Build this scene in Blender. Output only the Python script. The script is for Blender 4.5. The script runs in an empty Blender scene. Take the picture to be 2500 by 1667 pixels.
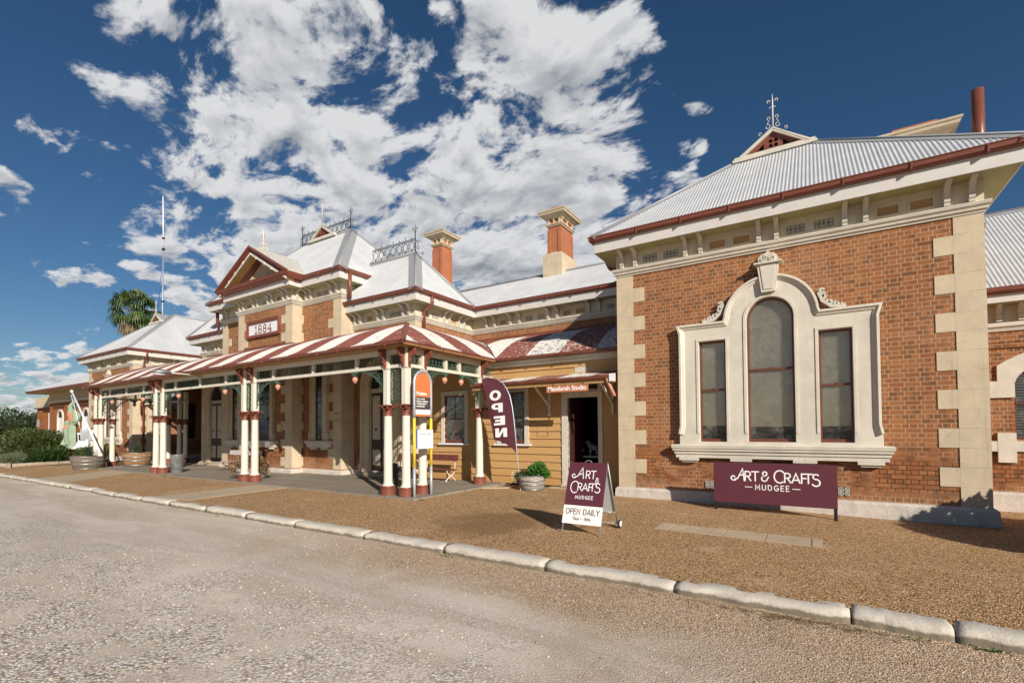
import bpy, bmesh, math, random
from mathutils import Vector, Matrix
from mathutils.geometry import intersect_line_line_2d
random.seed(7)
PI = math.pi
S = bpy.context.scene
COL = S.collection

# ------------------------------------------------------------------ camera, light, sky
YAW, PITCH, ROLL = math.radians(32.37), math.radians(1.45), math.radians(-0.40)
fw = Vector((-math.sin(YAW)*math.cos(PITCH), math.cos(YAW)*math.cos(PITCH), math.sin(PITCH)))
rt = Vector((math.cos(YAW), math.sin(YAW), 0))
up = rt.cross(fw)
rt2 = rt*math.cos(ROLL) + up*math.sin(ROLL)
up2 = up*math.cos(ROLL) - rt*math.sin(ROLL)
cam = bpy.data.cameras.new('camera')
cam.sensor_width = 36.0
cam.lens = 1173.3/2500*36
cam.shift_y = 0.0738
cam.clip_start = 0.05
cam.clip_end = 6000
camo = bpy.data.objects.new('camera', cam)
COL.objects.link(camo)
camo.matrix_world = Matrix(((rt2.x, up2.x, -fw.x, 0), (rt2.y, up2.y, -fw.y, 0), (rt2.z, up2.z, -fw.z, 1.75), (0, 0, 0, 1)))
S.camera = camo

SUN_A, SUN_E = math.radians(33.0), math.radians(25.5)
sunv = Vector((math.cos(SUN_A)*math.cos(SUN_E), -math.sin(SUN_A)*math.cos(SUN_E), math.sin(SUN_E)))
sun = bpy.data.lights.new('sun', 'SUN')
sun.energy = 5.0
sun.angle = math.radians(0.55)
sun.color = (1.0, 0.92, 0.81)
suno = bpy.data.objects.new('sun', sun)
COL.objects.link(suno)
suno.rotation_euler = (-sunv).to_track_quat('-Z', 'Y').to_euler()
suno.location = (20, -20, 30)

world = bpy.data.worlds.new("World")
S.world = world
world.use_nodes = True
S.view_settings.view_transform = 'Standard'
S.view_settings.look = 'None'
S.view_settings.exposure = 0.3
S.view_settings.gamma = 1.0
S.view_settings.use_curve_mapping = False
S.cycles.max_bounces = 6
S.cycles.transparent_max_bounces = 12


class NT:
    """small node-tree helper"""
    def __init__(s, tree):
        s.t = tree
        s.n = tree.nodes
        s.l = tree.links

    def add(s, typ, ins=None, **kw):
        nd = s.n.new(typ)
        for k, v in kw.items():
            setattr(nd, k, v)
        for k, v in (ins or {}).items():
            sock = nd.inputs[k]
            if hasattr(v, 'node') and hasattr(v, 'is_output'):
                s.l.new(v, sock)
            else:
                sock.default_value = v
        return nd

    def math(s, op, a, b=0.0, c=0.0, clamp=False):
        nd = s.add('ShaderNodeMath', {0: a, 1: b, 2: c}, operation=op)
        nd.use_clamp = clamp
        return nd.outputs[0]

    def vmath(s, op, a, b=(0, 0, 0)):
        nd = s.add('ShaderNodeVectorMath', {0: a, 1: b}, operation=op)
        return nd.outputs[1] if op in ('DOT_PRODUCT', 'LENGTH') else nd.outputs[0]

    def mix(s, f, a, b, blend='MIX'):
        nd = s.n.new('ShaderNodeMix')
        nd.data_type = 'RGBA'
        nd.blend_type = blend
        for sock, v in ((nd.inputs[0], f), (nd.inputs[6], a), (nd.inputs[7], b)):
            if hasattr(v, 'node') and hasattr(v, 'is_output'):
                s.l.new(v, sock)
            else:
                sock.default_value = (*v, 1) if isinstance(v, tuple) and len(v) == 3 else v
        return nd.outputs[2]

    def ramp(s, f, stops, interp='LINEAR'):
        nd = s.add('ShaderNodeValToRGB', {0: f})
        cr = nd.color_ramp
        cr.interpolation = interp
        while len(cr.elements) < len(stops):
            cr.elements.new(0.5)
        for e, (p, c) in zip(cr.elements, stops):
            e.position = p
            e.color = (c, c, c, 1) if not isinstance(c, tuple) else (*c, 1)
        return nd.outputs[0]

    def sstep(s, x, lo, hi):
        nd = s.add('ShaderNodeMapRange', {0: x, 1: lo, 2: hi, 3: 0.0, 4: 1.0}, interpolation_type='SMOOTHSTEP')
        return nd.outputs[0]

    def noise(s, vec, scale, detail=4.0, rough=0.55, dist=0.0):
        return s.add('ShaderNodeTexNoise', {'Vector': vec, 'Scale': scale, 'Detail': detail, 'Roughness': rough, 'Distortion': dist}).outputs[0]


def dirpx(x, y):
    """world direction seen along a given bearing of the photo, used to say where the clouds lie in the sky"""
    d = rt2*((x-1250)/1173.3) - up2*((y-1017.9)/1173.3) + fw
    return d.normalized()


def build_world():
    w = NT(world.node_tree)
    w.n.clear()
    out = w.n.new('ShaderNodeOutputWorld')
    sky = w.add('ShaderNodeTexSky', sky_type='NISHITA')
    sky.sun_disc = False
    sky.sun_elevation = SUN_E
    sky.sun_rotation = math.radians(90) + SUN_A
    sky.altitude = 450
    sky.air_density = 1.0
    sky.dust_density = 0.6
    sky.ozone_density = 3.5
    tc = w.n.new('ShaderNodeTexCoord')
    D = tc.outputs['Generated']
    sep = w.add('ShaderNodeSeparateXYZ', {0: D})
    z = sep.outputs[2]
    zz = w.math('ADD', w.math('MAXIMUM', z, 0.0), 0.22)
    px = w.math('DIVIDE', sep.outputs[0], zz)
    py = w.math('DIVIDE', sep.outputs[1], zz)
    P = w.add('ShaderNodeCombineXYZ', {0: px, 1: py, 2: 0.0}).outputs[0]
    # where the cloud banks lie: (photo bearing, half width in degrees, weight)
    blobs = [((440, 130), 6, .70), ((530, 50), 7, .85), ((620, 150), 9, .95), ((780, 110), 8, .80), ((900, 60), 5, .6), ((520, 300), 8, .80), ((690, 300), 11, 1.0), ((880, 230), 8, .75),
             ((450, 440), 6, .75), ((600, 460), 10, .95), ((800, 460), 12, 1.0), ((1010, 330), 5, .7), ((980, 470), 9, .95), ((640, 600), 8, .85), ((820, 620), 12, 1.0),
             ((1090, 100), 3.5, .8), ((1230, 60), 6, .85), ((1200, 190), 7, 1.0), ((1330, 180), 8, 1.0), ((1500, 160), 6, .80), ((1620, 200), 3, .55), ((1250, 340), 9, 1.0), ((1430, 350), 8, .95),
             ((1150, 480), 11, 1.05), ((1330, 520), 11, 1.05), ((1530, 420), 5, .85), ((1480, 560), 9, 1.05), ((1620, 480), 4, .75), ((1100, 650), 13, 1.15), ((1400, 660), 11, 1.1), ((1230, 640), 12, 1.15),
             ((1700, 300), 2.4, .72), ((1685, 350), 2.4, .78), ((1672, 395), 2.0, .72), ((170, 190), 4, .55), ((250, 250), 4, .62), ((330, 300), 4, .55), ((150, 310), 3, .62), ((270, 380), 4, .58), ((310, 420), 3, .5), ((10, 475), 2.2, .9),
             ((225, 575), 2, .55), ((340, 565), 2.2, .6), ((430, 580), 2.0, .6), ((400, 635), 3.5, .8), ((460, 690), 3.2, .85), ((380, 620), 3, .7), ((560, 640), 5, .85), ((150, 675), 2.0, .62), ((220, 690), 2.2, .66), ((290, 700), 2, .6),
             ((420, 780), 4, .8), ((80, 865), 2.4, .75), ((190, 862), 2.4, .78), ((170, 925), 2.6, .95), ((210, 920), 2.0, .9), ((20, 980), 3, .8), ((70, 1000), 4, .85), ((480, 790), 4, .8),
             ((2900, 500), 14, .7), ((-800, 400), 16, .6), ((1250, -1500), 20, .5)]
    warp = w.add('ShaderNodeTexNoise', {'Vector': P, 'Scale': 3.2, 'Detail': 4.0, 'Roughness': 0.6}).outputs[1]
    Dw = w.vmath('ADD', D, w.vmath('SCALE', w.vmath('SUBTRACT', warp, (0.5, 0.5, 0.5))))
    sc_node = Dw.node.inputs[1].links[0].from_node
    sc_node.inputs[3].default_value = 0.075
    Dw = w.vmath('NORMALIZE', Dw)
    cov = None
    for (x, y), r, wt in blobs:
        d = dirpx(x, y)
        dp = w.vmath('DOT_PRODUCT', Dw, tuple(d))
        a = w.math('MULTIPLY', w.sstep(dp, math.cos(math.radians(r*1.3)), math.cos(math.radians(r*0.3))), wt)
        cov = a if cov is None else w.math('MAXIMUM', cov, a)
    mp = w.add('ShaderNodeMapping', {'Vector': P})
    mp.inputs['Rotation'].default_value = (0, 0, math.radians(35))
    mp.inputs['Scale'].default_value = (1.0, 1.35, 1)
    P2 = mp.outputs[0]
    n1 = w.noise(P2, 4.6, 12.0, 0.62, 0.35)
    n2 = w.noise(P2, 13.0, 9.0, 0.62, 0.3)
    toward = w.vmath('ADD', P2, (0.055, -0.02, 0))
    n1b = w.noise(toward, 4.6, 5.0, 0.55, 0.35)
    n1s = w.noise(P2, 4.6, 5.0, 0.55, 0.35)
    n3 = w.noise(P2, 2.0, 6.0, 0.5)
    body = w.math('ADD', w.math('MULTIPLY', n1, 2.1), w.math('MULTIPLY', n2, 0.55))
    dens = w.math('SUBTRACT', w.math('ADD', body, w.math('MULTIPLY', cov, 0.76)), 1.84)
    alpha = w.sstep(dens, 0.0, 0.24)
    # relief: the side of each billow that faces the sun is bright, the far side and the thick bases are grey
    relief = w.math('MULTIPLY', w.math('SUBTRACT', n1b, n1s), 3.4)
    thick = w.sstep(dens, 0.10, 0.62)
    lowd = w.sstep(z, 0.62, 0.18)
    shade = w.math('ADD', w.math('MULTIPLY', thick, w.math('ADD', 0.30, w.math('MULTIPLY', lowd, 0.42))), w.math('MULTIPLY', w.sstep(n3, 0.42, 0.60), 0.16))
    shade = w.math('ADD', w.math('ADD', shade, relief), w.math('MULTIPLY', w.math('SUBTRACT', n2, 0.5), 0.5), clamp=True)
    ccol = w.mix(shade, (0.60, 0.605, 0.615), (0.215, 0.235, 0.27))
    # blue of the air: Nishita sky, a little deeper
    skyc = w.add('ShaderNodeHueSaturation', {'Color': sky.outputs[0], 'Saturation': 1.17, 'Value': 1.0, 'Fac': 1.0}).outputs[0]
    bg1 = w.add('ShaderNodeBackground', {0: skyc, 1: 0.052})
    bg2 = w.add('ShaderNodeBackground', {0: ccol, 1: 1.0})
    alpha = w.math('MULTIPLY', alpha, w.sstep(z, -0.01, 0.03))
    ms = w.add('ShaderNodeMixShader', {0: w.math('MULTIPLY', alpha, 0.96)})
    w.l.new(bg1.outputs[0], ms.inputs[1])
    w.l.new(bg2.outputs[0], ms.inputs[2])
    w.l.new(ms.outputs[0], out.inputs[0])


build_world()

# ------------------------------------------------------------------ materials
MATS = {}


def newmat(name):
    m = bpy.data.materials.new(name)
    m.use_nodes = True
    t = NT(m.node_tree)
    b = m.node_tree.nodes['Principled BSDF']
    MATS[name] = m
    return m, t, b


def pos(t):
    return t.add('ShaderNodeNewGeometry').outputs['Position']


def paint(name, col, rough=0.55, var=0.10, dirt=None, dirt_amt=0.0, scale=3.0, bump=0.0, bscale=60.0, metallic=0.0, flake=None, flake_amt=0.0):
    m, t, b = newmat(name)
    p = pos(t)
    n = t.noise(p, scale, 5.0, 0.6)
    f = t.sstep(n, 0.3, 0.7)
    c = t.mix(f, tuple(x*(1-var) for x in col), tuple(min(1, x*(1+var*0.6)) for x in col))
    if dirt:
        mp = t.add('ShaderNodeMapping', {'Vector': p})
        mp.inputs['Scale'].default_value = (2.5, 2.5, 0.6)
        d = t.sstep(t.noise(mp.outputs[0], 2.2, 8.0, 0.68), 0.52, 0.78)
        c = t.mix(t.math('MULTIPLY', d, dirt_amt), c, dirt)
    if flake:
        d = t.sstep(t.noise(p, 14.0, 8.0, 0.7), 0.60, 0.64)
        d = t.math('MULTIPLY', d, t.sstep(t.noise(p, 1.1, 3.0, 0.5), 0.45, 0.62))
        c = t.mix(t.math('MULTIPLY', d, flake_amt), c, flake)
    t.l.new(c, b.inputs['Base Color'])
    b.inputs['Roughness'].default_value = rough
    b.inputs['Metallic'].default_value = metallic
    if bump:
        bn = t.add('ShaderNodeBump', {'Height': t.noise(p, bscale, 5.0, 0.6), 'Strength': bump, 'Distance': 0.01})
        t.l.new(bn.outputs[0], b.inputs['Normal'])
    return m


def wallcoord(t):
    """u along the wall, v up, from the wall's own facing"""
    g = t.add('ShaderNodeNewGeometry')
    sp = t.add('ShaderNodeSeparateXYZ', {0: g.outputs['Position']})
    sn = t.add('ShaderNodeSeparateXYZ', {0: g.outputs['True Normal']})
    f = t.math('GREATER_THAN', t.math('ABSOLUTE', sn.outputs[0]), 0.7)
    u = t.math('ADD', t.math('MULTIPLY', sp.outputs[0], t.math('SUBTRACT', 1.0, f)), t.math('MULTIPLY', sp.outputs[1], f))
    return t.add('ShaderNodeCombineXYZ', {0: u, 1: t.math('ADD', sp.outputs[2], -0.265), 2: 0.0}).outputs[0], g.outputs['Position'], sp


def brickmat(name, c1, c2, mortar, dark=True):
    m, t, b = newmat(name)
    uv, p, sp = wallcoord(t)
    jit = t.add('ShaderNodeTexNoise', {'Vector': uv, 'Scale': 9.0, 'Detail': 2.0}).outputs[1]
    uvj = t.vmath('ADD', uv, t.vmath('MULTIPLY', t.vmath('SUBTRACT', jit, (.5, .5, .5)), (0.012, 0.012, 0)))
    br = t.add('ShaderNodeTexBrick', {'Vector': uvj, 'Color1': (*c1, 1), 'Color2': (*c2, 1), 'Mortar': (0, 0, 0, 1), 'Scale': 1.0,
                                      'Mortar Size': 0.0065, 'Mortar Smooth': 0.15, 'Bias': 0.0, 'Brick Width': 0.245, 'Row Height': 0.0906})
    br.offset = 0.5
    br.offset_frequency = 2
    br.squash = 0.5
    br.squash_frequency = 2
    col = br.outputs[0]
    # every brick has its own tone: cell noise on a brick-sized grid
    mp = t.add('ShaderNodeMapping', {'Vector': uv})
    mp.inputs['Scale'].default_value = (1/0.1225, 1/0.0906, 1)
    wn = t.add('ShaderNodeTexWhiteNoise', {'Vector': t.vmath('FLOOR', mp.outputs[0])}, noise_dimensions='2D')
    v = wn.outputs[0]
    col = t.mix(t.math('MULTIPLY', t.sstep(v, 0.62, 0.95), 0.72), col, (c1[0]*0.42, c1[1]*0.5, c1[2]*0.62))
    col = t.mix(t.math('MULTIPLY', t.sstep(v, 0.22, 0.0), 0.4), col, (c2[0]*1.25, c2[1]*1.3, c2[2]*1.2))
    grain = t.noise(p, 55.0, 4.0, 0.7)
    col = t.mix(0.55, col, t.mix(grain, (0.35, 0.35, 0.35), (1.35, 1.35, 1.35)), 'MULTIPLY')
    big = t.noise(p, 0.9, 4.0, 0.6)
    col = t.mix(0.45, col, t.mix(big, (0.62, 0.62, 0.62), (1.38, 1.34, 1.3)), 'MULTIPLY')
    mc = t.mix(t.noise(p, 6.0, 3.0), mortar, tuple(x*0.72 for x in mortar))
    if dark:
        band = t.math('MULTIPLY', t.sstep(sp.outputs[2], 1.55, 0.95), t.sstep(sp.outputs[2], 0.30, 0.55))
        dm = t.math('MULTIPLY', t.sstep(t.noise(p, 1.6, 2.0), 0.38, 0.5), band)
        mc = t.mix(dm, mc, (0.035, 0.022, 0.016))
    wash = t.sstep(t.noise(p, 0.55, 6.0, 0.68), 0.50, 0.66)
    col = t.mix(t.math('MULTIPLY', wash, 0.30), col, (c1[0]*1.15, c1[1]*1.5, c1[2]*2.1))
    damp = t.math('MULTIPLY', t.sstep(sp.outputs[2], 0.75, 0.2), t.sstep(t.noise(p, 2.6, 5.0), 0.35, 0.65))
    col = t.mix(t.math('MULTIPLY', damp, 0.35), col, (mortar[0]*0.7, mortar[1]*0.62, mortar[2]*0.55))
    c = t.mix(br.outputs[1], col, mc)
    t.l.new(c, b.inputs['Base Color'])
    b.inputs['Roughness'].default_value = 0.9
    b.inputs['Specular IOR Level'].default_value = 0.15
    h = t.math('ADD', t.math('MULTIPLY', br.outputs[1], -1.0), t.math('MULTIPLY', grain, 0.35))
    bn = t.add('ShaderNodeBump', {'Height': h, 'Strength': 0.7, 'Distance': 0.008})
    t.l.new(bn.outputs[0], b.inputs['Normal'])
    return m


brickmat('brick', (0.37, 0.155, 0.062), (0.27, 0.103, 0.042), (0.52, 0.375, 0.25))
brickmat('brick_far', (0.40, 0.155, 0.052), (0.30, 0.105, 0.038), (0.20, 0.12, 0.065), dark=False)
def plaster(name, col, grime, joints=True, amt=0.5):
    m, t, b = newmat(name)
    p = pos(t)
    sp = t.add('ShaderNodeSeparateXYZ', {0: p})
    c = t.mix(t.sstep(t.noise(p, 2.2, 6.0, 0.65), 0.3, 0.7), tuple(x*0.88 for x in col), tuple(min(1, x*1.06) for x in col))
    # rain streaks
    mp = t.add('ShaderNodeMapping', {'Vector': p})
    mp.inputs['Scale'].default_value = (7.0, 7.0, 0.55)
    st = t.sstep(t.noise(mp.outputs[0], 1.6, 7.0, 0.7), 0.50, 0.78)
    c = t.mix(t.math('MULTIPLY', st, amt), c, grime)
    # blotches of old repair
    bl = t.sstep(t.noise(p, 1.1, 7.0, 0.75), 0.57, 0.66)
    c = t.mix(t.math('MULTIPLY', bl, amt*0.45), c, tuple(x*0.72 for x in col))
    # speckle of dirt and chips
    ch = t.sstep(t.noise(p, 38.0, 6.0, 0.8), 0.66, 0.72)
    c = t.mix(t.math('MULTIPLY', ch, 0.55), c, tuple(x*0.5 for x in col))
    if joints:
        z = t.math('DIVIDE', t.math('SUBTRACT', sp.outputs[2], t.math('ADD', 5.357, t.math('MULTIPLY', t.math('SUBTRACT', t.noise(p, 6.0, 3.0), 0.5), 0.012))), 0.365)
        fr = t.math('ABSOLUTE', t.math('SUBTRACT', t.math('FRACT', t.math('ADD', z, 20.5)), 0.5))
        jl = t.sstep(fr, 0.014, 0.004)
        jl = t.math('MULTIPLY', jl, t.sstep(t.noise(p, 2.0, 4.0, 0.7), 0.40, 0.60))
        c = t.mix(t.math('MULTIPLY', jl, 0.75), c, (0.10, 0.075, 0.05))
        v = t.add('ShaderNodeTexVoronoi', {'Vector': t.vmath('ADD', p, t.vmath('SCALE', t.add('ShaderNodeTexNoise', {'Vector': p, 'Scale': 5.0, 'Detail': 5.0}).outputs[1])), 'Scale': 1.7}, feature='DISTANCE_TO_EDGE')
        v.inputs['Vector'].links[0].from_node.inputs[1].links[0].from_node.inputs[3].default_value = 0.25
        cr = t.math('MULTIPLY', t.sstep(v.outputs[0], 0.006, 0.001), t.sstep(t.noise(p, 1.4, 3.0), 0.52, 0.62))
        c = t.mix(t.math('MULTIPLY', cr, 0.7), c, (0.14, 0.10, 0.065))
    t.l.new(c, b.inputs['Base Color'])
    b.inputs['Roughness'].default_value = 0.8
    bn = t.add('ShaderNodeBump', {'Height': t.noise(p, 30.0, 6.0, 0.7), 'Strength': 0.3, 'Distance': 0.01})
    t.l.new(bn.outputs[0], b.inputs['Normal'])


plaster('stucco', (0.56, 0.46, 0.32), (0.36, 0.27, 0.17))
plaster('trim_cream', (0.61, 0.565, 0.475), (0.40, 0.33, 0.22), joints=False, amt=0.42)
paint('fascia_white', (0.60, 0.57, 0.53), 0.5, 0.05, dirt=(0.45, 0.38, 0.28), dirt_amt=0.25)
paint('frieze', (0.60, 0.53, 0.40), 0.7, 0.08, dirt=(0.30, 0.23, 0.13), dirt_amt=0.5)
paint('soffit', (0.40, 0.40, 0.20), 0.7, 0.10, dirt=(0.25, 0.22, 0.10), dirt_amt=0.4)
paint('cream_post', (0.66, 0.61, 0.51), 0.5, 0.05, dirt=(0.50, 0.40, 0.27), dirt_amt=0.25)
paint('red_paint', (0.20, 0.060, 0.036), 0.42, 0.14, dirt=(0.13, 0.035, 0.02), dirt_amt=0.4, flake=(0.55, 0.5, 0.46), flake_amt=0.35)
paint('gutter_red', (0.185, 0.058, 0.036), 0.38, 0.12, dirt=(0.11, 0.03, 0.02), dirt_amt=0.5)
paint('terracotta', (0.38, 0.135, 0.062), 0.75, 0.10, dirt=(0.33, 0.10, 0.05), dirt_amt=0.4)
paint('salmon', (0.60, 0.27, 0.185), 0.5, 0.08)
paint('green_iron', (0.055, 0.105, 0.075), 0.5, 0.20, dirt=(0.22, 0.30, 0.23), dirt_amt=0.5, scale=12)
paint('dark_iron', (0.025, 0.03, 0.025), 0.6, 0.2)
paint('white_iron', (0.62, 0.57, 0.50), 0.6, 0.12, scale=20, flake=(0.25, 0.2, 0.15), flake_amt=0.6)
paint('plinth', (0.55, 0.495, 0.44), 0.9, 0.16, dirt=(0.34, 0.24, 0.15), dirt_amt=0.75, scale=5, bump=0.9, bscale=22, flake=(0.26, 0.20, 0.17), flake_amt=0.7)
paint('sash_red', (0.15, 0.048, 0.030), 0.4, 0.12)
paint('blind', (0.78, 0.70, 0.50), 0.9, 0.10, scale=1.5)
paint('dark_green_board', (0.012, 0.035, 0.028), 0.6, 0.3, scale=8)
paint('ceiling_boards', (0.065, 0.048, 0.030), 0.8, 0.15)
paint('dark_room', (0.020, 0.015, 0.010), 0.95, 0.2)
paint('dark_wood', (0.055, 0.018, 0.010), 0.4, 0.2)
paint('door_cream', (0.50, 0.43, 0.32), 0.5, 0.08)
paint('ochre_panel', (0.40, 0.235, 0.095), 0.8, 0.1)
paint('ochre_paint', (0.55, 0.36, 0.13), 0.7, 0.1)
paint('slate_roof', (0.50, 0.48, 0.43), 0.85, 0.2, scale=8, dirt=(0.25, 0.22, 0.17), dirt_amt=0.6)
paint('galv', (0.30, 0.31, 0.31), 0.45, 0.3, metallic=0.6, scale=8)
paint('pole_grey', (0.42, 0.46, 0.50), 0.4, 0.1, metallic=0.3)
paint('pole_yellow', (0.76, 0.57, 0.045), 0.4, 0.06)
paint('white_paint', (0.76, 0.76, 0.77), 0.4, 0.04)
paint('sign_orange', (0.62, 0.18, 0.06), 0.4, 0.03)
paint('sign_dark', (0.065, 0.05, 0.05), 0.4, 0.05)
paint('sign_blue', (0.05, 0.13, 0.42), 0.4, 0.05)
paint('sign_brown', (0.50, 0.17, 0.085), 0.5, 0.06)
paint('plum', (0.107, 0.026, 0.040), 0.45, 0.03)
paint('plum_cloth', (0.110, 0.027, 0.042), 0.65, 0.06)
paint('sign_cream', (0.86, 0.85, 0.79), 0.45, 0.02)
paint('lettering', (0.88, 0.87, 0.86), 0.5, 0.02)
paint('text_plum', (0.07, 0.012, 0.025), 0.5, 0.02)
paint('text_red', (0.22, 0.045, 0.03), 0.5, 0.05)
paint('text_grey', (0.10, 0.10, 0.11), 0.5, 0.05)
paint('grey_steel', (0.36, 0.38, 0.38), 0.45, 0.08, metallic=0.4)
paint('grey_core', (0.52, 0.54, 0.54), 0.6, 0.04)
paint('black', (0.012, 0.012, 0.013), 0.5, 0.2)
paint('rubber', (0.02, 0.02, 0.02), 0.8, 0.2)
paint('bench_cream', (0.60, 0.52, 0.42), 0.5, 0.1, flake=(0.3, 0.12, 0.08), flake_amt=0.5)
paint('bench_red', (0.15, 0.045, 0.03), 0.5, 0.25, scale=6, flake=(0.42, 0.35, 0.28), flake_amt=0.8)
paint('bench_pale', (0.52, 0.45, 0.42), 0.6, 0.1)
paint('soil', (0.07, 0.045, 0.025), 1.0, 0.3, scale=15, bump=0.6, bscale=40)
paint('log_wood', (0.34, 0.27, 0.20), 0.9, 0.2, scale=7, bump=0.6, bscale=30)
paint('flag_green', (0.25, 0.33, 0.225), 0.8, 0.08)
paint('flag_orange', (0.48, 0.20, 0.13), 0.8, 0.08)
paint('car_white', (0.80, 0.81, 0.83), 0.25, 0.02)
paint('concrete', (0.45, 0.35, 0.235), 0.85, 0.12, scale=2, dirt=(0.22, 0.19, 0.15), dirt_amt=0.5, bump=0.3, bscale=50)
paint('palm_trunk', (0.16, 0.11, 0.07), 0.95, 0.3, scale=6, bump=0.8, bscale=20)
paint('bark', (0.16, 0.12, 0.09), 0.95, 0.3, scale=6, bump=0.6, bscale=20)
paint('flower_white', (0.8, 0.8, 0.76), 0.7, 0.05)
paint('flower_pink', (0.75, 0.22, 0.25), 0.7, 0.1)
paint('cow_white', (0.30, 0.30, 0.29), 0.7, 0.1)
paint('hills', (0.10, 0.14, 0.20), 1.0, 0.1)
paint('brass', (0.45, 0.30, 0.10), 0.35, 0.2, metallic=0.5)


def leafmat(name, c1, c2, scale=3.0, trans=0.25):
    m, t, b = newmat(name)
    oi = t.add('ShaderNodeNewGeometry')
    p = oi.outputs['Position']
    f = t.sstep(t.noise(p, scale, 4.0, 0.7), 0.3, 0.7)
    wn = oi.outputs['Random Per Island']
    c = t.mix(t.math('ADD', t.math('MULTIPLY', f, 0.6), t.math('MULTIPLY', wn, 0.4)), c1, c2)
    t.l.new(c, b.inputs['Base Color'])
    b.inputs['Roughness'].default_value = 0.5
    tr = t.add('ShaderNodeBsdfTranslucent', {0: c})
    ms = t.add('ShaderNodeMixShader', {0: trans})
    out = t.n['Material Output']
    t.l.new(b.outputs[0], ms.inputs[1])
    t.l.new(tr.outputs[0], ms.inputs[2])
    t.l.new(ms.outputs[0], out.inputs[0])
    return m


leafmat('leaf_shrub', (0.025, 0.05, 0.012), (0.10, 0.12, 0.03))
leafmat('leaf_grey', (0.09, 0.13, 0.06), (0.22, 0.25, 0.14))
leafmat('leaf_strap', (0.02, 0.06, 0.012), (0.10, 0.16, 0.04), 2.0)
leafmat('leaf_tree', (0.015, 0.030, 0.010), (0.05, 0.07, 0.022), 0.4)
leafmat('leaf_gum', (0.06, 0.07, 0.04), (0.15, 0.15, 0.10), 0.5)
leafmat('leaf_palm', (0.025, 0.065, 0.015), (0.11, 0.16, 0.035), 0.6)
leafmat('leaf_dead', (0.20, 0.13, 0.07), (0.42, 0.31, 0.20), 1.0)
leafmat('leaf_bright', (0.03, 0.11, 0.015), (0.10, 0.24, 0.04), 6.0)
leafmat('leaf_brown', (0.14, 0.07, 0.03), (0.36, 0.22, 0.11), 6.0)
leafmat('leaf_pale', (0.22, 0.20, 0.08), (0.42, 0.38, 0.20), 6.0)
leafmat('leaf_pine', (0.02, 0.045, 0.018), (0.05, 0.09, 0.04), 6.0)


def roofmat():
    m, t, b = newmat('roof_iron')
    uv = t.add('ShaderNodeUVMap').outputs[0]
    s = t.add('ShaderNodeSeparateXYZ', {0: uv})
    p = pos(t)
    fr = t.math('FRACT', t.math('DIVIDE', s.outputs[0], 0.762))
    lap = t.math('MULTIPLY', t.sstep(fr, 0.022, 0.0), 0.5)
    sheet = t.add('ShaderNodeTexWhiteNoise', {'W': t.math('FLOOR', t.math('DIVIDE', s.outputs[0], 0.762))}, noise_dimensions='1D').outputs[0]
    c = t.mix(t.sstep(t.noise(p, 1.3, 6.0, 0.65), 0.3, 0.75), (0.50, 0.51, 0.52), (0.59, 0.60, 0.605))
    c = t.mix(t.math('MULTIPLY', sheet, 0.18), c, (0.42, 0.43, 0.45))
    mp = t.add('ShaderNodeMapping', {'Vector': uv})
    mp.inputs['Scale'].default_value = (9.0, 0.7, 1)
    c = t.mix(t.math('MULTIPLY', t.sstep(t.noise(mp.outputs[0], 1.0, 5.0, 0.7), 0.52, 0.8), 0.35), c, (0.33, 0.31, 0.28))
    c = t.mix(lap, c, (0.10, 0.10, 0.11))
    t.l.new(c, b.inputs['Base Color'])
    b.inputs['Roughness'].default_value = 0.45
    b.inputs['Metallic'].default_value = 0.1


roofmat()


def stripemat():
    m, t, b = newmat('striped_iron')
    uv = t.add('ShaderNodeUVMap').outputs[0]
    s = t.add('ShaderNodeSeparateXYZ', {0: uv})
    p = pos(t)
    par = t.math('MODULO', t.math('ADD', t.math('FLOOR', s.outputs[0]), 40.0), 2.0)   # 0 red, 1 cream
    red = t.mix(t.noise(p, 2.0, 5.0, 0.6), (0.155, 0.048, 0.036), (0.24, 0.085, 0.064))
    crm = t.mix(t.noise(p, 2.5, 5.0, 0.6), (0.55, 0.52, 0.47), (0.66, 0.635, 0.59))
    c = t.mix(par, red, crm)
    # old paint flaking off: worst on the right hand side near the wall corner
    sp = t.add('ShaderNodeSeparateXYZ', {0: p})
    mp = t.add('ShaderNodeMapping', {'Vector': p})
    mp.inputs['Scale'].default_value = (1.0, 0.6, 1)
    fl = t.noise(mp.outputs[0], 9.0, 8.0, 0.72)
    worn = t.sstep(sp.outputs[0], -11.5, -6.5)
    worn = t.math('ADD', t.math('MULTIPLY', worn, 0.085), t.math('MULTIPLY', t.noise(p, 0.8, 2.0), 0.10))
    k = t.sstep(t.math('ADD', fl, worn), 0.665, 0.70)
    under = t.mix(par, (0.46, 0.36, 0.32), (0.17, 0.18, 0.19))
    c = t.mix(t.math('MULTIPLY', k, 0.85), c, under)
    t.l.new(c, b.inputs['Base Color'])
    b.inputs['Roughness'].default_value = 0.55


stripemat()


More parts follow.
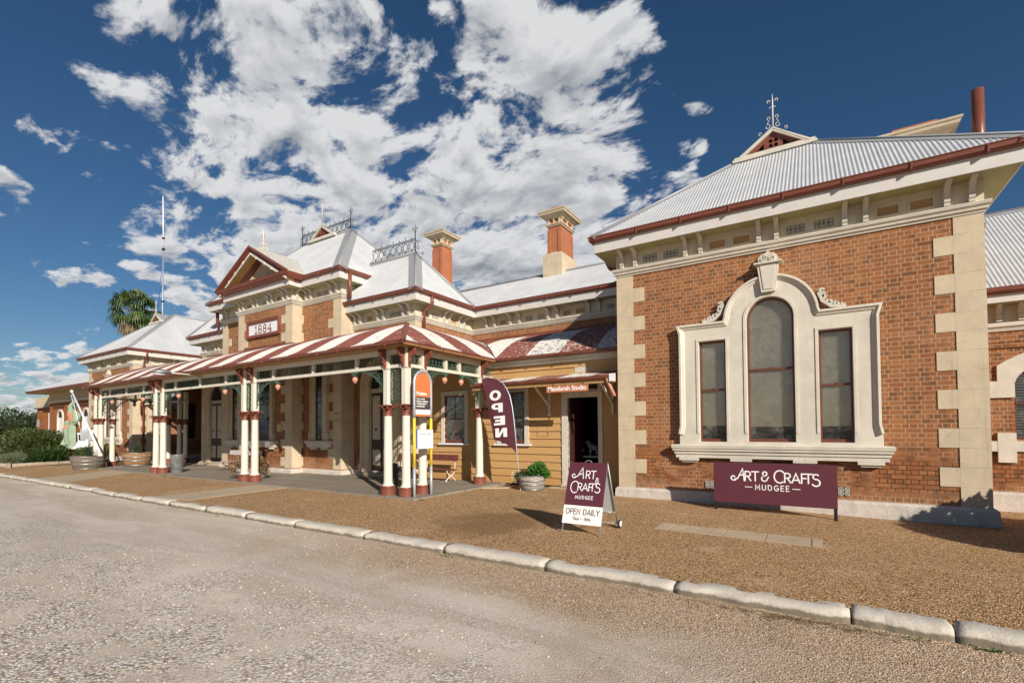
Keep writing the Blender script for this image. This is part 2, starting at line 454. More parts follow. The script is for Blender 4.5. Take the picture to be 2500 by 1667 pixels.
def boardmat():
    m, t, b = newmat('weatherboard')
    p = pos(t)
    mp = t.add('ShaderNodeMapping', {'Vector': p})
    mp.inputs['Scale'].default_value = (0.8, 1, 9)
    n = t.noise(mp.outputs[0], 3.0, 6.0, 0.65)
    c = t.mix(n, (0.43, 0.24, 0.085), (0.54, 0.335, 0.14))
    sp = t.add('ShaderNodeSeparateXYZ', {0: p})
    low = t.sstep(sp.outputs[2], 0.55, 0.1)
    c = t.mix(t.math('MULTIPLY', low, t.math('MULTIPLY', t.noise(p, 4.0), 0.8)), c, (0.40, 0.18, 0.055))
    c = t.mix(t.math('MULTIPLY', t.sstep(t.noise(p, 7.0, 7.0, 0.7), 0.60, 0.75), 0.35), c, (0.27, 0.15, 0.06))
    t.l.new(c, b.inputs['Base Color'])
    b.inputs['Roughness'].default_value = 0.7


boardmat()


def glassmat():
    m, t, b = newmat('window_glass')
    out = t.n['Material Output']
    tr = t.add('ShaderNodeBsdfTransparent')
    gl = t.add('ShaderNodeBsdfGlossy', {'Roughness': 0.03})
    fr = t.add('ShaderNodeFresnel', {'IOR': 1.5})
    p = pos(t)
    nb = t.add('ShaderNodeBump', {'Height': t.noise(p, 2.5, 2.0), 'Strength': 0.12, 'Distance': 0.05})
    t.l.new(nb.outputs[0], gl.inputs['Normal'])
    f = t.math('MULTIPLY', fr.outputs[0], 0.9, clamp=True)
    ms = t.add('ShaderNodeMixShader', {0: f})
    df = t.add('ShaderNodeBsdfDiffuse', {0: (0.55, 0.52, 0.45, 1)})
    dust = t.math('ADD', t.math('MULTIPLY', t.sstep(t.noise(p, 3.5, 7.0, 0.7), 0.42, 0.75), 0.20), 0.03)
    m2 = t.add('ShaderNodeMixShader', {0: dust})
    t.l.new(tr.outputs[0], m2.inputs[1])
    t.l.new(df.outputs[0], m2.inputs[2])
    t.l.new(m2.outputs[0], ms.inputs[1])
    t.l.new(gl.outputs[0], ms.inputs[2])
    t.l.new(ms.outputs[0], out.inputs[0])


glassmat()


def curtainmat():
    m, t, b = newmat('lace')
    p = pos(t)
    v = t.add('ShaderNodeTexVoronoi', {'Vector': p, 'Scale': 26.0}).outputs[0]
    f = t.math('MULTIPLY', t.sstep(v, 0.15, 0.5), 1.0)
    n = t.sstep(t.noise(p, 9.0, 6.0, 0.7), 0.42, 0.62)
    c = t.mix(t.math('MULTIPLY', n, t.math('SUBTRACT', 1.0, t.math('MULTIPLY', f, 0.6))), (0.05, 0.05, 0.04), (0.85, 0.85, 0.78))
    t.l.new(c, b.inputs['Base Color'])


curtainmat()


def barrelmat(name, wood, wood2):
    m, t, b = newmat(name)
    tc = t.add('ShaderNodeTexCoord').outputs['Object']
    s = t.add('ShaderNodeSeparateXYZ', {0: tc})
    ang = t.math('ARCTAN2', s.outputs[1], s.outputs[0])
    k = t.math('MULTIPLY', ang, 26/(2*PI))
    wn = t.add('ShaderNodeTexWhiteNoise', {'W': t.math('FLOOR', k)}, noise_dimensions='1D').outputs[0]
    fr = t.math('FRACT', k)
    gap = t.math('MAXIMUM', t.sstep(fr, 0.06, 0.0), t.sstep(fr, 0.94, 1.0))
    c = t.mix(wn, wood, wood2)
    c = t.mix(t.math('MULTIPLY', t.sstep(t.noise(tc, 12.0, 6.0, 0.7), 0.45, 0.75), 0.55), c, (0.16, 0.12, 0.09))
    c = t.mix(gap, c, (0.02, 0.015, 0.01))
    t.l.new(c, b.inputs['Base Color'])
    b.inputs['Roughness'].default_value = 0.8


barrelmat('barrel_wood', (0.27, 0.13, 0.05), (0.42, 0.23, 0.10))
barrelmat('barrel_grey', (0.30, 0.27, 0.23), (0.44, 0.40, 0.34))
barrelmat('barrel_dark', (0.13, 0.10, 0.075), (0.22, 0.165, 0.115))


def flagstones():
    m, t, b = newmat('flagstones')
    p = pos(t)
    br = t.add('ShaderNodeTexBrick', {'Vector': p, 'Color1': (0.215, 0.185, 0.145, 1), 'Color2': (0.27, 0.235, 0.19, 1), 'Mortar': (0.07, 0.06, 0.05, 1),
                                      'Scale': 1.0, 'Mortar Size': 0.012, 'Brick Width': 1.9, 'Row Height': 0.9, 'Bias': 0.0})
    c = t.mix(0.5, br.outputs[0], t.mix(t.noise(p, 1.6, 7.0, 0.7), (0.5, 0.5, 0.5), (1.5, 1.46, 1.4)), 'MULTIPLY')
    c = t.mix(t.math('MULTIPLY', t.sstep(t.noise(p, 0.7, 5.0, 0.6), 0.5, 0.7), 0.4), c, (0.33, 0.26, 0.18))
    t.l.new(c, b.inputs['Base Color'])
    b.inputs['Roughness'].default_value = 0.75
    bn = t.add('ShaderNodeBump', {'Height': t.noise(p, 18.0, 5.0), 'Strength': 0.25, 'Distance': 0.01})
    t.l.new(bn.outputs[0], b.inputs['Normal'])


flagstones()


def gravel(name, kind):
    m, t, b = newmat(name)
    p = pos(t)
    sp = t.add('ShaderNodeSeparateXYZ', {0: p})
    P2 = t.add('ShaderNodeCombineXYZ', {0: sp.outputs[0], 1: sp.outputs[1], 2: 0.0}).outputs[0]

    def stones(scale, cols, seed=0.0):
        vv = t.vmath('ADD', P2, (seed, seed*1.7, 0))
        v = t.add('ShaderNodeTexVoronoi', {'Vector': vv, 'Scale': scale, 'Randomness': 1.0})
        r = t.add('ShaderNodeSeparateXYZ', {0: v.outputs[1]}).outputs[0]
        n = len(cols)
        c = t.ramp(r, [((i+0.5)/n, cc) for i, cc in enumerate(cols)], 'LINEAR')
        c = t.mix(t.math('MULTIPLY', t.sstep(v.outputs[0], 0.42, 0.80), 0.80), c, tuple(x*0.28 for x in cols[0]))
        h = t.sstep(v.outputs[0], 0.75, 0.0)
        return c, h
    tan = [(0.24, 0.12, 0.045), (0.46, 0.27, 0.12), (0.62, 0.38, 0.19), (0.72, 0.48, 0.26), (0.50, 0.28, 0.11), (0.84, 0.63, 0.41)]
    grey = [(0.38, 0.31, 0.24), (0.58, 0.50, 0.42), (0.70, 0.63, 0.55), (0.78, 0.72, 0.64), (0.52, 0.40, 0.28), (0.86, 0.83, 0.78)]
    c1, h1 = stones(62.0, tan)
    if kind == 'tan':
        big = t.noise(P2, 0.55, 5.0, 0.6)
        c = t.mix(0.6, c1, t.mix(big, (0.72, 0.70, 0.68), (1.28, 1.28, 1.28)), 'MULTIPLY')
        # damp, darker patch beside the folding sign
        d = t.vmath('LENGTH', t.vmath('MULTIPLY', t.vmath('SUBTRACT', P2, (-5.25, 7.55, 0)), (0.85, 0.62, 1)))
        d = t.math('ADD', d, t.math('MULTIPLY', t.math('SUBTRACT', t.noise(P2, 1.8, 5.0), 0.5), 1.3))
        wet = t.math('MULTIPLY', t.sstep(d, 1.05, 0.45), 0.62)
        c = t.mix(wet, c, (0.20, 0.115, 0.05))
        # walked-in pale dust
        c = t.mix(t.math('MULTIPLY', t.sstep(t.noise(P2, 1.1, 4.0), 0.55, 0.75), 0.3), c, (0.70, 0.53, 0.36))
        h = h1
        strength = 0.95
    else:
        c2, h2 = stones(40.0, grey, 3.0)
        c3, h3 = stones(85.0, grey, 9.0)
        n = t.noise(P2, 0.55, 4.0, 0.55, 0.4)
        # tan stones gather along the kerb and to the right
        edge = t.sstep(t.math('ADD', sp.outputs[1], t.math('MULTIPLY', t.math('SUBTRACT', n, 0.5), 2.6)), 3.9, 5.0)
        right = t.sstep(t.math('ADD', sp.outputs[0], t.math('MULTIPLY', t.math('SUBTRACT', n, 0.5), 3.0)), -9.5, -4.5)
        tanf = t.math('MULTIPLY', edge, t.math('ADD', t.math('MULTIPLY', right, 0.8), 0.2))
        bedge = t.sstep(t.math('ADD', sp.outputs[0], t.math('MULTIPLY', t.math('SUBTRACT', t.noise(P2, 0.9, 4.0), 0.5), 3.0)), -2.3, 0.4)
        tanf = t.math('MAXIMUM', tanf, t.math('MULTIPLY', bedge, 0.85))
        base = t.mix(t.noise(P2, 1.2, 5.0, 0.6), (0.58, 0.51, 0.43), (0.70, 0.63, 0.55))
        grit = t.mix(t.sstep(h3, 0.2, 0.8), tuple([0.40, 0.34, 0.27]), (0.70, 0.635, 0.55))
        base = t.mix(0.5, base, grit)
        mpt = t.add('ShaderNodeMapping', {'Vector': P2})
        mpt.inputs['Scale'].default_value = (0.16, 0.75, 1)
        trk = t.noise(mpt.outputs[0], 1.6, 5.0, 0.62, 0.6)
        base = t.mix(0.75, base, t.mix(t.sstep(trk, 0.36, 0.64), (0.80, 0.775, 0.74), (1.16, 1.17, 1.19)), 'MULTIPLY')
        # coarse stones are thick near the camera on the left, thin in the wheel tracks
        near = t.sstep(t.math('ADD', sp.outputs[1], t.math('MULTIPLY', t.math('SUBTRACT', t.noise(P2, 0.8, 4.0, 0.6), 0.5), 5.0)), 4.2, 1.6)
        tr = t.sstep(t.noise(P2, 1.3, 6.0, 0.65), 0.36, 0.56)
        cf = t.math('MULTIPLY', t.math('ADD', t.math('MULTIPLY', near, 0.75), 0.20), tr)
        c = t.mix(cf, base, c2)
        dark = t.math('MULTIPLY', t.sstep(t.noise(P2, 0.7, 4.0, 0.6), 0.5, 0.65), t.sstep(sp.outputs[0], -3.2, -1.0))
        c1 = t.mix(0.35, c1, c3)
        c = t.mix(tanf, c, c1)
        c = t.mix(t.math('MULTIPLY', dark, 0.35), c, (0.22, 0.155, 0.10))
        h = t.math('ADD', t.math('MULTIPLY', h2, cf), t.math('MULTIPLY', h1, tanf))
        h = t.math('ADD', h, t.math('MULTIPLY', h3, 0.3))
        strength = 0.55
    t.l.new(c, b.inputs['Base Color'])
    b.inputs['Roughness'].default_value = 0.92
    b.inputs['Specular IOR Level'].default_value = 0.15
    bn = t.add('ShaderNodeBump', {'Height': h, 'Strength': strength, 'Distance': 0.012})
    t.l.new(bn.outputs[0], b.inputs['Normal'])


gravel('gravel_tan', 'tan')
gravel('gravel_road', 'road')


def kerbmat():
    m, t, b = newmat('kerb_stone')
    p = pos(t)
    sp = t.add('ShaderNodeSeparateXYZ', {0: p})
    c = t.mix(t.noise(p, 3.0, 7.0, 0.7), (0.42, 0.37, 0.30), (0.66, 0.61, 0.53))
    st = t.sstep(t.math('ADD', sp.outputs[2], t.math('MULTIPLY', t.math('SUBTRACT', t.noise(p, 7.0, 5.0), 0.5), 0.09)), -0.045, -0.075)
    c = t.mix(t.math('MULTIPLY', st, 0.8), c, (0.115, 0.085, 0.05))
    c = t.mix(t.math('MULTIPLY', t.sstep(t.noise(p, 11.0, 8.0, 0.75), 0.56, 0.72), 0.55), c, (0.22, 0.18, 0.13))
    t.l.new(c, b.inputs['Base Color'])
    b.inputs['Roughness'].default_value = 0.9
    bn = t.add('ShaderNodeBump', {'Height': t.noise(p, 28.0, 7.0, 0.7), 'Strength': 0.6, 'Distance': 0.02})
    t.l.new(bn.outputs[0], b.inputs['Normal'])


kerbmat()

# ------------------------------------------------------------------ geometry helpers
WL = {}          # world location of every empty / part used as a parent


class MB:
    def __init__(s):
        s.v = []
        s.f = []
        s.sm = []
        s.mi = []
        s.uv = {}
        s.cur = 0
        s.smooth = False

    def vert(s, p):
        s.v.append(tuple(p))
        return len(s.v)-1

    def face(s, idx, uv=None):
        s.f.append(tuple(idx))
        s.sm.append(s.smooth)
        s.mi.append(s.cur)
        if uv is not None:
            s.uv[len(s.f)-1] = uv

    def box(s, x0, x1, y0, y1, z0, z1):
        i = len(s.v)
        for z in (z0, z1):
            s.v += [(x0, y0, z), (x1, y0, z), (x1, y1, z), (x0, y1, z)]
        for q in ((0, 3, 2, 1), (4, 5, 6, 7), (0, 1, 5, 4), (1, 2, 6, 5), (2, 3, 7, 6), (3, 0, 4, 7)):
            s.face([i+k for k in q])
        return s

    def obox(s, c, ax, ay, az, hx, hy, hz):
        """box from centre, three unit axes and half sizes"""
        c, ax, ay, az = Vector(c), Vector(ax), Vector(ay), Vector(az)
        i = len(s.v)
        for k in (-1, 1):
            for a, b_ in ((-1, -1), (1, -1), (1, 1), (-1, 1)):
                s.v.append(tuple(c+ax*hx*a+ay*hy*b_+az*hz*k))
        for q in ((0, 3, 2, 1), (4, 5, 6, 7), (0, 1, 5, 4), (1, 2, 6, 5), (2, 3, 7, 6), (3, 0, 4, 7)):
            s.face([i+k for k in q])
        return s

    def bar(s, a, b_, w, h=None, upv=(0, 0, 1)):
        a, b_ = Vector(a), Vector(b_)
        d = (b_-a)
        L = d.length
        d.normalize()
        u = Vector(upv)
        side = d.cross(u)
        if side.length < 1e-4:
            side = d.cross(Vector((1, 0, 0)))
        side.normalize()
        u = side.cross(d).normalized()
        return s.obox((a+b_)/2, d, side, u, L/2, w/2, (h or w)/2)

    def prism(s, poly, axis, a0, a1):
        """polygon of 2D points pushed along an axis; axis y: points are (x,z); x: (y,z); z: (x,y)"""
        def P(p, a):
            return {'y': (p[0], a, p[1]), 'x': (a, p[0], p[1]), 'z': (p[0], p[1], a)}[axis]
        i = len(s.v)
        n = len(poly)
        s.v += [P(p, a0) for p in poly]+[P(p, a1) for p in poly]
        s.face(list(range(i, i+n)))
        s.face(list(range(i+2*n-1, i+n-1, -1)))
        for k in range(n):
            s.face([i+k, i+(k+1) % n, i+n+(k+1) % n, i+n+k])
        return s

    def tube(s, path, r, n=8, cap=True, closed=False):
        """round tube; r may be a list"""
        pts = [Vector(p) for p in path]
        m = len(pts)
        rings = []
        prev = None
        sm = s.smooth
        s.smooth = True
        for k, p in enumerate(pts):
            if closed:
                d = pts[(k+1) % m]-pts[k-1]
            else:
                d = pts[min(k+1, m-1)]-pts[max(k-1, 0)]
            if d.length < 1e-9:
                d = Vector((0, 0, 1))
            d.normalize()
            if prev is None:
                a = Vector((0, 0, 1)) if abs(d.z) < 0.9 else Vector((1, 0, 0))
                u = d.cross(a).normalized()
            else:
                u = (prev-d*prev.dot(d))
                u = u.normalized() if u.length > 1e-6 else d.cross(Vector((0.3, 0.5, 0.8))).normalized()
            prev = u
            w = d.cross(u)
            rr = r[k] if isinstance(r, (list, tuple)) else r
            rings.append([s.vert(p+(u*math.cos(2*PI*j/n)+w*math.sin(2*PI*j/n))*rr) for j in range(n)])
        for k in range(m if closed else m-1):
            A, B = rings[k], rings[(k+1) % m]
            for j in range(n):
                s.face([A[j], A[(j+1) % n], B[(j+1) % n], B[j]])
        s.smooth = False
        if cap and not closed:
            s.face(rings[0][::-1])
            s.face(rings[-1])
        s.smooth = sm
        return s

    def lathe(s, prof, c=(0, 0, 0), n=20, cap=True, crisp=False):
        if crisp:
            for k, (p, q) in enumerate(zip(prof, prof[1:])):
                s.lathe([p, q], c, n, cap=False)
            return s
        sm = s.smooth
        s.smooth = True
        rings = []
        for r, z in prof:
            rings.append([s.vert((c[0]+r*math.cos(2*PI*j/n), c[1]+r*math.sin(2*PI*j/n), c[2]+z)) for j in range(n)])
        for A, B in zip(rings, rings[1:]):
            for j in range(n):
                s.face([A[j], A[(j+1) % n], B[(j+1) % n], B[j]])
        s.smooth = False
        if cap:
            s.face(rings[0][::-1])
            s.face(rings[-1])
        s.smooth = sm
        return s

    def strap(s, path, nrm, w, d, closed=False):
        """flat iron strap: rectangular section swept along a path that lies in a plane with normal nrm;
        w = width seen from the front, d = depth along nrm"""
        nrm = Vector(nrm).normalized()
        pts = [Vector(p) for p in path]
        m = len(pts)
        rings = []
        for k, p in enumerate(pts):
            dd = (pts[(k+1) % m]-pts[k-1]) if closed else (pts[min(k+1, m-1)]-pts[max(k-1, 0)])
            if dd.length < 1e-9:
                dd = Vector((0, 0, 1))
            side = dd.normalized().cross(nrm).normalized()*(w/2)
            nn = nrm*(d/2)
            rings.append([s.vert(p+side+nn), s.vert(p-side+nn), s.vert(p-side-nn), s.vert(p+side-nn)])
        for k in range(m if closed else m-1):
            A, B = rings[k], rings[(k+1) % m]
            for j in range(4):
                s.face([A[j], A[(j+1) % 4], B[(j+1) % 4], B[j]])
        if not closed:
            s.face(rings[0][::-1])
            s.face(rings[-1])
        return s

    def sweep(s, path, prof, closed=False, z0=0.0, cap=True):
        """moulding: profile (out, z) swept with mitres along a plan path; outward is to the right of travel"""
        pts = [Vector((p[0], p[1])) for p in path]
        m = len(pts)
        rings = []
        for k, p in enumerate(pts):
            ds = []
            if closed or k > 0:
                ds.append((p-pts[k-1]).normalized())
            if closed or k < m-1:
                ds.append((pts[(k+1) % m]-p).normalized())
            ns = [Vector((d.y, -d.x)) for d in ds]
            if len(ns) == 2:
                q = ns[0]+ns[1]
                q = q/(q.dot(ns[0]))
            else:
                q = ns[0]
            rings.append([s.vert((p.x+q.x*o, p.y+q.y*o, z+z0)) for o, z in prof])
        n = len(prof)
        for k in range(m if closed else m-1):
            A, B = rings[k], rings[(k+1) % m]
            for j in range(n):
                s.face([A[j], B[j], B[(j+1) % n], A[(j+1) % n]])
        if cap and not closed:
            s.face(rings[0])
            s.face(rings[-1][::-1])
        return s

    def vsweep(s, path, prof, y, closed=False):
        """moulding on a wall facing -Y: path of (x,z) in the wall, profile (side, out); side is to the left of travel"""
        pts = [Vector((p[0], p[1])) for p in path]
        m = len(pts)
        rings = []
        for k, p in enumerate(pts):
            ds = []
            if closed or k > 0:
                ds.append((p-pts[k-1]).normalized())
            if closed or k < m-1:
                ds.append((pts[(k+1) % m]-p).normalized())
            ns = [Vector((-d.y, d.x)) for d in ds]
            q = ns[0]
            if len(ns) == 2:
                q = ns[0]+ns[1]
                q = q/max(0.2, q.dot(ns[0]))
            rings.append([s.vert((p.x+q.x*a, y-o, p.y+q.y*a)) for a, o in prof])
        n = len(prof)
        for k in range(m if closed else m-1):
            A, B = rings[k], rings[(k+1) % m]
            for j in range(n):
                s.face([A[j], B[j], B[(j+1) % n], A[(j+1) % n]])
        if not closed:
            s.face(rings[0])
            s.face(rings[-1][::-1])
        return s

    def xform(s, M, start=0):
        for i in range(start, len(s.v)):
            s.v[i] = tuple(M @ Vector(s.v[i]))
        return s


def mesh_of(mb, name, mats, off=(0, 0, 0)):
    me = bpy.data.meshes.new(name)
    ox, oy, oz = off
    me.from_pydata([(x-ox, y-oy, z-oz) for x, y, z in mb.v], [], mb.f)
    for m in mats:
        me.materials.append(MATS[m])
    me.polygons.foreach_set('use_smooth', mb.sm)
    me.polygons.foreach_set('material_index', mb.mi)
    if mb.uv:
        ul = me.uv_layers.new(name='UVMap')
        for pi, uvs in mb.uv.items():
            ls = me.polygons[pi].loop_start
            for k, u in enumerate(uvs):
                ul.data[ls+k].uv = u
    me.validate()
    me.update()
    return me


def clean(me):
    bm = bmesh.new()
    bm.from_mesh(me)
    bmesh.ops.recalc_face_normals(bm, faces=bm.faces)
    bm.to_mesh(me)
    bm.free()


def tag(o, label=None, cat=None, group=None, kind=None):
    if label:
        o['label'] = label
    if cat:
        o['category'] = cat
    if group:
        o['group'] = group
    if kind:
        o['kind'] = kind
    return o


def empty(name, loc, label, cat, group=None, rz=0.0):
    o = bpy.data.objects.new(name, None)
    o.empty_display_size = 0.1
    o.location = loc
    o.rotation_euler = (0, 0, rz)
    COL.objects.link(o)
    WL[o.name] = Vector(loc)
    return tag(o, label, cat, group)


def part(name, mb, mats, parent=None, label=None, fix=True):
    """mesh given in world coordinates (parent unrotated)"""
    if isinstance(mats, str):
        mats = [mats]
    off = WL[parent.name] if parent else Vector((0, 0, 0))
    me = mesh_of(mb, name, mats, off)
    if fix:
        clean(me)
    o = bpy.data.objects.new(name, me)
    COL.objects.link(o)
    if parent:
        o.parent = parent
    WL[o.name] = off
    if label:
        o['label'] = label
    return o


def local(name, mb, mats, parent, loc=(0, 0, 0), rz=0.0, fix=True):
    """mesh given in its own coordinates, placed relative to the parent"""
    if isinstance(mats, str):
        mats = [mats]
    me = mesh_of(mb, name, mats)
    if fix:
        clean(me)
    o = bpy.data.objects.new(name, me)
    COL.objects.link(o)
    o.parent = parent
    o.location = loc
    o.rotation_euler = (0, 0, rz)
    return o


def copy_tree(o, parent, loc=None, rz=None, sc=None):
    c = o.copy()
    COL.objects.link(c)
    c.parent = parent
    if loc is not None:
        c.location = loc
    if rz is not None:
        c.rotation_euler = (0, 0, rz)
    if sc is not None:
        c.scale = sc
    for ch in o.children:
        copy_tree(ch, c)
    return c


def poly2d(outer, holes, depth, bevel=0.0):
    """filled outline with holes, given in (x,y), extruded symmetrically along z: returns verts and faces"""
    cu = bpy.data.curves.new('outline', 'CURVE')
    cu.dimensions = '2D'
    cu.fill_mode = 'BOTH'
    cu.extrude = depth/2-bevel
    cu.bevel_depth = bevel
    for pl in [outer]+list(holes):
        sp = cu.splines.new('POLY')
        sp.points.add(len(pl)-1)
        for p, q in zip(sp.points, pl):
            p.co = (q[0], q[1], 0, 1)
        sp.use_cyclic_u = True
    return curve_geo(cu)


def curve_geo(cu):
    ob = bpy.data.objects.new('tmp_outline', cu)
    COL.objects.link(ob)
    dg = bpy.context.evaluated_depsgraph_get()
    dg.update()
    me = bpy.data.meshes.new_from_object(ob.evaluated_get(dg))
    vs = [tuple(v.co) for v in me.vertices]
    fs = [tuple(p.vertices) for p in me.polygons]
    bpy.data.objects.remove(ob)
    bpy.data.curves.remove(cu)
    bpy.data.meshes.remove(me)
    return vs, fs


def addgeo(mb, geo, M):
    vs, fs = geo
    i = len(mb.v)
    mb.v += [tuple(M @ Vector(v)) for v in vs]
    for f in fs:
        mb.face([i+k for k in f])
    return mb


def wallM(x, y, z, s=1.0, facing='-y'):
    """2D (x,y) drawing -> upright wall plane"""
    if facing == '-y':
        return Matrix(((s, 0, 0, x), (0, 0, -1, y), (0, s, 0, z), (0, 0, 0, 1)))
    if facing == '+x':
        return Matrix(((0, 0, 1, x), (s, 0, 0, y), (0, s, 0, z), (0, 0, 0, 1)))
    if facing == '+y':
        return Matrix(((-s, 0, 0, x), (0, 0, 1, y), (0, s, 0, z), (0, 0, 0, 1)))


def text_geo(body, size, depth=0.004, bold=0.0, align='CENTER'):
    cu = bpy.data.curves.new('lettering', 'FONT')
    cu.body = body
    cu.size = size
    cu.extrude = depth/2
    cu.offset = bold
    cu.align_x = align
    cu.align_y = 'BOTTOM_BASELINE' if hasattr(cu, 'align_y') else cu.align_y
    return curve_geo(cu)


def arc(cx, cy, r, a0, a1, n=12, ry=None):
    ry = r if ry is None else ry
    return [(cx+r*math.cos(math.radians(a0+(a1-a0)*k/n)), cy+ry*math.sin(math.radians(a0+(a1-a0)*k/n))) for k in range(n+1)]


def spiral(cx, cy, r0, r1, a0, turns, n=22):
    return [(cx+(r0+(r1-r0)*k/n)*math.cos(math.radians(a0)+2*PI*turns*k/n), cy+(r0+(r1-r0)*k/n)*math.sin(math.radians(a0)+2*PI*turns*k/n)) for k in range(n+1)]


# monoline lettering: each letter a set of strokes in a box one unit high
def glyph(c):
    G = {
        'A': (0.78, [[(0.02, 0), (0.39, 1), (0.76, 0)], [(0.16, 0.30), (0.62, 0.30)]]),
        'R': (0.62, [[(0.05, 0), (0.05, 1)], [(0.05, 1), (0.32, 1)]+arc(0.32, 0.74, 0.26, 90, -90, 8)+[(0.05, 0.48)], [(0.30, 0.48), (0.60, 0)]]),
        'T': (0.66, [[(0.0, 1), (0.66, 1)], [(0.33, 1), (0.33, 0)]]),
        'C': (0.78, [arc(0.46, 0.5, 0.42, 52, 308, 18, 0.5)]),
        'F': (0.56, [[(0.05, 0), (0.05, 1), (0.54, 1)], [(0.05, 0.52), (0.46, 0.52)]]),
        'S': (0.60, [arc(0.31, 0.75, 0.25, 40, 270, 12)+arc(0.31, 0.25, 0.27, 90, -140, 12)[1:]]),
        'M': (0.86, [[(0.05, 0), (0.10, 1), (0.43, 0.28), (0.76, 1), (0.81, 0)]]),
        'U': (0.72, [[(0.06, 1), (0.06, 0.34)]+arc(0.36, 0.32, 0.30, 180, 360, 10, 0.32)+[(0.66, 1)]]),
        'D': (0.72, [[(0.06, 0), (0.06, 1), (0.25, 1)]+arc(0.25, 0.5, 0.42, 90, -90, 12, 0.5)+[(0.06, 0)]]),
        'G': (0.80, [arc(0.44, 0.5, 0.38, 50, 330, 18, 0.5)+[(0.77, 0.44), (0.46, 0.44)]]),
        'E': (0.56, [[(0.54, 1), (0.05, 1), (0.05, 0), (0.54, 0)], [(0.05, 0.52), (0.46, 0.52)]]),
        'O': (0.86, [arc(0.43, 0.5, 0.38, 0, 352, 22, 0.5)+[(0.81, 0.5)]]),
        'P': (0.62, [[(0.05, 0), (0.05, 1), (0.32, 1)]+arc(0.32, 0.72, 0.27, 90, -90, 8)+[(0.05, 0.45)]]),
        'N': (0.72, [[(0.06, 0), (0.06, 1), (0.66, 0), (0.66, 1)]]),
        'I': (0.14, [[(0.07, 0), (0.07, 1)]]),
        'L': (0.52, [[(0.05, 1), (0.05, 0), (0.50, 0)]]),
        'Y': (0.70, [[(0.02, 1), (0.35, 0.45), (0.68, 1)], [(0.35, 0.45), (0.35, 0)]]),
        '9': (0.60, [arc(0.30, 0.70, 0.25, 0, 352, 14, 0.30)+[(0.55, 0.7), (0.50, 0.3), (0.28, 0)]]),
        '4': (0.62, [[(0.44, 0), (0.44, 1), (0.04, 0.30), (0.60, 0.30)]]),
        '1': (0.36, [[(0.02, 0.84), (0.20, 1.0), (0.20, 0)], [(0.04, 0), (0.36, 0)]]),
        '8': (0.62, [arc(0.31, 0.74, 0.23, 90, 442, 16, 0.26)+[(0.31, 1.0)], arc(0.31, 0.25, 0.28, 90, 442, 16, 0.25)+[(0.31, 0.5)]]),
        '-': (0.5, [[(0.05, 0.45), (0.45, 0.45)]]),
        '&': (0.74, [[(0.70, 0.42), (0.50, 0.08)]+arc(0.33, 0.25, 0.27, -40, -250, 12, 0.25)+arc(0.36, 0.77, 0.19, 230, -60, 12, 0.21)+[(0.22, 0.50)]]),
        ' ': (0.36, []),
        '.': (0.12, [[(0.05, 0.0), (0.07, 0.02)]]),
    }
    return G[c]


def ribbon(path, w, zoff):
    """rounded stroke as a flat outline polygon fan: verts, faces in (x,y,zoff)"""
    pts = [Vector(p) for p in path]
    # drop duplicates
    q = [pts[0]]
    for p in pts[1:]:
        if (p-q[-1]).length > 1e-5:
            q.append(p)
    pts = q
    vs, fs = [], []
    h = w/2
    n = 7
    L, R = [], []
    for k, p in enumerate(pts):
        d0 = (p-pts[k-1]).normalized() if k > 0 else (pts[1]-p).normalized()
        d1 = (pts[k+1]-p).normalized() if k < len(pts)-1 else d0
        t = (d0+d1)
        t = t.normalized() if t.length > 1e-4 else d0
        nn = Vector((-t.y, t.x))
        kx = 1/max(0.5, nn.dot(Vector((-d0.y, d0.x))))
        L.append(p+nn*h*kx)
        R.append(p-nn*h*kx)
    for a, b_ in zip(L, R):
        vs += [(a.x, a.y, zoff), (b_.x, b_.y, zoff)]
    for k in range(len(pts)-1):
        fs.append((2*k, 2*k+1, 2*k+3, 2*k+2))
    for end, sgn in ((0, -1), (len(pts)-1, 1)):
        p = pts[end]
        a = L[end] if sgn > 0 else R[end]
        ang0 = math.atan2(a.y-p.y, a.x-p.x)
        i0 = len(vs)
        for j in range(n+1):
            an = ang0-PI*j/n
            vs.append((p.x+h*math.cos(an), p.y+h*math.sin(an), zoff))
        fs.append(tuple(range(i0, i0+n+1)))
    return vs, fs


def strokes_geo(strokes, w, base=0.0):
    """many strokes, each a hair further out than the one before so that none share a plane"""
    VS, FS = [], []
    for k, st in enumerate(strokes):
        vs, fs = ribbon(st, w, base+0.00022*(k % 9))
        i = len(VS)
        VS += vs
        FS += [tuple(i+j for j in f) for f in fs]
    return VS, FS


def word(body, height, gap=0.16, x0=0.0, y0=0.0, sx=1.0):
    """strokes of a word, centred on x0"""
    x = 0.0
    out = []
    for ch in body:
        w, st = glyph(ch)
        for s_ in st:
            out.append([((x+px)*height*sx, py*height) for px, py in s_])
        x += w+gap
    tot = (x-gap)*height*sx
    return [[(px-tot/2+x0, py+y0) for px, py in s_] for s_ in out], tot


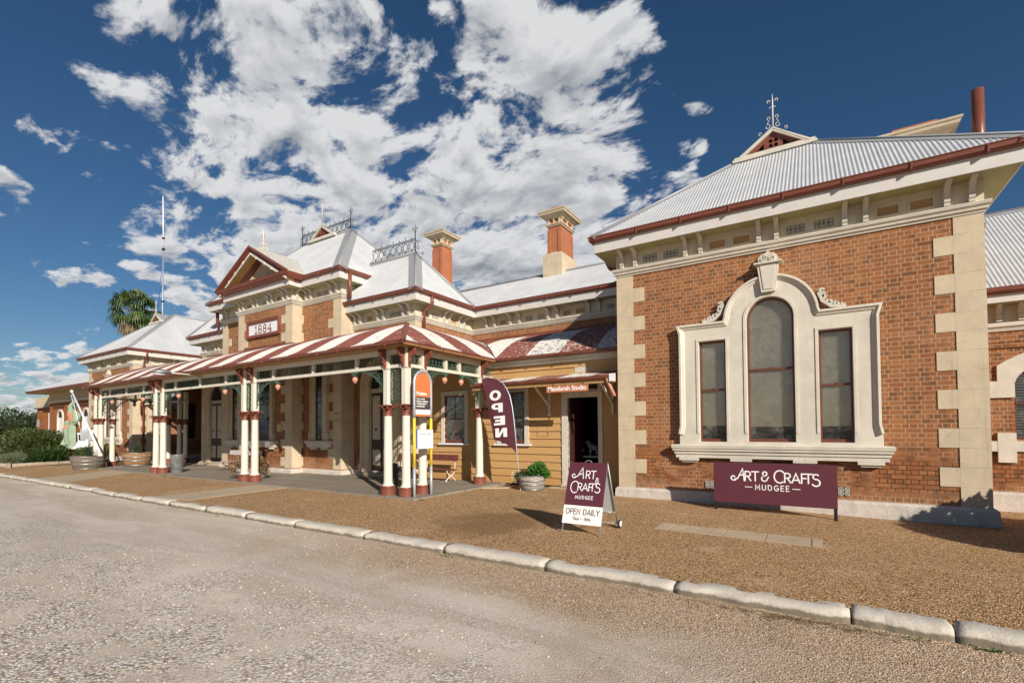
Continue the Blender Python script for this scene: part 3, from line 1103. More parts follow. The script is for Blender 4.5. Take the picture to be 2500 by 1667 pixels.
def roof_face(mb, poly, amp=0.0085, pitch=0.076, over=0.0):
    """corrugated sheet over a planar convex polygon whose first edge is the eave (bottom)"""
    P = [Vector(p) for p in poly]
    e = (P[1]-P[0]).normalized()
    nrm = None
    for k in range(2, len(P)):
        c = (P[1]-P[0]).cross(P[k]-P[0])
        if c.length > 1e-6:
            nrm = c.normalized()
            break
    if nrm.z < 0:
        nrm = -nrm
    u = nrm.cross(e).normalized()
    if u.z < 0:
        u = -u
    uvp = [((p-P[0]).dot(e), (p-P[0]).dot(u)) for p in P]
    us = [a for a, b_ in uvp]
    u0, u1 = min(us), max(us)
    st = pitch/6
    xs = sorted(set([u0+1e-4, u1-1e-4]+[round(a, 5) for a in us if u0+1e-4 < a < u1-1e-4]+[st*k for k in range(int(u0/st), int(u1/st)+2) if u0 < st*k < u1]))
    prev = None
    sm = mb.smooth
    mb.smooth = True
    for x in xs:
        hits = []
        for k in range(len(uvp)):
            (a0, b0), (a1, b1) = uvp[k], uvp[(k+1) % len(uvp)]
            if abs(a1-a0) < 1e-9:
                continue
            tt = (x-a0)/(a1-a0)
            if -1e-6 <= tt <= 1+1e-6:
                hits.append(b0+(b1-b0)*tt)
        if len(hits) < 2:
            prev = None
            continue
        v0, v1 = min(hits), max(hits)
        off = nrm*(amp*math.sin(2*PI*x/pitch)+amp)
        a = mb.vert(P[0]+e*x+u*(v0-over)+off)
        b_ = mb.vert(P[0]+e*x+u*v1+off)
        cur = (a, b_, x, v0, v1)
        if prev:
            mb.face([prev[0], cur[0], cur[1], prev[1]], [(prev[2], prev[3]), (x, v0), (x, v1), (prev[2], prev[4])])
        prev = cur
    mb.smooth = sm
    return mb


def capping(mb, a, b_, p1=None, p2=None, r=0.05, w=0.16):
    """ridge or hip capping: a roll with a flat wing lying on each of the two roof faces;
    p1, p2 are points on the faces either side"""
    a, b_ = Vector(a), Vector(b_)
    mb.tube([a+Vector((0, 0, 0.035)), b_+Vector((0, 0, 0.035))], r*0.6, 8)
    d = (b_-a).normalized()
    for p in (p1, p2):
        if p is None:
            continue
        q = Vector(p)-a
        q = (q-d*q.dot(d)).normalized()
        n = d.cross(q)
        if n.z < 0:
            n = -n
        i = len(mb.v)
        for c in (a, b_, b_+q*w, a+q*w):
            mb.vert(c+n*.024)
        for c in (a+q*w, b_+q*w):
            mb.vert(c+n*.004)
        mb.face([i, i+1, i+2, i+3])
        mb.face([i+3, i+2, i+5, i+4])
    return mb


# ------------------------------------------------------------------ the ground
def ground_z(x, y):
    a = min(1, max(0, (x+4.0)/6.5))
    a = a*a*(3-2*a)
    b_ = min(1, max(0, (y-6.6)/4.0))
    b_ = b_*b_*(3-2*b_)
    return -0.085*a*b_


def sheet(name, x0, x1, y0, y1, z, mat, nx=1, ny=1, fz=None):
    mb = MB()
    mb.smooth = True
    for j in range(ny+1):
        for i in range(nx+1):
            x = x0+(x1-x0)*i/nx
            y = y0+(y1-y0)*j/ny
            mb.vert((x, y, z+(fz(x, y) if fz else 0)))
    for j in range(ny):
        for i in range(nx):
            k = j*(nx+1)+i
            mb.face([k, k+1, k+nx+2, k+nx+1])
    return tag(part(name, mb, mat, fix=False), kind='structure')


sheet('ground', -900, 900, -900, 900, -0.30, 'soil')
rr = random.Random(3)
sheet('road', -90, 45, -40, 5.75, -0.135, 'gravel_road', 270, 90,
      lambda x, y: 0.012*math.sin(x*0.9+math.sin(y*1.3))*math.sin(y*0.8+0.5*x)+(0.035*max(0, (y-5.2)/.55) if y > 5.2 else 0))
sheet('forecourt', -95, 45, 5.72, 30, 0.0, 'gravel_tan', 140, 50, ground_z)


def kerb():
    mb = MB()
    r = random.Random(11)
    x = -70.0
    edges = []
    joints = [-3.06, -1.38, 0.25, 0.95]
    xs = []
    x = -3.06
    while x > -70:
        xs.append(x)
        x -= r.uniform(1.5, 2.0)
    xs = sorted(xs)+[-1.40, 0.24, 0.98, 2.7, 4.4, 6.2]
    for a, b_ in zip(xs, xs[1:]):
        far = a < -9
        g = 0.006 if not far else 0.001
        ek = .015 if not far else .003
        dy = r.uniform(-0.02, 0.02)
        dz = r.uniform(-0.012, 0.012)
        n = 10 if far else 22
        prof = [(5.585, -0.20), (5.578, -0.07), (5.585, -0.022), (5.603, -.002), (5.69, 0.010), (5.80, 0.010), (5.86, -0.02), (5.87, -0.2)]
        rings = []
        wb = [r.uniform(-1, 1) for _ in range(n+1)]
        wb = [(wb[max(0, q-1)]+wb[q]*2+wb[min(n, q+1)])/3 for q in range(n+1)]
        for k in range(n+1):
            t = k/n
            xx = a+g+(b_-a-2*g)*t
            endr = max(0, 1-min(t, 1-t)*(b_-a)/0.05)
            ring = []
            for j, (y, z) in enumerate(prof):
                wob = (0.020 if not far else .035)*wb[k]+0.003*r.uniform(-1, 1)
                yy = y+dy+(wob if j in (1, 2, 3) else wob*0.4)
                zz = z+dz+(0.003*r.uniform(-1, 1)+0.007*wb[k] if 1 < j < 7 else 0)
                if j in (2, 3, 4, 5, 6):
                    zz -= ek*endr
                if j in (1, 2, 3):
                    yy += 0.018*endr
                ring.append(mb.vert((xx, yy, zz)))
            rings.append(ring)
        mb.smooth = True
        for A, B in zip(rings, rings[1:]):
            for j in range(len(prof)-1):
                mb.face([A[j], A[j+1], B[j+1], B[j]])
        mb.smooth = False
        mb.face(rings[0])
        mb.face(rings[-1][::-1])
    tag(part('kerb', mb, 'kerb_stone'), kind='structure')


kerb()

# concrete strips across the forecourt, verandah floor, brick strip in the gravel
def slab(name, poly, z0, z1, mat):
    mb = MB()
    mb.prism(poly, 'z', z0, z1)
    return tag(part(name, mb, mat), kind='structure')


slab('footpath', [(-15.15, 5.86), (-13.55, 5.86), (-13.75, 8.8), (-15.35, 8.8)], -0.1, 0.010, 'concrete')
slab('footpath', [(-25.2, 5.86), (-22.2, 5.86), (-24.9, 8.8), (-27.4, 8.8)], -0.1, 0.008, 'concrete')
slab('verandah_floor', [(-30.6, 8.78), (-8.46, 8.78), (-8.46, 12.96), (-12.2, 12.96), (-12.2, 16.1), (-34.5, 16.1), (-34.5, 12.4), (-30.6, 12.4)], -0.1, 0.05, 'flagstones')
slab('doorstep', [(-6.75, 12.62), (-5.0, 12.62), (-5.0, 12.97), (-6.75, 12.97)], -0.1, 0.035, 'concrete')
slab('footpath', [(3.1, 10.1), (5.2, 9.0), (5.6, 9.5), (3.1, 10.55)], -0.2, -0.055, 'concrete')
slab('kerb', [(-8.44, 11.6), (-7.85, 11.9), (-7.7, 12.3), (-8.3, 12.75), (-8.44, 12.75)], -0.1, 0.03, 'concrete')

pv = MB()
r = random.Random(5)
x = -2.45
while x < 0.05:
    w = r.choice((0.22, 0.22, 0.23, 0.62)) if x < -0.6 else 0.23
    w = min(w, 0.05-x)
    if w > 0.08:
        y0, y1 = 8.47+r.uniform(-.01, .01), 9.07+r.uniform(-.01, .01)
        z = ground_z(x, 8.7)+0.006+r.uniform(0, 0.004)
        pv.box(x+0.008, x+w-0.008, y0, y1, -0.1, z)
    x += w
tag(part('paving', pv, 'concrete'), kind='structure')

# ------------------------------------------------------------------ the station building
B = empty('station_building', (-19.84, 12.0, 0.0), 'long red brick railway station with cream quoins, pale iron roofs and a striped verandah', 'building')


def wall(x0, x1, y0, y1, z0, z1, mat='brick', label=None):
    return part('brick_wall', MB().box(x0, x1, y0, y1, z0, z1), mat, B, label)


CZ = 5.70     # underside of the string course on the wings
FZ = 6.32     # soffit height
GZ = 6.70


def eaves(path, dz=0.0, gutter_path=None):
    """string course, frieze, soffit, fascia and gutter along a run of wall"""
    z = dz
    part('string_course', MB().sweep(path, [(-0.05, CZ), (0.03, CZ), (0.035, CZ+.03), (0.07, CZ+.055), (0.075, CZ+.085), (0.055, CZ+.10), (0.10, CZ+.13), (0.115, CZ+.18), (0.10, CZ+.195), (-0.05, CZ+.195)], z0=z), 'trim_cream', B)
    part('frieze', MB().sweep(path, [(-0.05, CZ+.19), (0.02, CZ+.19), (0.02, FZ), (-0.05, FZ)], z0=z), 'frieze', B)
    part('soffit', MB().sweep(path, [(-0.05, FZ-0.004), (0.435, FZ-0.004), (0.435, FZ+0.03), (-0.05, FZ+0.03)], z0=z), 'soffit', B)
    part('fascia', MB().sweep(path, [(0.43, FZ-0.015), (0.457, FZ-0.015), (0.457, FZ+0.29), (0.43, FZ+0.29)], z0=z), 'fascia_white', B)
    g = [(a-.15, z_+.02) for a, z_ in [(0.61, FZ+.245), (0.63, FZ+.225), (0.68, FZ+.235), (0.715, FZ+.27), (0.72, FZ+.34), (0.735, FZ+.355), (0.735, FZ+.37), (0.705, FZ+.37), (0.70, FZ+.30), (0.66, FZ+.262), (0.622, FZ+.262), (0.615, FZ+.37), (0.608, FZ+.37)]]
    mb = MB().sweep(path, g, z0=z)
    # gutter brackets
    for (a, b_) in zip(path, path[1:]):
        a2, b2 = Vector((a[0], a[1])), Vector((b_[0], b_[1]))
        L = (b2-a2).length
        d = (b2-a2).normalized()
        n = Vector((d.y, -d.x))
        k = 0.7
        while k < L+0.2:
            c = a2+d*k+n*0.522
            mb.obox((c.x, c.y, z+FZ+0.317), (d.x, d.y, 0), (n.x, n.y, 0), (0, 0, 1), 0.014, 0.068, 0.078)
            k += 1.05
    part('gutter', mb, 'gutter_red', B)


def bracket_mesh():
    prof = [(0.02, 5.905), (.115, 5.905), (.12, 5.945), (.10, 5.955), (.125, 5.975), (.135, 6.03), (.095, 6.045), (.10, 6.08), (.12, 6.15), (.15, 6.20), (.20, 6.24), (.28, 6.265), (.37, 6.27), (.38, 6.315), (.02, 6.315)]
    mb = MB().prism([(-o, z) for o, z in prof], 'x', -0.045, 0.045)
    return mb


BR0 = None


def bracket(x, y, facing='-y', dz=0.0, scale=1.0):
    global BR0
    rz = {'-y': 0.0, '+x': PI/2, '-x': -PI/2}[facing]
    loc = Vector((x, y, dz))-WL[B.name]
    if BR0 is None:
        BR0 = local('eave_bracket', bracket_mesh(), 'trim_cream', B, loc, rz)
        return
    copy_tree(BR0, B, loc, rz)


def vent(x, y, z, w=0.34, h=0.17, facing='-y', pierced=True):
    """square vents in the frieze: pierced scrollwork grille or plain ochre panel"""
    mb = MB()
    if pierced:
        mb.box(-w/2, w/2, -0.005, 0.01, -h/2, h/2)
        o = local('vent_grille', mb, 'black', B, Vector((x, y, z))-WL[B.name], {'-y': 0, '+x': PI/2}[facing])
        g = MB()
        n = max(2, int(w/0.085))
        for i in range(n):
            for j in range(2):
                cx, cz = -w/2+w*(i+.5)/n, -h/2+h*(j+.5)/2
                g.strap([(a, -0.012, b_) for a, b_ in arc(cx, cz, w/n*0.40, 0, 345, 9)], (0, 1, 0), 0.011, 0.008, closed=True)
                g.obox((cx, -0.012, cz), (.707, 0, .707), (0, 1, 0), (-.707, 0, .707), w/n*.5, .004, .005)
                g.obox((cx, -0.0125, cz), (-.707, 0, .707), (0, 1, 0), (.707, 0, .707), w/n*.5, .004, .005)
        local('scrollwork', g, 'trim_cream', o)
    else:
        mb.box(-w/2, w/2, -0.003, 0.01, -h/2, h/2)
        o = local('ochre_panel', mb, 'ochre_panel', B, Vector((x, y, z))-WL[B.name], {'-y': 0, '+x': PI/2}[facing])
        g = MB()
        for a, b_, c, d in ((-w/2-.03, w/2+.03, h/2, h/2+.03), (-w/2-.03, w/2+.03, -h/2-.03, -h/2), (-w/2-.03, -w/2, -h/2, h/2), (w/2, w/2+.03, -h/2, h/2)):
            g.box(a, b_, -0.022, 0.01, c, d)
        local('rim', g, 'frieze', o)


def quoins(x, y, sx, sy, z0, z1, top, first_long=True, short=0.42, long=0.71, dshort=0.42, dlong=0.42):
    """rendered corner blocks; sx,sy point from the corner into the two walls"""
    mb = MB()
    e = 0.014
    cur = top
    lng = first_long
    H0, H1 = 0.345, 0.3635
    blocks = []
    mb.prism([(x-sx*e, y-sy*e), (x+sx*short, y-sy*e), (x+sx*short, y+sy*e), (x+sx*e, y+sy*e), (x+sx*e, y+sy*dshort), (x-sx*e, y+sy*dshort)], 'z', z0, z1)
    while cur > z0+0.1:
        h = 0.358
        if lng:
            zb = max(z0, cur-h)
            xa, xb = sorted((x+sx*(short-0.002), x+sx*long))
            ya, yb = sorted((y-sy*(e), y+sy*e))
            mb.box(xa, xb, ya, yb, zb, cur)
            if dlong > dshort:
                xa, xb = sorted((x-sx*e, x+sx*e))
                ya, yb = sorted((y+sy*(dshort-0.002), y+sy*dlong))
                mb.box(xa, xb, ya, yb, zb, cur)
            cur -= 0.365
        else:
            cur -= 0.365
        lng = not lng
    return part('quoin_strip', mb, 'stucco', B)


def plinth(path, z1=0.25, mat='plinth'):
    mb = MB()
    prof = [(0.0, -0.25), (0.10, -0.25), (0.095, 0.02), (0.085, z1-0.05), (0.05, z1-0.01), (0.0, z1)]
    # subdivided so that the old stone wobbles a little
    P = []
    for a, b_ in zip(path, path[1:]):
        L = math.hypot(b_[0]-a[0], b_[1]-a[1])
        n = max(1, int(L/1.2))
        for k in range(n):
            P.append((a[0]+(b_[0]-a[0])*k/n, a[1]+(b_[1]-a[1])*k/n))
    P.append(path[-1])
    mb.sweep(P, prof)
    return part('plinth', mb, mat, B)


def downpipe(pts, r=0.045):
    mb = MB().tube(pts, r, 10)
    return part('downpipe', mb, 'gutter_red', B)


def gablet(cx, y, zb, hw=1.0, h=0.68, depth=1.3, fin=0.95):
    """little louvred gable at the top of a hip, with scrolled iron finial"""
    apex = zb+h
    roof = MB()
    for sg in (-1, 1):
        a = (cx+sg*(hw+.10), y-0.06, zb-0.06)
        b_ = (cx, y-0.06, apex+0.03)
        c = (cx, y+depth, apex+0.03)
        d = (cx+sg*(hw+.10), y+depth, zb-0.06)
        i = len(roof.v)
        for q in (a, b_, c, d):
            roof.vert(q)
            roof.vert((q[0], q[1], q[2]-0.04))
        roof.face([i, i+2, i+4, i+6])
        roof.face([i+1, i+7, i+5, i+3])
        for k in range(4):
            roof.face([i+2*k, i+2*((k+1) % 4), i+2*((k+1) % 4)+1, i+2*k+1])
    g = part('gablet', roof, 'roof_iron', B)
    # red gable board with pierced quatrefoil
    tri = [(-hw*.86, 0.06), (hw*.86, 0.06), (0, h*.92)]
    hl = []
    s_ = h/0.68
    for dx, dz in ((-.07, .07), (.07, .07), (-.07, -.07), (.07, -.07)):
        hl.append(arc(dx*s_, .26*s_+dz*s_, .055*s_, 0, 330, 11))
    for sg in (-1, 1):
        hl.append([(sg*.24*s_, .12*s_), (sg*.46*s_, .12*s_), (sg*.25*s_, .30*s_)])
    mb = MB()
    addgeo(mb, poly2d(tri, hl, 0.03), wallM(cx, y+0.04, zb))
    part('gable_board', mb, 'red_paint', g)
    part('backing', MB().prism([(cx+a, zb+b_) for a, b_ in tri], 'y', y+0.09, y+0.11), 'black', g)
    mb = MB()
    mb.strap([(cx-hw-.02, y-.02, zb-0.02), (cx, y-.02, apex-0.035)], (0, 1, 0), 0.085, 0.07)
    mb.strap([(cx, y-.021, apex-0.036), (cx+hw+.02, y-.021, zb-0.021)], (0, 1, 0), 0.085, 0.072)
    mb.strap([(cx-hw, y-.035, zb+0.005), (cx, y-.035, apex-0.005)], (0, 1, 0), 0.035, 0.06)
    mb.strap([(cx, y-.036, apex-0.006), (cx+hw, y-.036, zb+0.004)], (0, 1, 0), 0.035, 0.062)
    mb.box(cx-hw-.14, cx+hw+.14, y-.075, y+.08, zb-.075, zb-.005)
    mb.box(cx-hw-.10, cx+hw+.10, y-.05, y+.075, zb-.004, zb+.06)
    part('gable_moulding', mb, 'trim_cream', g)
    f = MB()
    z0 = apex
    f.tube([(cx, y, z0-.05), (cx, y, z0+fin*.78), (cx, y, z0+fin)], [0.022, 0.018, 0.003], 8)
    k = fin/0.95
    for sg in (-1, 1):
        for (a, b_, r0, a0, tn, w) in ((.13, .07, .075, 90, .95, .014), (.09, .30, .05, -60, .9, .012), (.085, .76, .045, -60, .9, .014)):
            f.strap([(cx+sg*u*k, y, z0+v*k) for u, v in spiral(a, b_, r0, .018, a0, tn)], (0, 1, 0), w*k, 0.012)
        f.strap([(cx+sg*.14*k, y, z0+.14*k), (cx+sg*.085*k, y, z0+.25*k)], (0, 1, 0), .012*k, .012)
        f.strap([(cx, y, z0+.60*k), (cx+sg*.08*k, y, z0+.57*k)], (0, 1, 0), .016*k, .012)
        f.strap([(cx+sg*u, y, z0+v) for u, v in spiral(.30*k, -.06*k, .05*k, .015*k, -90, .9)], (0, 1, 0), .013*k, .012)
    part('finial', f, 'white_iron', g)
    return g


def palladian(cx, y, detail=True):
    """the three-light window with arched centre and moulded cream surround"""
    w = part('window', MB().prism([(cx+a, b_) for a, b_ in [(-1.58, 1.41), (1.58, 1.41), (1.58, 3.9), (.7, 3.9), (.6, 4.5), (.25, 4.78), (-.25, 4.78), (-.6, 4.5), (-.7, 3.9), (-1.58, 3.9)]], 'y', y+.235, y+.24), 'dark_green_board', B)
    # surround slab with three openings
    top, sp = 4.20, 4.20
    foot = 1.35
    outer = [(-1.95, foot), (-1.95, 1.62), (-1.90, 1.74), (-1.86, 1.80), (-1.86, 4.00), (-1.90, 4.06), (-1.95, 4.10), (-1.95, 4.20), (-.93, 4.20)]+[(p[0], p[1]) for p in arc(0, 4.20, .90, 176, 4, 22)]
    outer += [(.93, 4.20), (1.95, 4.20), (1.95, 4.10), (1.90, 4.06), (1.86, 4.00), (1.86, 1.80), (1.90, 1.74), (1.95, 1.62), (1.95, foot)]
    h1 = [(-1.50, 1.42), (-.90, 1.42), (-.90, 3.80), (-1.50, 3.80)]
    h2 = [(-.47, 1.42), (.47, 1.42)]+arc(0, 4.18, .47, 0, 180, 20)
    h3 = [(.90, 1.42), (1.50, 1.42), (1.50, 3.80), (.90, 3.80)]
    mb = MB()
    addgeo(mb, poly2d(outer, [h1, h2, h3], 0.34, 0.008), wallM(cx, y+0.06, 0))
    part('surround', mb, 'trim_cream', w)
    # hood moulding around the outline
    path = [(cx-1.90, 1.60), (cx-1.86, 1.80), (cx-1.86, 4.0), (cx-1.90, 4.14), (cx-.90, 4.14)]+[(cx+p[0], p[1]) for p in arc(0, 4.20, .86, 176, 4, 26)]+[(cx+.90, 4.14), (cx+1.90, 4.14), (cx+1.86, 4.0), (cx+1.86, 1.80), (cx+1.90, 1.60)]
    mb = MB().vsweep(path, [(0.075, 0.08), (0.075, 0.175), (0.03, 0.18), (0.012, 0.150), (-0.03, 0.135), (-0.05, 0.112), (-0.05, 0.08)], y)
    part('hood_moulding', mb, 'trim_cream', w)
    # keystone with scrolled top
    k = MB()
    k.prism([(cx-.135, 4.74), (cx+.135, 4.74), (cx+.215, 5.36), (cx-.215, 5.36)], 'y', y-0.20, y-.05)
    k.prism([(cx-.09, 4.80), (cx+.09, 4.80), (cx+.15, 5.32), (cx-.15, 5.32)], 'y', y-0.215, y-.19)
    k.box(cx-.275, cx+.275, y-.26, y, 5.362, 5.40)
    k.box(cx-.25, cx+.25, y-.23, y, 5.34, 5.361)
    k.prism([(cx+a, b_) for a, b_ in [(-.17, 5.40), (.17, 5.40), (.20, 5.50), (.14, 5.59), (.05, 5.62), (0, 5.68), (-.05, 5.62), (-.14, 5.59), (-.20, 5.50)]], 'y', y-.13, y-.01)
    for sg in (-1, 1):
        k.strap([(cx+sg*a, y-.14, b_) for a, b_ in spiral(.085, 5.50, .075, .012, 90, 1.6, 30)], (0, 1, 0), .018, .03)
    part('keystone', k, 'trim_cream', w)
    for sg in (-1, 1):
        s_ = MB()
        for (a, b_, r0, a0, tn) in ((1.02, 4.50, .075, 60, 1.05), (1.13, 4.37, .065, 120, 1.0), (1.25, 4.32, .05, 100, .95), (.985, 4.63, .045, 0, .9), (1.36, 4.275, .03, 90, .9)):
            s_.strap([(cx+sg*u, y-.06, v) for u, v in spiral(a, b_, r0, .018, a0, tn)], (0, 1, 0), .042, .12)
        s_.strap([(cx+sg*.93, y-.06, 4.60), (cx+sg*.99, y-.06, 4.42), (cx+sg*1.14, y-.06, 4.285), (cx+sg*1.40, y-.06, 4.235)], (0, 1, 0), .06, .115)
        part('scroll_ornament', s_, 'trim_cream', w)
    # jamb mouldings inside each light
    s_ = MB()
    for h in (h1, h3):
        s_.vsweep([(cx+h[0][0], 1.62), (cx+h[0][0], 3.80), (cx+h[1][0], 3.80), (cx+h[1][0], 1.62)], [(0.05, 0.10), (0.05, 0.126), (0.0, 0.126), (0.0, 0.10)], y)
    s_.vsweep([(cx-.47, 1.62), (cx-.47, 4.18)]+[(cx+p[0], p[1]) for p in arc(0, 4.18, .47, 176, 4, 22)]+[(cx+.47, 4.18), (cx+.47, 1.62)], [(0.055, 0.10), (0.055, 0.128), (0.0, 0.128), (0.0, 0.10)], y)
    part('jamb_moulding', s_, 'trim_cream', w)
    # sill
    s_ = MB()
    s_.sweep([(cx-2.02, y), (cx-2.02, y-.10), (cx+2.02, y-.10), (cx+2.02, y)], [(0, 1.05), (.03, 1.05), (.03, 1.13), (.055, 1.14), (.055, 1.20), (.09, 1.215), (.09, 1.26), (.11, 1.27), (.12, 1.34), (.10, 1.36), (-.09, 1.37), (-.09, 1.05)])
    s_.box(cx-2.02, cx+2.02, y-.10, y+.02, 1.055, 1.355)
    for k in (-1.75, -.62, .62, 1.75):
        s_.box(cx+k-.22, cx+k+.22, y-.15, y+.01, 0.985, 1.048)
        s_.box(cx+k-.17, cx+k+.17, y-.11, y+.01, 0.94, 0.984)
    part('sill', s_, 'trim_cream', w)
    # sashes, glass, blinds
    lights = ((-1.20, .30, 3.80, False, 2.64), (0, .47, 4.18, True, 3.05), (1.20, .30, 3.80, False, 2.64))
    for off, hw, tz, arched, mz in lights:
        fr = MB()
        X = cx+off
        if arched:
            o = [(-hw, 1.42), (hw, 1.42)]+arc(0, tz, hw, 0, 180, 20)
            i_ = [(-hw+.045, 1.50), (hw-.045, 1.50)]+arc(0, tz, hw-.045, 0, 180, 20)
        else:
            o = [(-hw, 1.42), (hw, 1.42), (hw, tz), (-hw, tz)]
            i_ = [(-hw+.045, 1.50), (hw-.045, 1.50), (hw-.045, tz-.05), (-hw+.045, tz-.05)]
        addgeo(fr, poly2d(o, [i_], 0.06), wallM(X, y+0.02, 0))
        fr.box(X-hw+.045, X+hw-.045, y-.015, y+.035, mz-.022, mz+.022)
        fr.box(X-.025, X+.025, y-.03, y-.01, mz+.022, mz+.04)
        part('sash', fr, 'sash_red', w)
        gl = MB().prism([(X+a, b_) for a, b_ in i_], 'y', y+.030, y+.034)
        part('pane', gl, 'window_glass', w)
        bl = [(a, max(b_, 1.77 if off >= 0 else 1.80)) for a, b_ in i_]
        bm_ = MB().prism([(X+a, b_) for a, b_ in bl], 'y', y+.052, y+.056)
        part('blind', bm_, 'blind', w)
        part('opening_sill', MB().box(X-hw, X+hw, y-.10, y+.06, 1.36, 1.425), 'trim_cream', w)
    return w


def wing(cx, x0, x1, y, back, left_side, right_side):
    """the two matching end wings"""
    yb = y+3.9
    mb = MB()
    hole = [(-1.6, 1.40), (1.6, 1.40), (1.6, 3.95), (.75, 3.95), (.65, 4.5), (.3, 4.82), (-.3, 4.82), (-.65, 4.5), (-.75, 3.95), (-1.6, 3.95)]
    addgeo(mb, poly2d([(x0-cx, -.3), (x1-cx, -.3), (x1-cx, 5.9), (x0-cx, 5.9)], [hole], .3), wallM(cx, y+.15, 0))
    part('brick_wall', mb, 'brick', B)
    part('brick_wall', MB().box(x0, x1, y+.3, back, -.3, 5.9), 'brick', B)
    path = [(x0, yb), (x0, y), (x1, y), (x1, yb if right_side else back)]
    eaves(path)
    for k in range(-2, 3):
        for s_ in (-.175, .175):
            bracket(cx+k*1.59+s_, y)
    for k in range(4):
        m = cx+(-1.5+k)*1.59
        for s_ in (-.26, .26):
            vent(m+s_, y-.02, 6.065, pierced=(k % 2 == 0))
    quoins(x0, y, 1, 1, .25, CZ, 5.355)
    quoins(x1, y, -1, 1, .25, CZ, 5.355, dlong=0.71)
    plinth([(x0, yb), (x0, y), (x1, y), (x1, back)])
    palladian(cx, y)
    # roof: hip with gablet
    ex0, ex1, ey = x0-.53, x1+.53, y-.53
    hwid = (ex1-ex0)/2
    rise = hwid*math.tan(math.radians(38.6))
    za = GZ+rise
    rd = MB()
    c = (ex0+ex1)/2
    roof_face(rd, [(ex0, ey, GZ), (ex1, ey, GZ), (c, ey+hwid, za)])
    roof_face(rd, [(ex1, ey, GZ), (ex1, back, GZ), (c, back, za), (c, ey+hwid, za)])
    roof_face(rd, [(ex0, back, GZ), (ex0, ey, GZ), (c, ey+hwid, za), (c, back, za)])
    rf = part('roof', rd, 'roof_iron', B, fix=False)
    cp = MB()
    ap_ = (c, ey+hwid, za)
    capping(cp, (ex0, ey, GZ), ap_, (ex1, ey, GZ), (ex0, back, GZ))
    capping(cp, (ex1, ey, GZ), ap_, (ex0, ey, GZ), (ex1, back, GZ))
    capping(cp, ap_, (c, back, za), (ex0, back, GZ), (ex1, back, GZ))
    part('ridge_capping', cp, 'roof_iron', rf)
    gablet(cx, ey+hwid-1.02, 9.20, .86, .62, 1.2)


wing(-0.845, -4.36, 2.67, 12.1, 21.0, True, False)
wing(-38.0, -41.5, -34.5, 12.1, 21.0, True, True)

vent(-2.15, 12.09, .42, w=.22, h=.15)
vent(.45, 12.09, .42, w=.22, h=.15)
# side brackets and vents seen on the left wing, which turns the corner towards the verandah
for yy in (12.55, 12.9, 14.2, 14.55, 15.6):
    bracket(-34.5, yy, '+x')
for yy in (13.3, 13.8):
    vent(-34.48, yy, 6.065, facing='+x')
quoins(-34.5, 13.6, -1, -1, .25, CZ, 5.0, short=.02, long=.03, dshort=.42, dlong=.7)

# link ranges behind, middle blocks
wall(-36.5, -2.6, 16.1, 21.2, -.3, 5.9)
wall(-27.5, -12.15, 12.7, 16.4, -.3, 5.9)
wall(-24.2, -15.45, 12.1, 17.1, -.3, 7.1)
wall(-21.85, -17.85, 11.6, 12.4, -.3, 7.1)
eaves([(-15.45, 12.7), (-12.15, 12.7), (-12.15, 16.1), (-4.36, 16.1)])
eaves([(-34.5, 16.1), (-27.5, 16.1), (-27.5, 12.7), (-24.2, 12.7)])
eaves([(-24.2, 16.4), (-24.2, 12.1), (-21.85, 12.1), (-21.85, 11.6), (-17.85, 11.6), (-17.85, 12.1), (-15.45, 12.1), (-15.45, 16.4)], dz=1.19)
for x in (-15.3, -14.98, -14.0, -13.68, -12.68, -12.36):
    bracket(x, 12.7)
    bracket(-39.68-x, 12.7)
for yy in (14.2, 14.52, 15.1, 15.45):
    bracket(-12.15, yy, '+x')
for x in (-11.35, -10.95, -10.2, -9.78, -8.5, -8.12, -6.85, -6.45, -5.1, -4.75):
    bracket(x, 16.1)
for c in (-21.5, -20.4, -19.3, -18.2):
    for s_ in (-.15, .15):
        bracket(c+s_, 11.6, dz=1.19)
for x in (-17.55, -17.25, -15.98, -15.62, -22.1, -22.4, -23.7, -24.05):
    bracket(x, 12.1, dz=1.19)
for yy in (11.75,):
    bracket(-17.85, yy, '+x', dz=1.19)
for x, p in ((-14.5, False), (-13.3, True), (-12.95, True), (-10.58, False), (-9.38, True), (-8.85, True), (-7.73, False), (-7.22, False), (-6.05, True)):
    yy = 12.7 if x < -12.5 else 16.1
    vent(x, yy-.02, 6.055, pierced=p, w=.30)
vent(-26.4, 12.68, 6.055, w=.3)
vent(-25.9, 12.68, 6.055, w=.3)
for yy, p in ((13.2, True), (13.75, True), (14.82, False)):
    vent(-12.13, yy, 6.055, facing='+x', pierced=p, w=.34)
for x, p in ((-16.8, True), (-16.42, True), (-19.84, True), (-18.75, False), (-20.95, False)):
    vent(x, (12.08 if x > -17.5 else 11.58), 7.225, pierced=p, w=.28)
quoins(-12.15, 12.7, -1, 1, .25, CZ, 5.355, dlong=.7)
quoins(-15.45, 12.1, -1, 1, .25, 6.87, 6.15, short=.47, long=.79, dshort=.6, dlong=.6)
quoins(-17.85, 11.6, -1, 1, .25, 6.87, 6.52, first_long=True, short=.44, long=.75, dshort=.42, dlong=.5)
quoins(-21.85, 11.6, 1, 1, .25, 6.87, 6.52, first_long=True, short=.44, long=.75)
quoins(-24.2, 12.1, 1, 1, .25, 6.87, 6.15, short=.47, long=.79)
quoins(-27.5, 12.7, 1, 1, .25, CZ, 5.355)
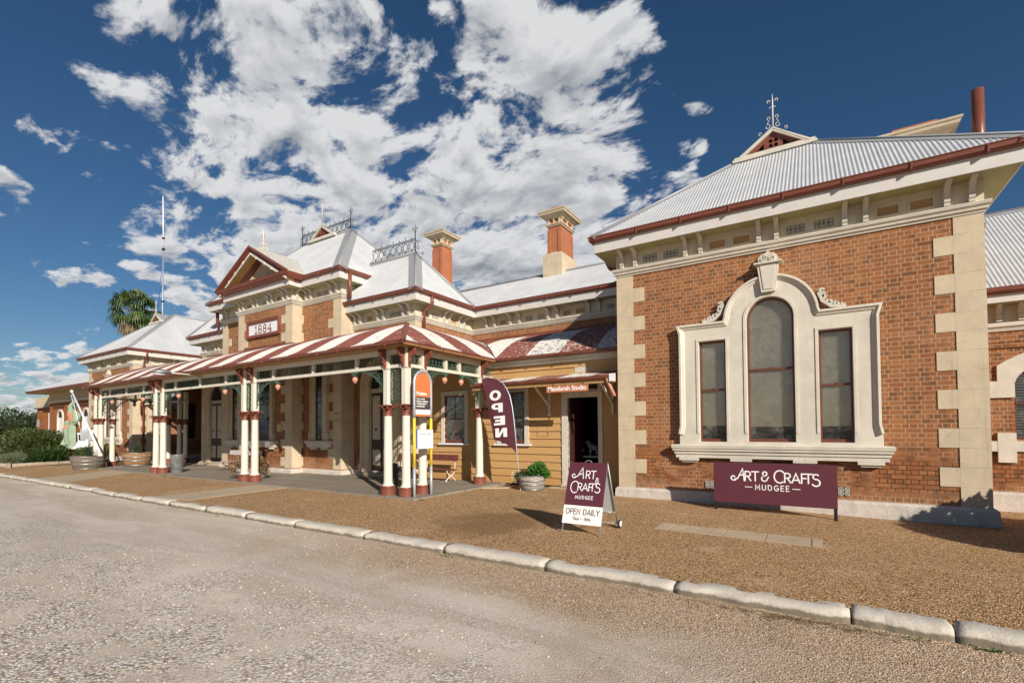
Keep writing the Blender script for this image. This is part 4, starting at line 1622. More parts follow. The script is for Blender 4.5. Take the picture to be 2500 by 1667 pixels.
plinth([(-34.5, 16.1), (-27.5, 16.1), (-27.5, 12.7), (-24.2, 12.7), (-24.2, 12.1), (-21.85, 12.1), (-21.85, 11.6), (-17.85, 11.6), (-17.85, 12.1), (-15.45, 12.1), (-15.45, 12.7), (-12.15, 12.7), (-12.15, 16.1)], .22)

# roofs of the middle
rd = MB()
TX0, TX1, TY0, TY1, TZ = -24.73, -14.92, 11.57, 17.63, 7.89
ry, rz_ = 14.6, 10.99
for q in ([(TX0, TY0, TZ), (TX1, TY0, TZ), (-17.95, ry, rz_), (-21.70, ry, rz_)], [(TX1, TY0, TZ), (TX1, TY1, TZ), (-17.95, ry, rz_)],
          [(TX0, TY1, TZ), (TX0, TY0, TZ), (-21.70, ry, rz_)], [(TX1, TY1, TZ), (TX0, TY1, TZ), (-21.70, ry, rz_), (-17.95, ry, rz_)]):
    roof_face(rd, q)
rf = part('roof', rd, 'roof_iron', B, fix=False)
cp = MB()
RA, RB = (-21.70, ry, rz_), (-17.95, ry, rz_)
capping(cp, (TX1, TY0, TZ), RB, (TX0, TY0, TZ), (TX1, TY1, TZ), w=.3)
capping(cp, (TX0, TY0, TZ), RA, (TX1, TY0, TZ), (TX0, TY1, TZ), w=.3)
capping(cp, (TX1, TY1, TZ), RB, (TX1, TY0, TZ), (TX0, TY1, TZ))
capping(cp, RA, RB, (TX0, TY0, TZ), (TX0, TY1, TZ))
part('ridge_capping', cp, 'roof_iron', rf)

for mir in (False, True):
    def mx(x):
        return -39.68-x if mir else x
    rd = MB()
    e0, e1, ya, yb = -15.5, -11.62, 12.17, 15.57
    ym, zm, xr = 13.70, 8.66, -13.1
    faces = [[(e0-.5, ya, GZ), (e1, ya, GZ), (xr, ym, zm), (e0-.5, ym, zm)], [(e1, ya, GZ), (e1, yb, GZ), (xr, ym, zm)], [(e1, yb, GZ), (e0-.5, yb, GZ), (e0-.5, ym, zm), (xr, ym, zm)]]
    for q in faces:
        q = [(mx(x), y, z) for x, y, z in q]
        if mir:
            q = [q[1], q[0]]+q[2:][::-1]
        roof_face(rd, q)
    rf = part('roof', rd, 'roof_iron', B, fix=False)
    cp = MB()
    R_ = (mx(xr), ym, zm)
    capping(cp, (mx(e1), ya, GZ), R_, (mx(e0), ya, GZ), (mx(e1), yb, GZ), w=.28)
    capping(cp, (mx(e1), yb, GZ), R_, (mx(e1), ya, GZ), (mx(e0), yb, GZ))
    capping(cp, R_, (mx(-15.7), ym, zm), (mx(e0), ya, GZ), (mx(e0), yb, GZ))
    part('ridge_capping', cp, 'roof_iron', rf)
    rd = MB()
    a, b_ = (-11.6, -2.0) if not mir else (-37.5, -28.1)
    roof_face(rd, [(a-3.2, 15.57, GZ), (b_+(3.2 if mir else 0), 15.57, GZ), (b_+(3.2 if mir else 0), 18.5, 8.50), (a-3.2, 18.5, 8.50)])
    roof_face(rd, [(b_+(3.2 if mir else 0), 21.5, GZ), (a-3.2, 21.5, GZ), (a-3.2, 18.5, 8.50), (b_+(3.2 if mir else 0), 18.5, 8.50)])
    rf = part('roof', rd, 'roof_iron', B, fix=False)
    cp = MB()
    capping(cp, (a-3.2, 18.5, 8.50), (b_+(3.2 if mir else 0), 18.5, 8.50), (a, 15.57, GZ), (a, 21.5, GZ))
    part('ridge_capping', cp, 'roof_iron', rf)

gablet(-19.84, 14.42, 10.97, .84, .60, .25, fin=1.25)


def cresting(x0, x1, y, z, ends):
    """iron roof cresting: rings between two rails with little spikes"""
    mb = MB()
    N = (0, 1, 0)
    h = .5
    mb.bar((x0, y, z+.05), (x1, y, z+.05), .018)
    mb.bar((x0, y, z+h), (x1, y, z+h), .018)
    mb.bar((x0, y, z+h-.07), (x1, y, z+h-.07), .014)
    n = max(1, round((x1-x0)/.34))
    p = (x1-x0)/n
    for i in range(n):
        c = x0+p*(i+.5)
        mb.strap([(c+.125*math.cos(t), y, z+.24+.155*math.sin(t)) for t in [2*PI*k/14 for k in range(14)]], N, .018, .014, closed=True)
        for sg in (-1, 1):
            mb.strap([(c+sg*.12, y, z+.27), (c+sg*.5*p, y, z+.30), (c+sg*.5*p, y, z+.43)], N, .012, .012)
            mb.strap([(c+sg*.12, y, z+.21), (c+sg*.5*p, y, z+.16), (c+sg*.5*p, y, z+.05)], N, .012, .012)
        mb.bar((c, y, z-.02), (c, y, z+.09), .02)
        mb.bar((c, y, z+.39), (c, y, z+.44), .014)
        hh = .20 if i % 2 else .12
        mb.tube([(c, y, z+h), (c, y, z+h+hh*.8), (c, y, z+h+hh)], [.008, .007, .001], 5)
        mb.bar((c-.04, y, z+h+hh*.4), (c+.04, y, z+h+hh*.4), .012)
        for k in range(6):
            q = x0+p*(i+k/6)
            mb.obox((q, y, z+h-.035), (.8, 0, .6), (0, 1, 0), (-.6, 0, .8), .028, .005, .005)
    for ex in ends:
        sg = 1 if ex > (x0+x1)/2 else -1
        mb.tube([(ex, y, z-.05), (ex, y, z+.85), (ex, y, z+1.08)], [.026, .02, .003], 8)
        for q in (-1, 1):
            mb.strap([(ex+q*u, y, z+v) for u, v in spiral(.085, .88, .06, .015, -90, .85)], N, .016, .014)
            mb.bar((ex, y, z+.74), (ex+q*.07, y, z+.77), .016)
        mb.strap([(ex+sg*u, y, z+v) for u, v in spiral(.16, .10, .10, .02, 90, 1.05)], N, .016, .014)
        mb.strap([(ex+sg*u, y, z+v) for u, v in spiral(.09, .36, .055, .015, -60, .9)], N, .014, .014)
        mb.strap([(ex+sg*.17, y, z+.2), (ex+sg*.11, y, z+.30)], N, .013, .014)
        mb.strap([(ex+sg*u, y, z+v) for u, v in spiral(.38, -.14, .05, .015, -90, .9)], N, .014, .014)
        mb.bar((ex, y, z), (ex+sg*.42, y, z-.22), .016)
    return part('roof_cresting', mb, 'dark_iron', B)


cresting(-21.66, -17.98, 14.6, 11.03, (-21.64, -18.0))
cresting(-15.5, -13.12, 13.70, 8.72, (-13.1,))
cresting(-26.56, -24.2, 13.70, 8.72, (-26.58,))


# pediment over the centre bay
def pediment():
    cx, y = -19.84, 10.98
    zb, hw, ap = 7.80, 2.55, 9.45
    wt = part('pediment', MB().prism([(cx-hw+.4, zb), (cx+hw-.4, zb), (cx, ap-.30)], 'y', y+.62, y+.72), 'stucco', B)
    m = MB()
    # horizontal cornice in three steps, returned along the sides
    path = [(cx-1.99, 12.1), (cx-1.99, 11.6), (cx+1.99, 11.6), (cx+1.99, 12.1)]
    m.sweep(path, [(.40, 7.745), (.60, 7.745), (.615, 7.79), (.645, 7.80), (.65, 7.85), (.685, 7.86), (.70, 7.94), (.72, 7.955), (.72, 7.98), (.40, 7.98)])
    part('cornice', m, 'red_paint', wt)
    for sg in (-1, 1):
        r_ = MB()
        a = Vector((cx+sg*(hw+.17), 0, zb+.18))
        b_ = Vector((cx, 0, ap+.02))
        d = (b_-a).normalized()
        for (o, w, y0, y1) in ((-.045, .09, -.10, .30), (-.12, .07, -.06, .30), (-.185, .06, -.02, .30)):
            pn = Vector((-d.z, 0, d.x))*(1 if sg < 0 else -1)
            if pn.z < 0:
                pn = -pn
            c0 = a+pn*o
            c1 = b_+pn*o
            # cut the raking pieces plumb at the apex
            k = (cx-c1.x)/d.x
            c1 = c1+d*k
            P = [c0-pn*w/2, c1-pn*w/2, c1+pn*w/2, c0+pn*w/2]
            P[1] += d*((cx-P[1].x)/d.x)
            P[2] += d*((cx-P[2].x)/d.x)
            r_.prism([(p.x, p.z) for p in P], 'y', y+y0, y+y1)
        part('raking_cornice', r_, 'red_paint', wt)
        # cream edge, ochre soffit and red inner board of the recess
        pn = Vector((0, 0, 1))
        sf = MB()
        for mi, (dz0, dz1, y0, y1) in enumerate(((-.30, -.34, -.02, .035), (-.30, -.335, .036, .34), (-.30, -.36, .345, .62))):
            sf.cur = mi
            q = [(cx+sg*(hw-.05), zb+.22+dz0+.05), (cx, ap+dz0+.05), (cx, ap+dz1), (cx+sg*(hw-.05), zb+.22+dz1)]
            sf.prism(q, 'y', y+y0, y+y1)
        part('recess_lining', sf, ['trim_cream', 'ochre_paint', 'red_paint'], wt)
        o_ = MB()
        for t_ in (.36, .56, .80):
            px_ = cx+sg*(hw-.05)*(1-t_)
            pz_ = zb-.13+(ap-zb-.21)*t_+.07
            o_.strap([(px_+u, y-.03, pz_+v) for u, v in spiral(0, -.03, .075, .02, 90*sg, .8*sg)], (0, 1, 0), .022, .03)
        part('scroll_ornament', o_, 'trim_cream', wt)
        rf_ = MB()
        i = 0
        q = [(cx+sg*(hw+.17), y-.05, zb+.20), (cx, y-.05, ap+.05), (cx, 13.3, ap+.05), (cx+sg*(hw+.17), 12.2, zb+.20)]
        for p in q:
            rf_.vert(p)
        for p in q:
            rf_.vert((p[0], p[1], p[2]-.05))
        rf_.face([0, 1, 2, 3])
        rf_.face([4, 7, 6, 5])
        for k in range(4):
            rf_.face([k, (k+1) % 4, 4+(k+1) % 4, 4+k])
        part('pediment_roof', rf_, 'slate_roof', wt)
    # shell ornament in the tympanum
    s_ = MB()
    for k in range(7):
        an = math.radians(20+140*k/6)
        c = (cx+.30*math.cos(an), zb+.26+.34*math.sin(an))
        s_.strap([(c[0]+.09*math.cos(t)*1.0, y+.60, c[1]+.12*math.sin(t)) for t in [2*PI*j/10 for j in range(10)]], (0, 1, 0), .045, .14, closed=True)
    s_.lathe([(.0, 0), (.15, .02), (.12, .08), (0, .10)], (0, 0, 0), 14)
    st = len(s_.v)-14*4
    s_.xform(Matrix(((1, 0, 0, cx), (0, 0, -1, y+.62), (0, 1, 0, zb+.28), (0, 0, 0, 1))), st)
    for sg in (-1, 1):
        for (a, b_, r0) in ((.62, .22, .12), (.90, .15, .10), (1.2, .10, .07)):
            s_.strap([(cx+sg*u, y+.60, zb+v) for u, v in spiral(a, b_, r0, .02, 90, 1.1)], (0, 1, 0), .045, .12)
    part('shell_ornament', s_, 'cream_post', wt)
    f = MB()
    z0 = ap+.0
    yy = y+.55
    f.tube([(cx, yy, z0-.1), (cx, yy, z0+.75), (cx, yy, z0+.95)], [.035, .028, .004], 8)
    for q in ((1, 0), (-1, 0), (0, 1), (0, -1)):
        N = (q[1], q[0], 0)
        for (a, b_, r0, a0, tn) in ((.13, .08, .085, 90, .95), (.09, .28, .055, -60, .9), (.085, .70, .05, -60, .9), (.28, -.02, .06, -90, .9)):
            f.strap([(cx+q[0]*u, yy+q[1]*u, z0+v) for u, v in spiral(a, b_, r0, .018, a0, tn)], N, .022, .022)
    part('finial', f, 'white_iron', wt)


pediment()


# date panel
def date_panel():
    x0, x1, z0, z1, y = -21.09, -18.64, 5.77, 6.50, 11.5
    mb = MB()
    mb.vsweep([(x0, z0), (x1, z0), (x1, z1), (x0, z1)], [(0, -.10), (0, .0), (.03, .015), (.05, 0), (.13, -.02), (.15, -.09), (.15, -.10)], y, closed=True)
    dp = part('date_panel', mb, 'red_paint', B)
    part('panel_face', MB().box(x0+.1, x1-.1, y+.06, y+.09, z0+.1, z1-.1), 'white_paint', dp)
    st = []
    xx = -.62
    for ch in '1884':
        w, gl = glyph(ch)
        for g_ in gl:
            st.append([(xx+a*.44, b_*.31) for a, b_ in g_])
        if ch == '4':
            st.append([(xx+.30*.44, .0), (xx+.60*.44, .0)])
        xx += (w+.17)*.46
    geo = strokes_geo(st, .052, 0.0)
    part('numerals', addgeo(MB(), geo, wallM(-19.87, y+.055, 5.965)), 'text_red', dp, fix=False)
    part('rule', MB().box(-20.72, -18.95, y+.052, y+.056, 5.895, 5.908), 'text_red', dp)


date_panel()


# chimneys
def chimney(x0, x1, y0, y1, zbase, ztop, base=True, neck=.85):
    s_ = MB()
    s_.box(x0, x1, y0, y1, zbase, ztop-.30)
    # recessed panels' raised corners
    e = .03
    for a in (x0, x1-.12):
        for b_ in (y0, y1-.12):
            s_.box(a-e*(a == x0), a+.12+e*(a != x0), b_-e*(b_ == y0), b_+.12+e*(b_ != y0), zbase, ztop-neck-.14)
    ch = part('chimney', s_, 'terracotta', B)
    P = [(x0, y0), (x1, y0), (x1, y1), (x0, y1)]
    c = MB()
    c.sweep(P, [(-.02, 0), (.05, 0), (.06, .04), (.10, .06), (.10, .10), (.05, .12), (-.02, .12)], closed=True, z0=ztop-neck)
    part('neck_moulding', c, 'stucco', ch)
    c = MB()
    c.sweep(P, [(-.02, 0), (.06, .0), (.09, .04), (.16, .07), (.18, .115), (.29, .15), (.31, .225), (.34, .24), (.35, .29), (-.02, .32)], closed=True, z0=ztop-neck+.32)
    part('cap', c, 'stucco', ch)
    for (n, a, fx) in ((3, x0, 'f'), (3, y0, 's')):
        for k in range(n):
            t_ = (k+.18)/(n-1+.36)
            m = MB()
            if fx == 'f':
                X = x0+(x1-x0)*t_
                m.prism([(y0-.12, ztop-neck+.34), (y0-.05, ztop-neck+.24), (y0-.05, ztop-neck+.12), (y0, ztop-neck+.12), (y0, ztop-neck+.34)], 'x', X-.04, X+.04)
            else:
                Y = y0+(y1-y0)*t_
                m.prism([(x1+.12, ztop-neck+.34), (x1+.05, ztop-neck+.24), (x1+.05, ztop-neck+.12), (x1, ztop-neck+.12), (x1, ztop-neck+.34)], 'y', Y-.04, Y+.04)
            part('cap_bracket', m, 'stucco', ch)
    part('chimney_pot', MB().box(x0+.06, x1-.06, y0+.06, y1-.06, ztop-neck+.5, ztop), 'terracotta', ch)
    if base:
        b = MB()
        b.box(x0-.22, x1+.10, y0-.10, y1+.22, zbase-.6, zbase+.35)
        b.sweep([(x0-.22, y0-.1), (x1+.1, y0-.1), (x1+.1, y1+.22), (x0-.22, y1+.22)], [(-.02, 0), (-.005, 0), (-.13, .14), (-.2, .14)], closed=True, z0=zbase+.345)
        part('chimney_base', b, 'stucco', ch)


chimney(-9.62, -9.03, 18.2, 19.35, 8.85, 11.27)
chimney(-15.38, -14.83, 17.3, 18.0, 8.0, 11.34, base=False)
chimney(1.78, 2.82, 16.0, 16.6, 8.3, 9.60, base=False)
part('flue_pipe', MB().tube([(3.50, 16.0, 7.6), (3.50, 16.0, 10.02)], .125, 16), 'gutter_red', B)

# downpipes
downpipe([(-11.66, 13.05, 6.60), (-11.66, 13.05, 6.36), (-11.72, 13.05, 6.22), (-12.0, 13.05, 6.12), (-12.06, 13.05, 6.02), (-12.06, 13.05, 5.40)], .07)
downpipe([(-12.07, 13.0, 5.42), (-12.07, 13.3, 5.40), (-12.07, 13.62, 5.38)], .075)
downpipe([(-14.97, 12.10, 7.80), (-14.97, 12.10, 6.80)], .075)
downpipe([(-24.55, 12.0, 7.80), (-24.55, 12.0, 6.80)], .075)
downpipe([(-34.02, 12.62, 6.60), (-34.02, 12.62, 6.34), (-34.2, 12.62, 6.12), (-34.40, 12.62, 6.0), (-34.42, 12.62, 5.7), (-34.42, 12.62, 0.1)], .06)
downpipe([(-4.95, 12.9, 6.48), (-4.9, 13.0, 6.32), (-4.78, 13.15, 6.24), (-4.55, 13.2, 6.22), (-4.45, 13.2, 6.1), (-4.44, 13.2, 5.2)], .06)
downpipe([(2.95, 13.4, 5.9), (2.80, 13.4, 4.9)], .05)


# ------------------------------------------------------------------ lower annexes at both ends
def annex_right():
    y = 14.5
    mb = MB()
    mb.box(2.67, 3.60, y, y+.3, -.3, 4.2)
    mb.box(4.66, 9.0, y, y+.3, -.3, 4.2)
    mb.box(3.60, 4.66, y, y+.3, -.3, 1.45)
    mb.box(3.60, 4.66, y, y+.3, 3.05, 4.2)
    mb.box(2.67, 9.0, y+.6, 19.5, -.3, 4.3)
    part('brick_wall', mb, 'brick', B)
    part('plinth', MB().sweep([(2.67, y), (9.0, y)], [(0, -.3), (.09, -.3), (.08, .27), (.04, .31), (0, .33)]), 'plinth', B)
    part('string_course', MB().sweep([(2.67, y), (9, y)], [(0, 3.80), (.03, 3.80), (.05, 3.86), (.09, 3.90), (.09, 3.98), (0, 3.98)]), 'trim_cream', B)
    part('frieze', MB().sweep([(2.67, y), (9, y)], [(0, 3.98), (.02, 3.98), (.02, 4.40), (0, 4.40)]), 'frieze', B)
    part('soffit', MB().sweep([(2.67, y), (9, y)], [(0, 4.36), (.46, 4.36), (.46, 4.39), (0, 4.39)]), 'soffit', B)
    part('fascia', MB().sweep([(2.67, y), (9, y)], [(.46, 4.35), (.485, 4.35), (.485, 4.58), (.46, 4.58)]), 'fascia_white', B)
    part('gutter', MB().sweep([(2.67, y), (9, y)], [(.49, 4.52), (.56, 4.53), (.595, 4.57), (.605, 4.66), (.575, 4.66), (.57, 4.59), (.50, 4.56)]), 'gutter_red', B)
    for x in (3.38, 3.72, 4.9, 5.3):
        copy_tree(BR0, B, Vector((x, y, -1.90))-WL[B.name], 0.0)
    # dark brick dentil lines
    part('brick_band', MB().box(2.69, 9.0, y-.035, y, 3.44, 3.50).box(2.69, 9.0, y-.02, y, 3.56, 3.61), 'brick', B)
    w = part('window', MB().box(3.60, 4.66, y+.29, y+.32, 1.4, 3.1), 'dark_room', B)
    cx = 4.13
    outer = [(-.82, 1.10), (-.57, 1.10), (-.57, .94), (-.54, .94)]
    o = [(-.78, 2.36), (-.53, 2.36), (-.53, 2.70)]+arc(0, 2.62, .53, 172, 8, 14, .42)+[(.53, 2.70), (.53, 2.36), (.94, 2.36), (.94, 2.72), (.80, 2.72), (.80, 3.06), (.62, 3.18), (.35, 3.32), (0, 3.38), (-.35, 3.32), (-.62, 3.18), (-.80, 3.06), (-.80, 2.72), (-.94, 2.72), (-.94, 2.36)]
    mb = addgeo(MB(), poly2d(o, [], .06), wallM(cx, y-.02, 0))
    mb.box(2.69, cx+.9, y-.05, y+.28, 1.20, 1.42)
    mb.box(cx-.82, cx-.53, y-.055, y, 0.96, 1.60)
    mb.box(cx+.53, cx+.82, y-.055, y, 0.96, 1.60)
    part('surround', mb, 'trim_cream', w)
    fr = MB()
    fr.box(cx-.53, cx+.53, y+.13, y+.17, 1.42, 1.50)
    fr.box(cx-.53, cx+.53, y+.13, y+.17, 2.22, 2.265)
    fr.box(cx-.53, cx-.48, y+.13, y+.17, 1.50, 3.0)
    fr.box(cx+.48, cx+.53, y+.13, y+.17, 1.50, 3.0)
    fr.vsweep([(cx+a, b_) for a, b_ in arc(0, 2.62, .53, 172, 8, 14, .42)], [(0, -.17), (0, -.13), (-.05, -.13), (-.05, -.17)], y)
    part('sash', fr, 'sash_red', w)
    part('pane', MB().box(cx-.5, cx+.5, y+.15, y+.154, 1.5, 3.03), 'window_glass', w)
    sl = MB()
    for k in range(24):
        sl.obox((cx, y+.215, 1.53+k*.06), (1, 0, 0), (0, .8, .6), (0, -.6, .8), .48, .025, .002)
    part('venetian_blind', sl, 'grey_core', w)
    rd = MB()
    roof_face(rd, [(2.7, 13.9, 4.64), (9.0, 13.9, 4.64), (9.0, 17.1, 7.22), (2.7, 17.1, 7.22)])
    rf = part('roof', rd, 'roof_iron', B, fix=False)
    part('ridge_capping', capping(MB(), (2.7, 17.1, 7.22), (9, 17.1, 7.22), (3, 13.9, 4.64), None), 'roof_iron', rf)


annex_right()


def arched_window_small(cx, y, z0, z1, hw, parent, cover=True):
    w = part('window', MB().prism([(cx+a, b_) for a, b_ in [(-hw, z0), (hw, z0)]+arc(0, z1-hw, hw, 0, 180, 12)], 'y', y-.012, y-.008), 'dark_room', parent)
    o = [(-hw-.14, z0), (hw+.14, z0)]+arc(0, z1-hw, hw+.14, 0, 180, 16)
    i_ = [(-hw+.02, z0+.02), (hw-.02, z0+.02)]+arc(0, z1-hw, hw-.02, 0, 180, 14)
    part('surround', addgeo(MB(), poly2d(o, [i_], .1), wallM(cx, y-.05, 0)), 'trim_cream', w)
    part('shutter', MB().box(cx-hw+.02, cx+hw*.35, y-.03, y-.013, z0+.05, z1-hw), 'white_paint', w)
    return w


def annex_left():
    y = 14.5
    part('brick_wall', MB().box(-59.4, -41.5, y, 20, -.3, 4.5), 'brick_far', B)
    for a, o_, z0, z1, m in (('string_course', .12, 4.40, 4.60, 'trim_cream'), ('frieze', .03, 4.60, 5.30, 'stucco')):
        part(a, MB().sweep([(-59.4, 19), (-59.4, y), (-41.5, y)], [(-.05, z0), (o_, z0), (o_+.03, z1), (-.05, z1)]), m, B)
    part('soffit', MB().sweep([(-59.4, 19), (-59.4, y), (-41.5, y)], [(-.05, 5.28), (1.2, 5.28), (1.2, 5.31), (-.05, 5.31)]), 'soffit', B)
    part('gutter', MB().sweep([(-59.4, 19), (-59.4, y), (-41.5, y)], [(1.15, 5.26), (1.30, 5.26), (1.36, 5.46), (1.20, 5.46)]), 'gutter_red', B)
    for cx in (-56.3, -50.2, -46.6):
        arched_window_small(cx, y, 1.0, 3.65, .6, B)
    mb = MB()
    for a, b_ in ((-58.5, -55.4), (-52.6, -48.5)):
        mb.box(a, b_, y-.06, y, 4.02, 4.08)
        mb.box(a+.2, b_-.2, y-.05, y, 3.88, 3.94)
    part('brick_band', mb, 'dark_wood', B)
    rd = MB()
    roof_face(rd, [(-60.7, 13.2, 5.45), (-41.5, 13.2, 5.45), (-41.5, 17.2, 7.5), (-56.7, 17.2, 7.5)])
    part('roof', rd, 'roof_iron', B, fix=False)


annex_left()


# ------------------------------------------------------------------ weatherboard studio between the blocks
def studio():
    y = 12.95
    x0, x1 = -12.15, -4.37
    holes = [(-10.97, -10.09, 1.32, 2.93), (-8.62, -7.72, 1.32, 2.93), (-6.23, -5.27, .10, 2.67), (-6.23, -5.27, 2.72, 3.10)]
    mb = MB()
    bh = .235
    z = 0.045
    r = random.Random(4)
    while z < 3.98:
        zt = min(z+bh, 4.0)
        segs = [(x0, x1)]
        for (hx0, hx1, hz0, hz1) in holes:
            if hz0 < zt-.005 and hz1 > z+.005:
                new = []
                for a, b_ in segs:
                    if hx1 <= a or hx0 >= b_:
                        new.append((a, b_))
                    else:
                        if a < hx0:
                            new.append((a, hx0))
                        if hx1 < b_:
                            new.append((hx1, b_))
                segs = new
        for a, b_ in segs:
            n = max(1, int((b_-a)/3.3))
            for k in range(n):
                p, q = a+(b_-a)*k/n, a+(b_-a)*(k+1)/n
                d = r.uniform(-.0015, .0015)
                mb.prism([(y-.040+d, z), (y+.01, z), (y+.01, zt+.012), (y-.006+d, zt+.012), (y-.006+d, zt)], 'x', p+.001*(k > 0), q)
        z += bh
    wb = part('weatherboard_wall', mb, 'weatherboard', B)
    fr = MB()
    fr.box(x0, x1, y+.02, y+.05, .0, 4.0)
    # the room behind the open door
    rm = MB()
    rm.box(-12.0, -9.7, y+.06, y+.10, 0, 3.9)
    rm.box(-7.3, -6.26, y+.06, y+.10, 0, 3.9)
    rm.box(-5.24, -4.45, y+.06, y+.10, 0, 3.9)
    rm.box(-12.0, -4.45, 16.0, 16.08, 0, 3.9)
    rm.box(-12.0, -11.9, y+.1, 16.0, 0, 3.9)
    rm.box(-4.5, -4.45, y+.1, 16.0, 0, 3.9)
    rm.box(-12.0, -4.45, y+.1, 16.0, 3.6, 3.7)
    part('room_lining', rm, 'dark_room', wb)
    part('room_floor', MB().box(-12, -4.45, y-.02, 16.0, 0.02, .10), 'dark_wood', wb)
    part('bottom_board', MB().box(-7.6, -4.4, y-.06, y-.031, -.05, .06), 'black', B)
    # top moulding under the verandah gutter
    part('cornice', MB().sweep([(x0, y), (x1, y)], [(.032, 3.74), (.05, 3.74), (.07, 3.80), (.07, 3.85), (.11, 3.88), (.11, 3.93), (.032, 3.93)]), 'trim_cream', B)
    for (a, b_, z0, z1) in (holes[0], holes[1]):
        w = part('window', MB().box(a, b_, y+.05, y+.055, z0, z1), 'dark_room', B)
        t_ = MB()
        t_.box(a-.15, a, y-.055, y+.04, z0-.02, z1+.12)
        t_.box(b_, b_+.15, y-.055, y+.04, z0-.02, z1+.12)
        t_.box(a, b_, y-.053, y+.04, z1, z1+.12)
        t_.box(a-.19, b_+.19, y-.065, y-.03, z1+.121, z1+.15)
        part('window_frame', t_, 'trim_cream', w)
        part('sill', MB().prism([(y-.11, z0-.085), (y+.04, z0-.085), (y+.04, z0-.02), (y-.11, z0-.035)], 'x', a-.24, b_+.24), 'white_paint', w)
        s_ = MB()
        for (p, q, u, v) in ((a, a+.05, z0, z1), (b_-.05, b_, z0, z1), (a+.05, b_-.05, z0, z0+.09), (a+.05, b_-.05, z1-.05, z1)):
            s_.box(p, q, y-.005, y+.03, u, v)
        mz = (z0+z1)/2
        s_.box(a+.05, b_-.05, y-.004, y+.028, mz-.02, mz+.02)
        s_.box((a+b_)/2-.013, (a+b_)/2+.013, y-.003, y+.026, z0+.09, mz-.02)
        s_.box((a+b_)/2-.013, (a+b_)/2+.013, y-.003, y+.026, mz+.02, z1-.05)
        part('sash', s_, 'sash_red', w)
        part('pane', MB().box(a+.04, b_-.04, y+.012, y+.015, z0+.05, z1-.04), 'window_glass', w)
        c = MB()
        c.smooth = True
        n = 60
        for k in range(n+1):
            xx = a+.03+(b_-a-.06)*k/n
            yy = y+.04+.006*math.sin(k*1.1)
            c.vert((xx, yy, z0+.03))
            c.vert((xx, yy, z1-.03))
        for k in range(n):
            c.face([2*k, 2*k+2, 2*k+3, 2*k+1])
        part('lace_curtain', c, 'lace', w, fix=False)
    # door frame, open door leaf, fanlight
    a, b_, z0, z1 = holes[2]
    d = MB()
    d.box(a-.19, a, y-.06, y+.05, .09, 2.86)
    d.box(b_, b_+.13, y-.06, y+.05, .09, 2.86)
    d.box(a, b_, y-.058, y+.05, 2.67, 2.84)
    d.box(a-.19, b_+.13, y-.07, y-.03, 2.862, 2.89)
    d.box(a-.0, b_+.13, y-.05, y+.05, 3.06, 3.30)
    d.box(b_, b_+.10, y-.052, y+.05, 2.89, 3.06)
    df = part('door_frame', d, 'trim_cream', B)
    part('threshold', MB().box(a-.2, b_+.15, y-.12, y+.05, .05, .10), 'stucco', df)
    part('fanlight', MB().box(a, b_, y+.0, y+.004, 2.89, 3.06), 'window_glass', df)
    dl = MB().box(a+.01, a+.05, y+.06, y+.96, .11, 2.66)
    dr = part('door', dl, 'dark_wood', B, 'red brown studio door standing open')
    part('door_handle', MB().lathe([(.012, 0), (.03, .02), (.03, .05), (.01, .07)], (0, 0, 0), 12).xform(Matrix(((0, 0, 1, a+.05), (1, 0, 0, y+.88), (0, 1, 0, 1.10), (0, 0, 0, 1)))), 'brass', dr)
    # vent and patch on the boards
    v_ = MB().box(-5.99, -5.60, y-.036, y-.029, 3.40, 3.56)
    v = part('vent_grille', v_, 'trim_cream', B)
    dots = MB()
    for i in range(8):
        for j in range(4):
            dots.lathe([(.008, 0), (.008, .002)], (0, 0, 0), 6)
            dots.xform(Matrix(((1, 0, 0, -5.96+i*.047), (0, 0, -1, y-.036), (0, 1, 0, 3.425+j*.037), (0, 0, 0, 1))), len(dots.v)-12)
    part('holes', dots, 'dark_wood', v)
    pt = MB()
    for q in ((-7.27, -6.87, 1.83, 1.86), (-7.27, -6.87, 1.52, 1.55), (-7.27, -7.24, 1.55, 1.83), (-6.90, -6.87, 1.55, 1.83)):
        pt.box(q[0], q[1], y-.034, y-.02, q[2], q[3])
    part('bracket_mark', pt, 'ochre_panel', B)
    # shade canopy over window and door
    c = MB()
    for sx in (0, 1):
        pass
    cx0, cx1 = -9.08, -4.42
    roof_face(c, [(cx0, 11.93, 3.15), (cx1, 11.93, 3.15), (cx1, y-.02, 3.36), (cx0, y-.02, 3.36)], amp=.008)
    cn = part('canopy', c, 'striped_iron', B, fix=False)
    part('canopy_gutter', MB().sweep([(cx0, 11.93), (cx1-.12, 11.93)], [(-.03, 3.05), (.03, 3.05), (.055, 3.09), (.06, 3.14), (-.03, 3.14)]), 'gutter_red', cn)
    part('canopy_beam', MB().box(cx0+.05, cx1+.0, 11.95, 12.0, 2.955, 3.045), 'ochre_panel', cn)
    part('canopy_end', MB().box(cx1-.11, cx1+.05, 11.86, 11.90, 2.98, 3.18), 'white_paint', cn)
    for X in (-8.98, -6.82, -4.82):
        k = MB()
        k.box(X-.035, X+.035, y-.10, y-.031, 2.16, 3.05)
        k.bar((X, 12.0, 2.98), (X, y-.10, 2.46), .055)
        part('canopy_bracket', k, 'trim_cream', cn)
    part('canopy_downpipe', MB().tube([(-4.62, 11.93, 3.12), (-4.60, 11.93, 3.0), (-4.45, 12.04, 2.60)], .045, 10), 'salmon', cn)


studio()


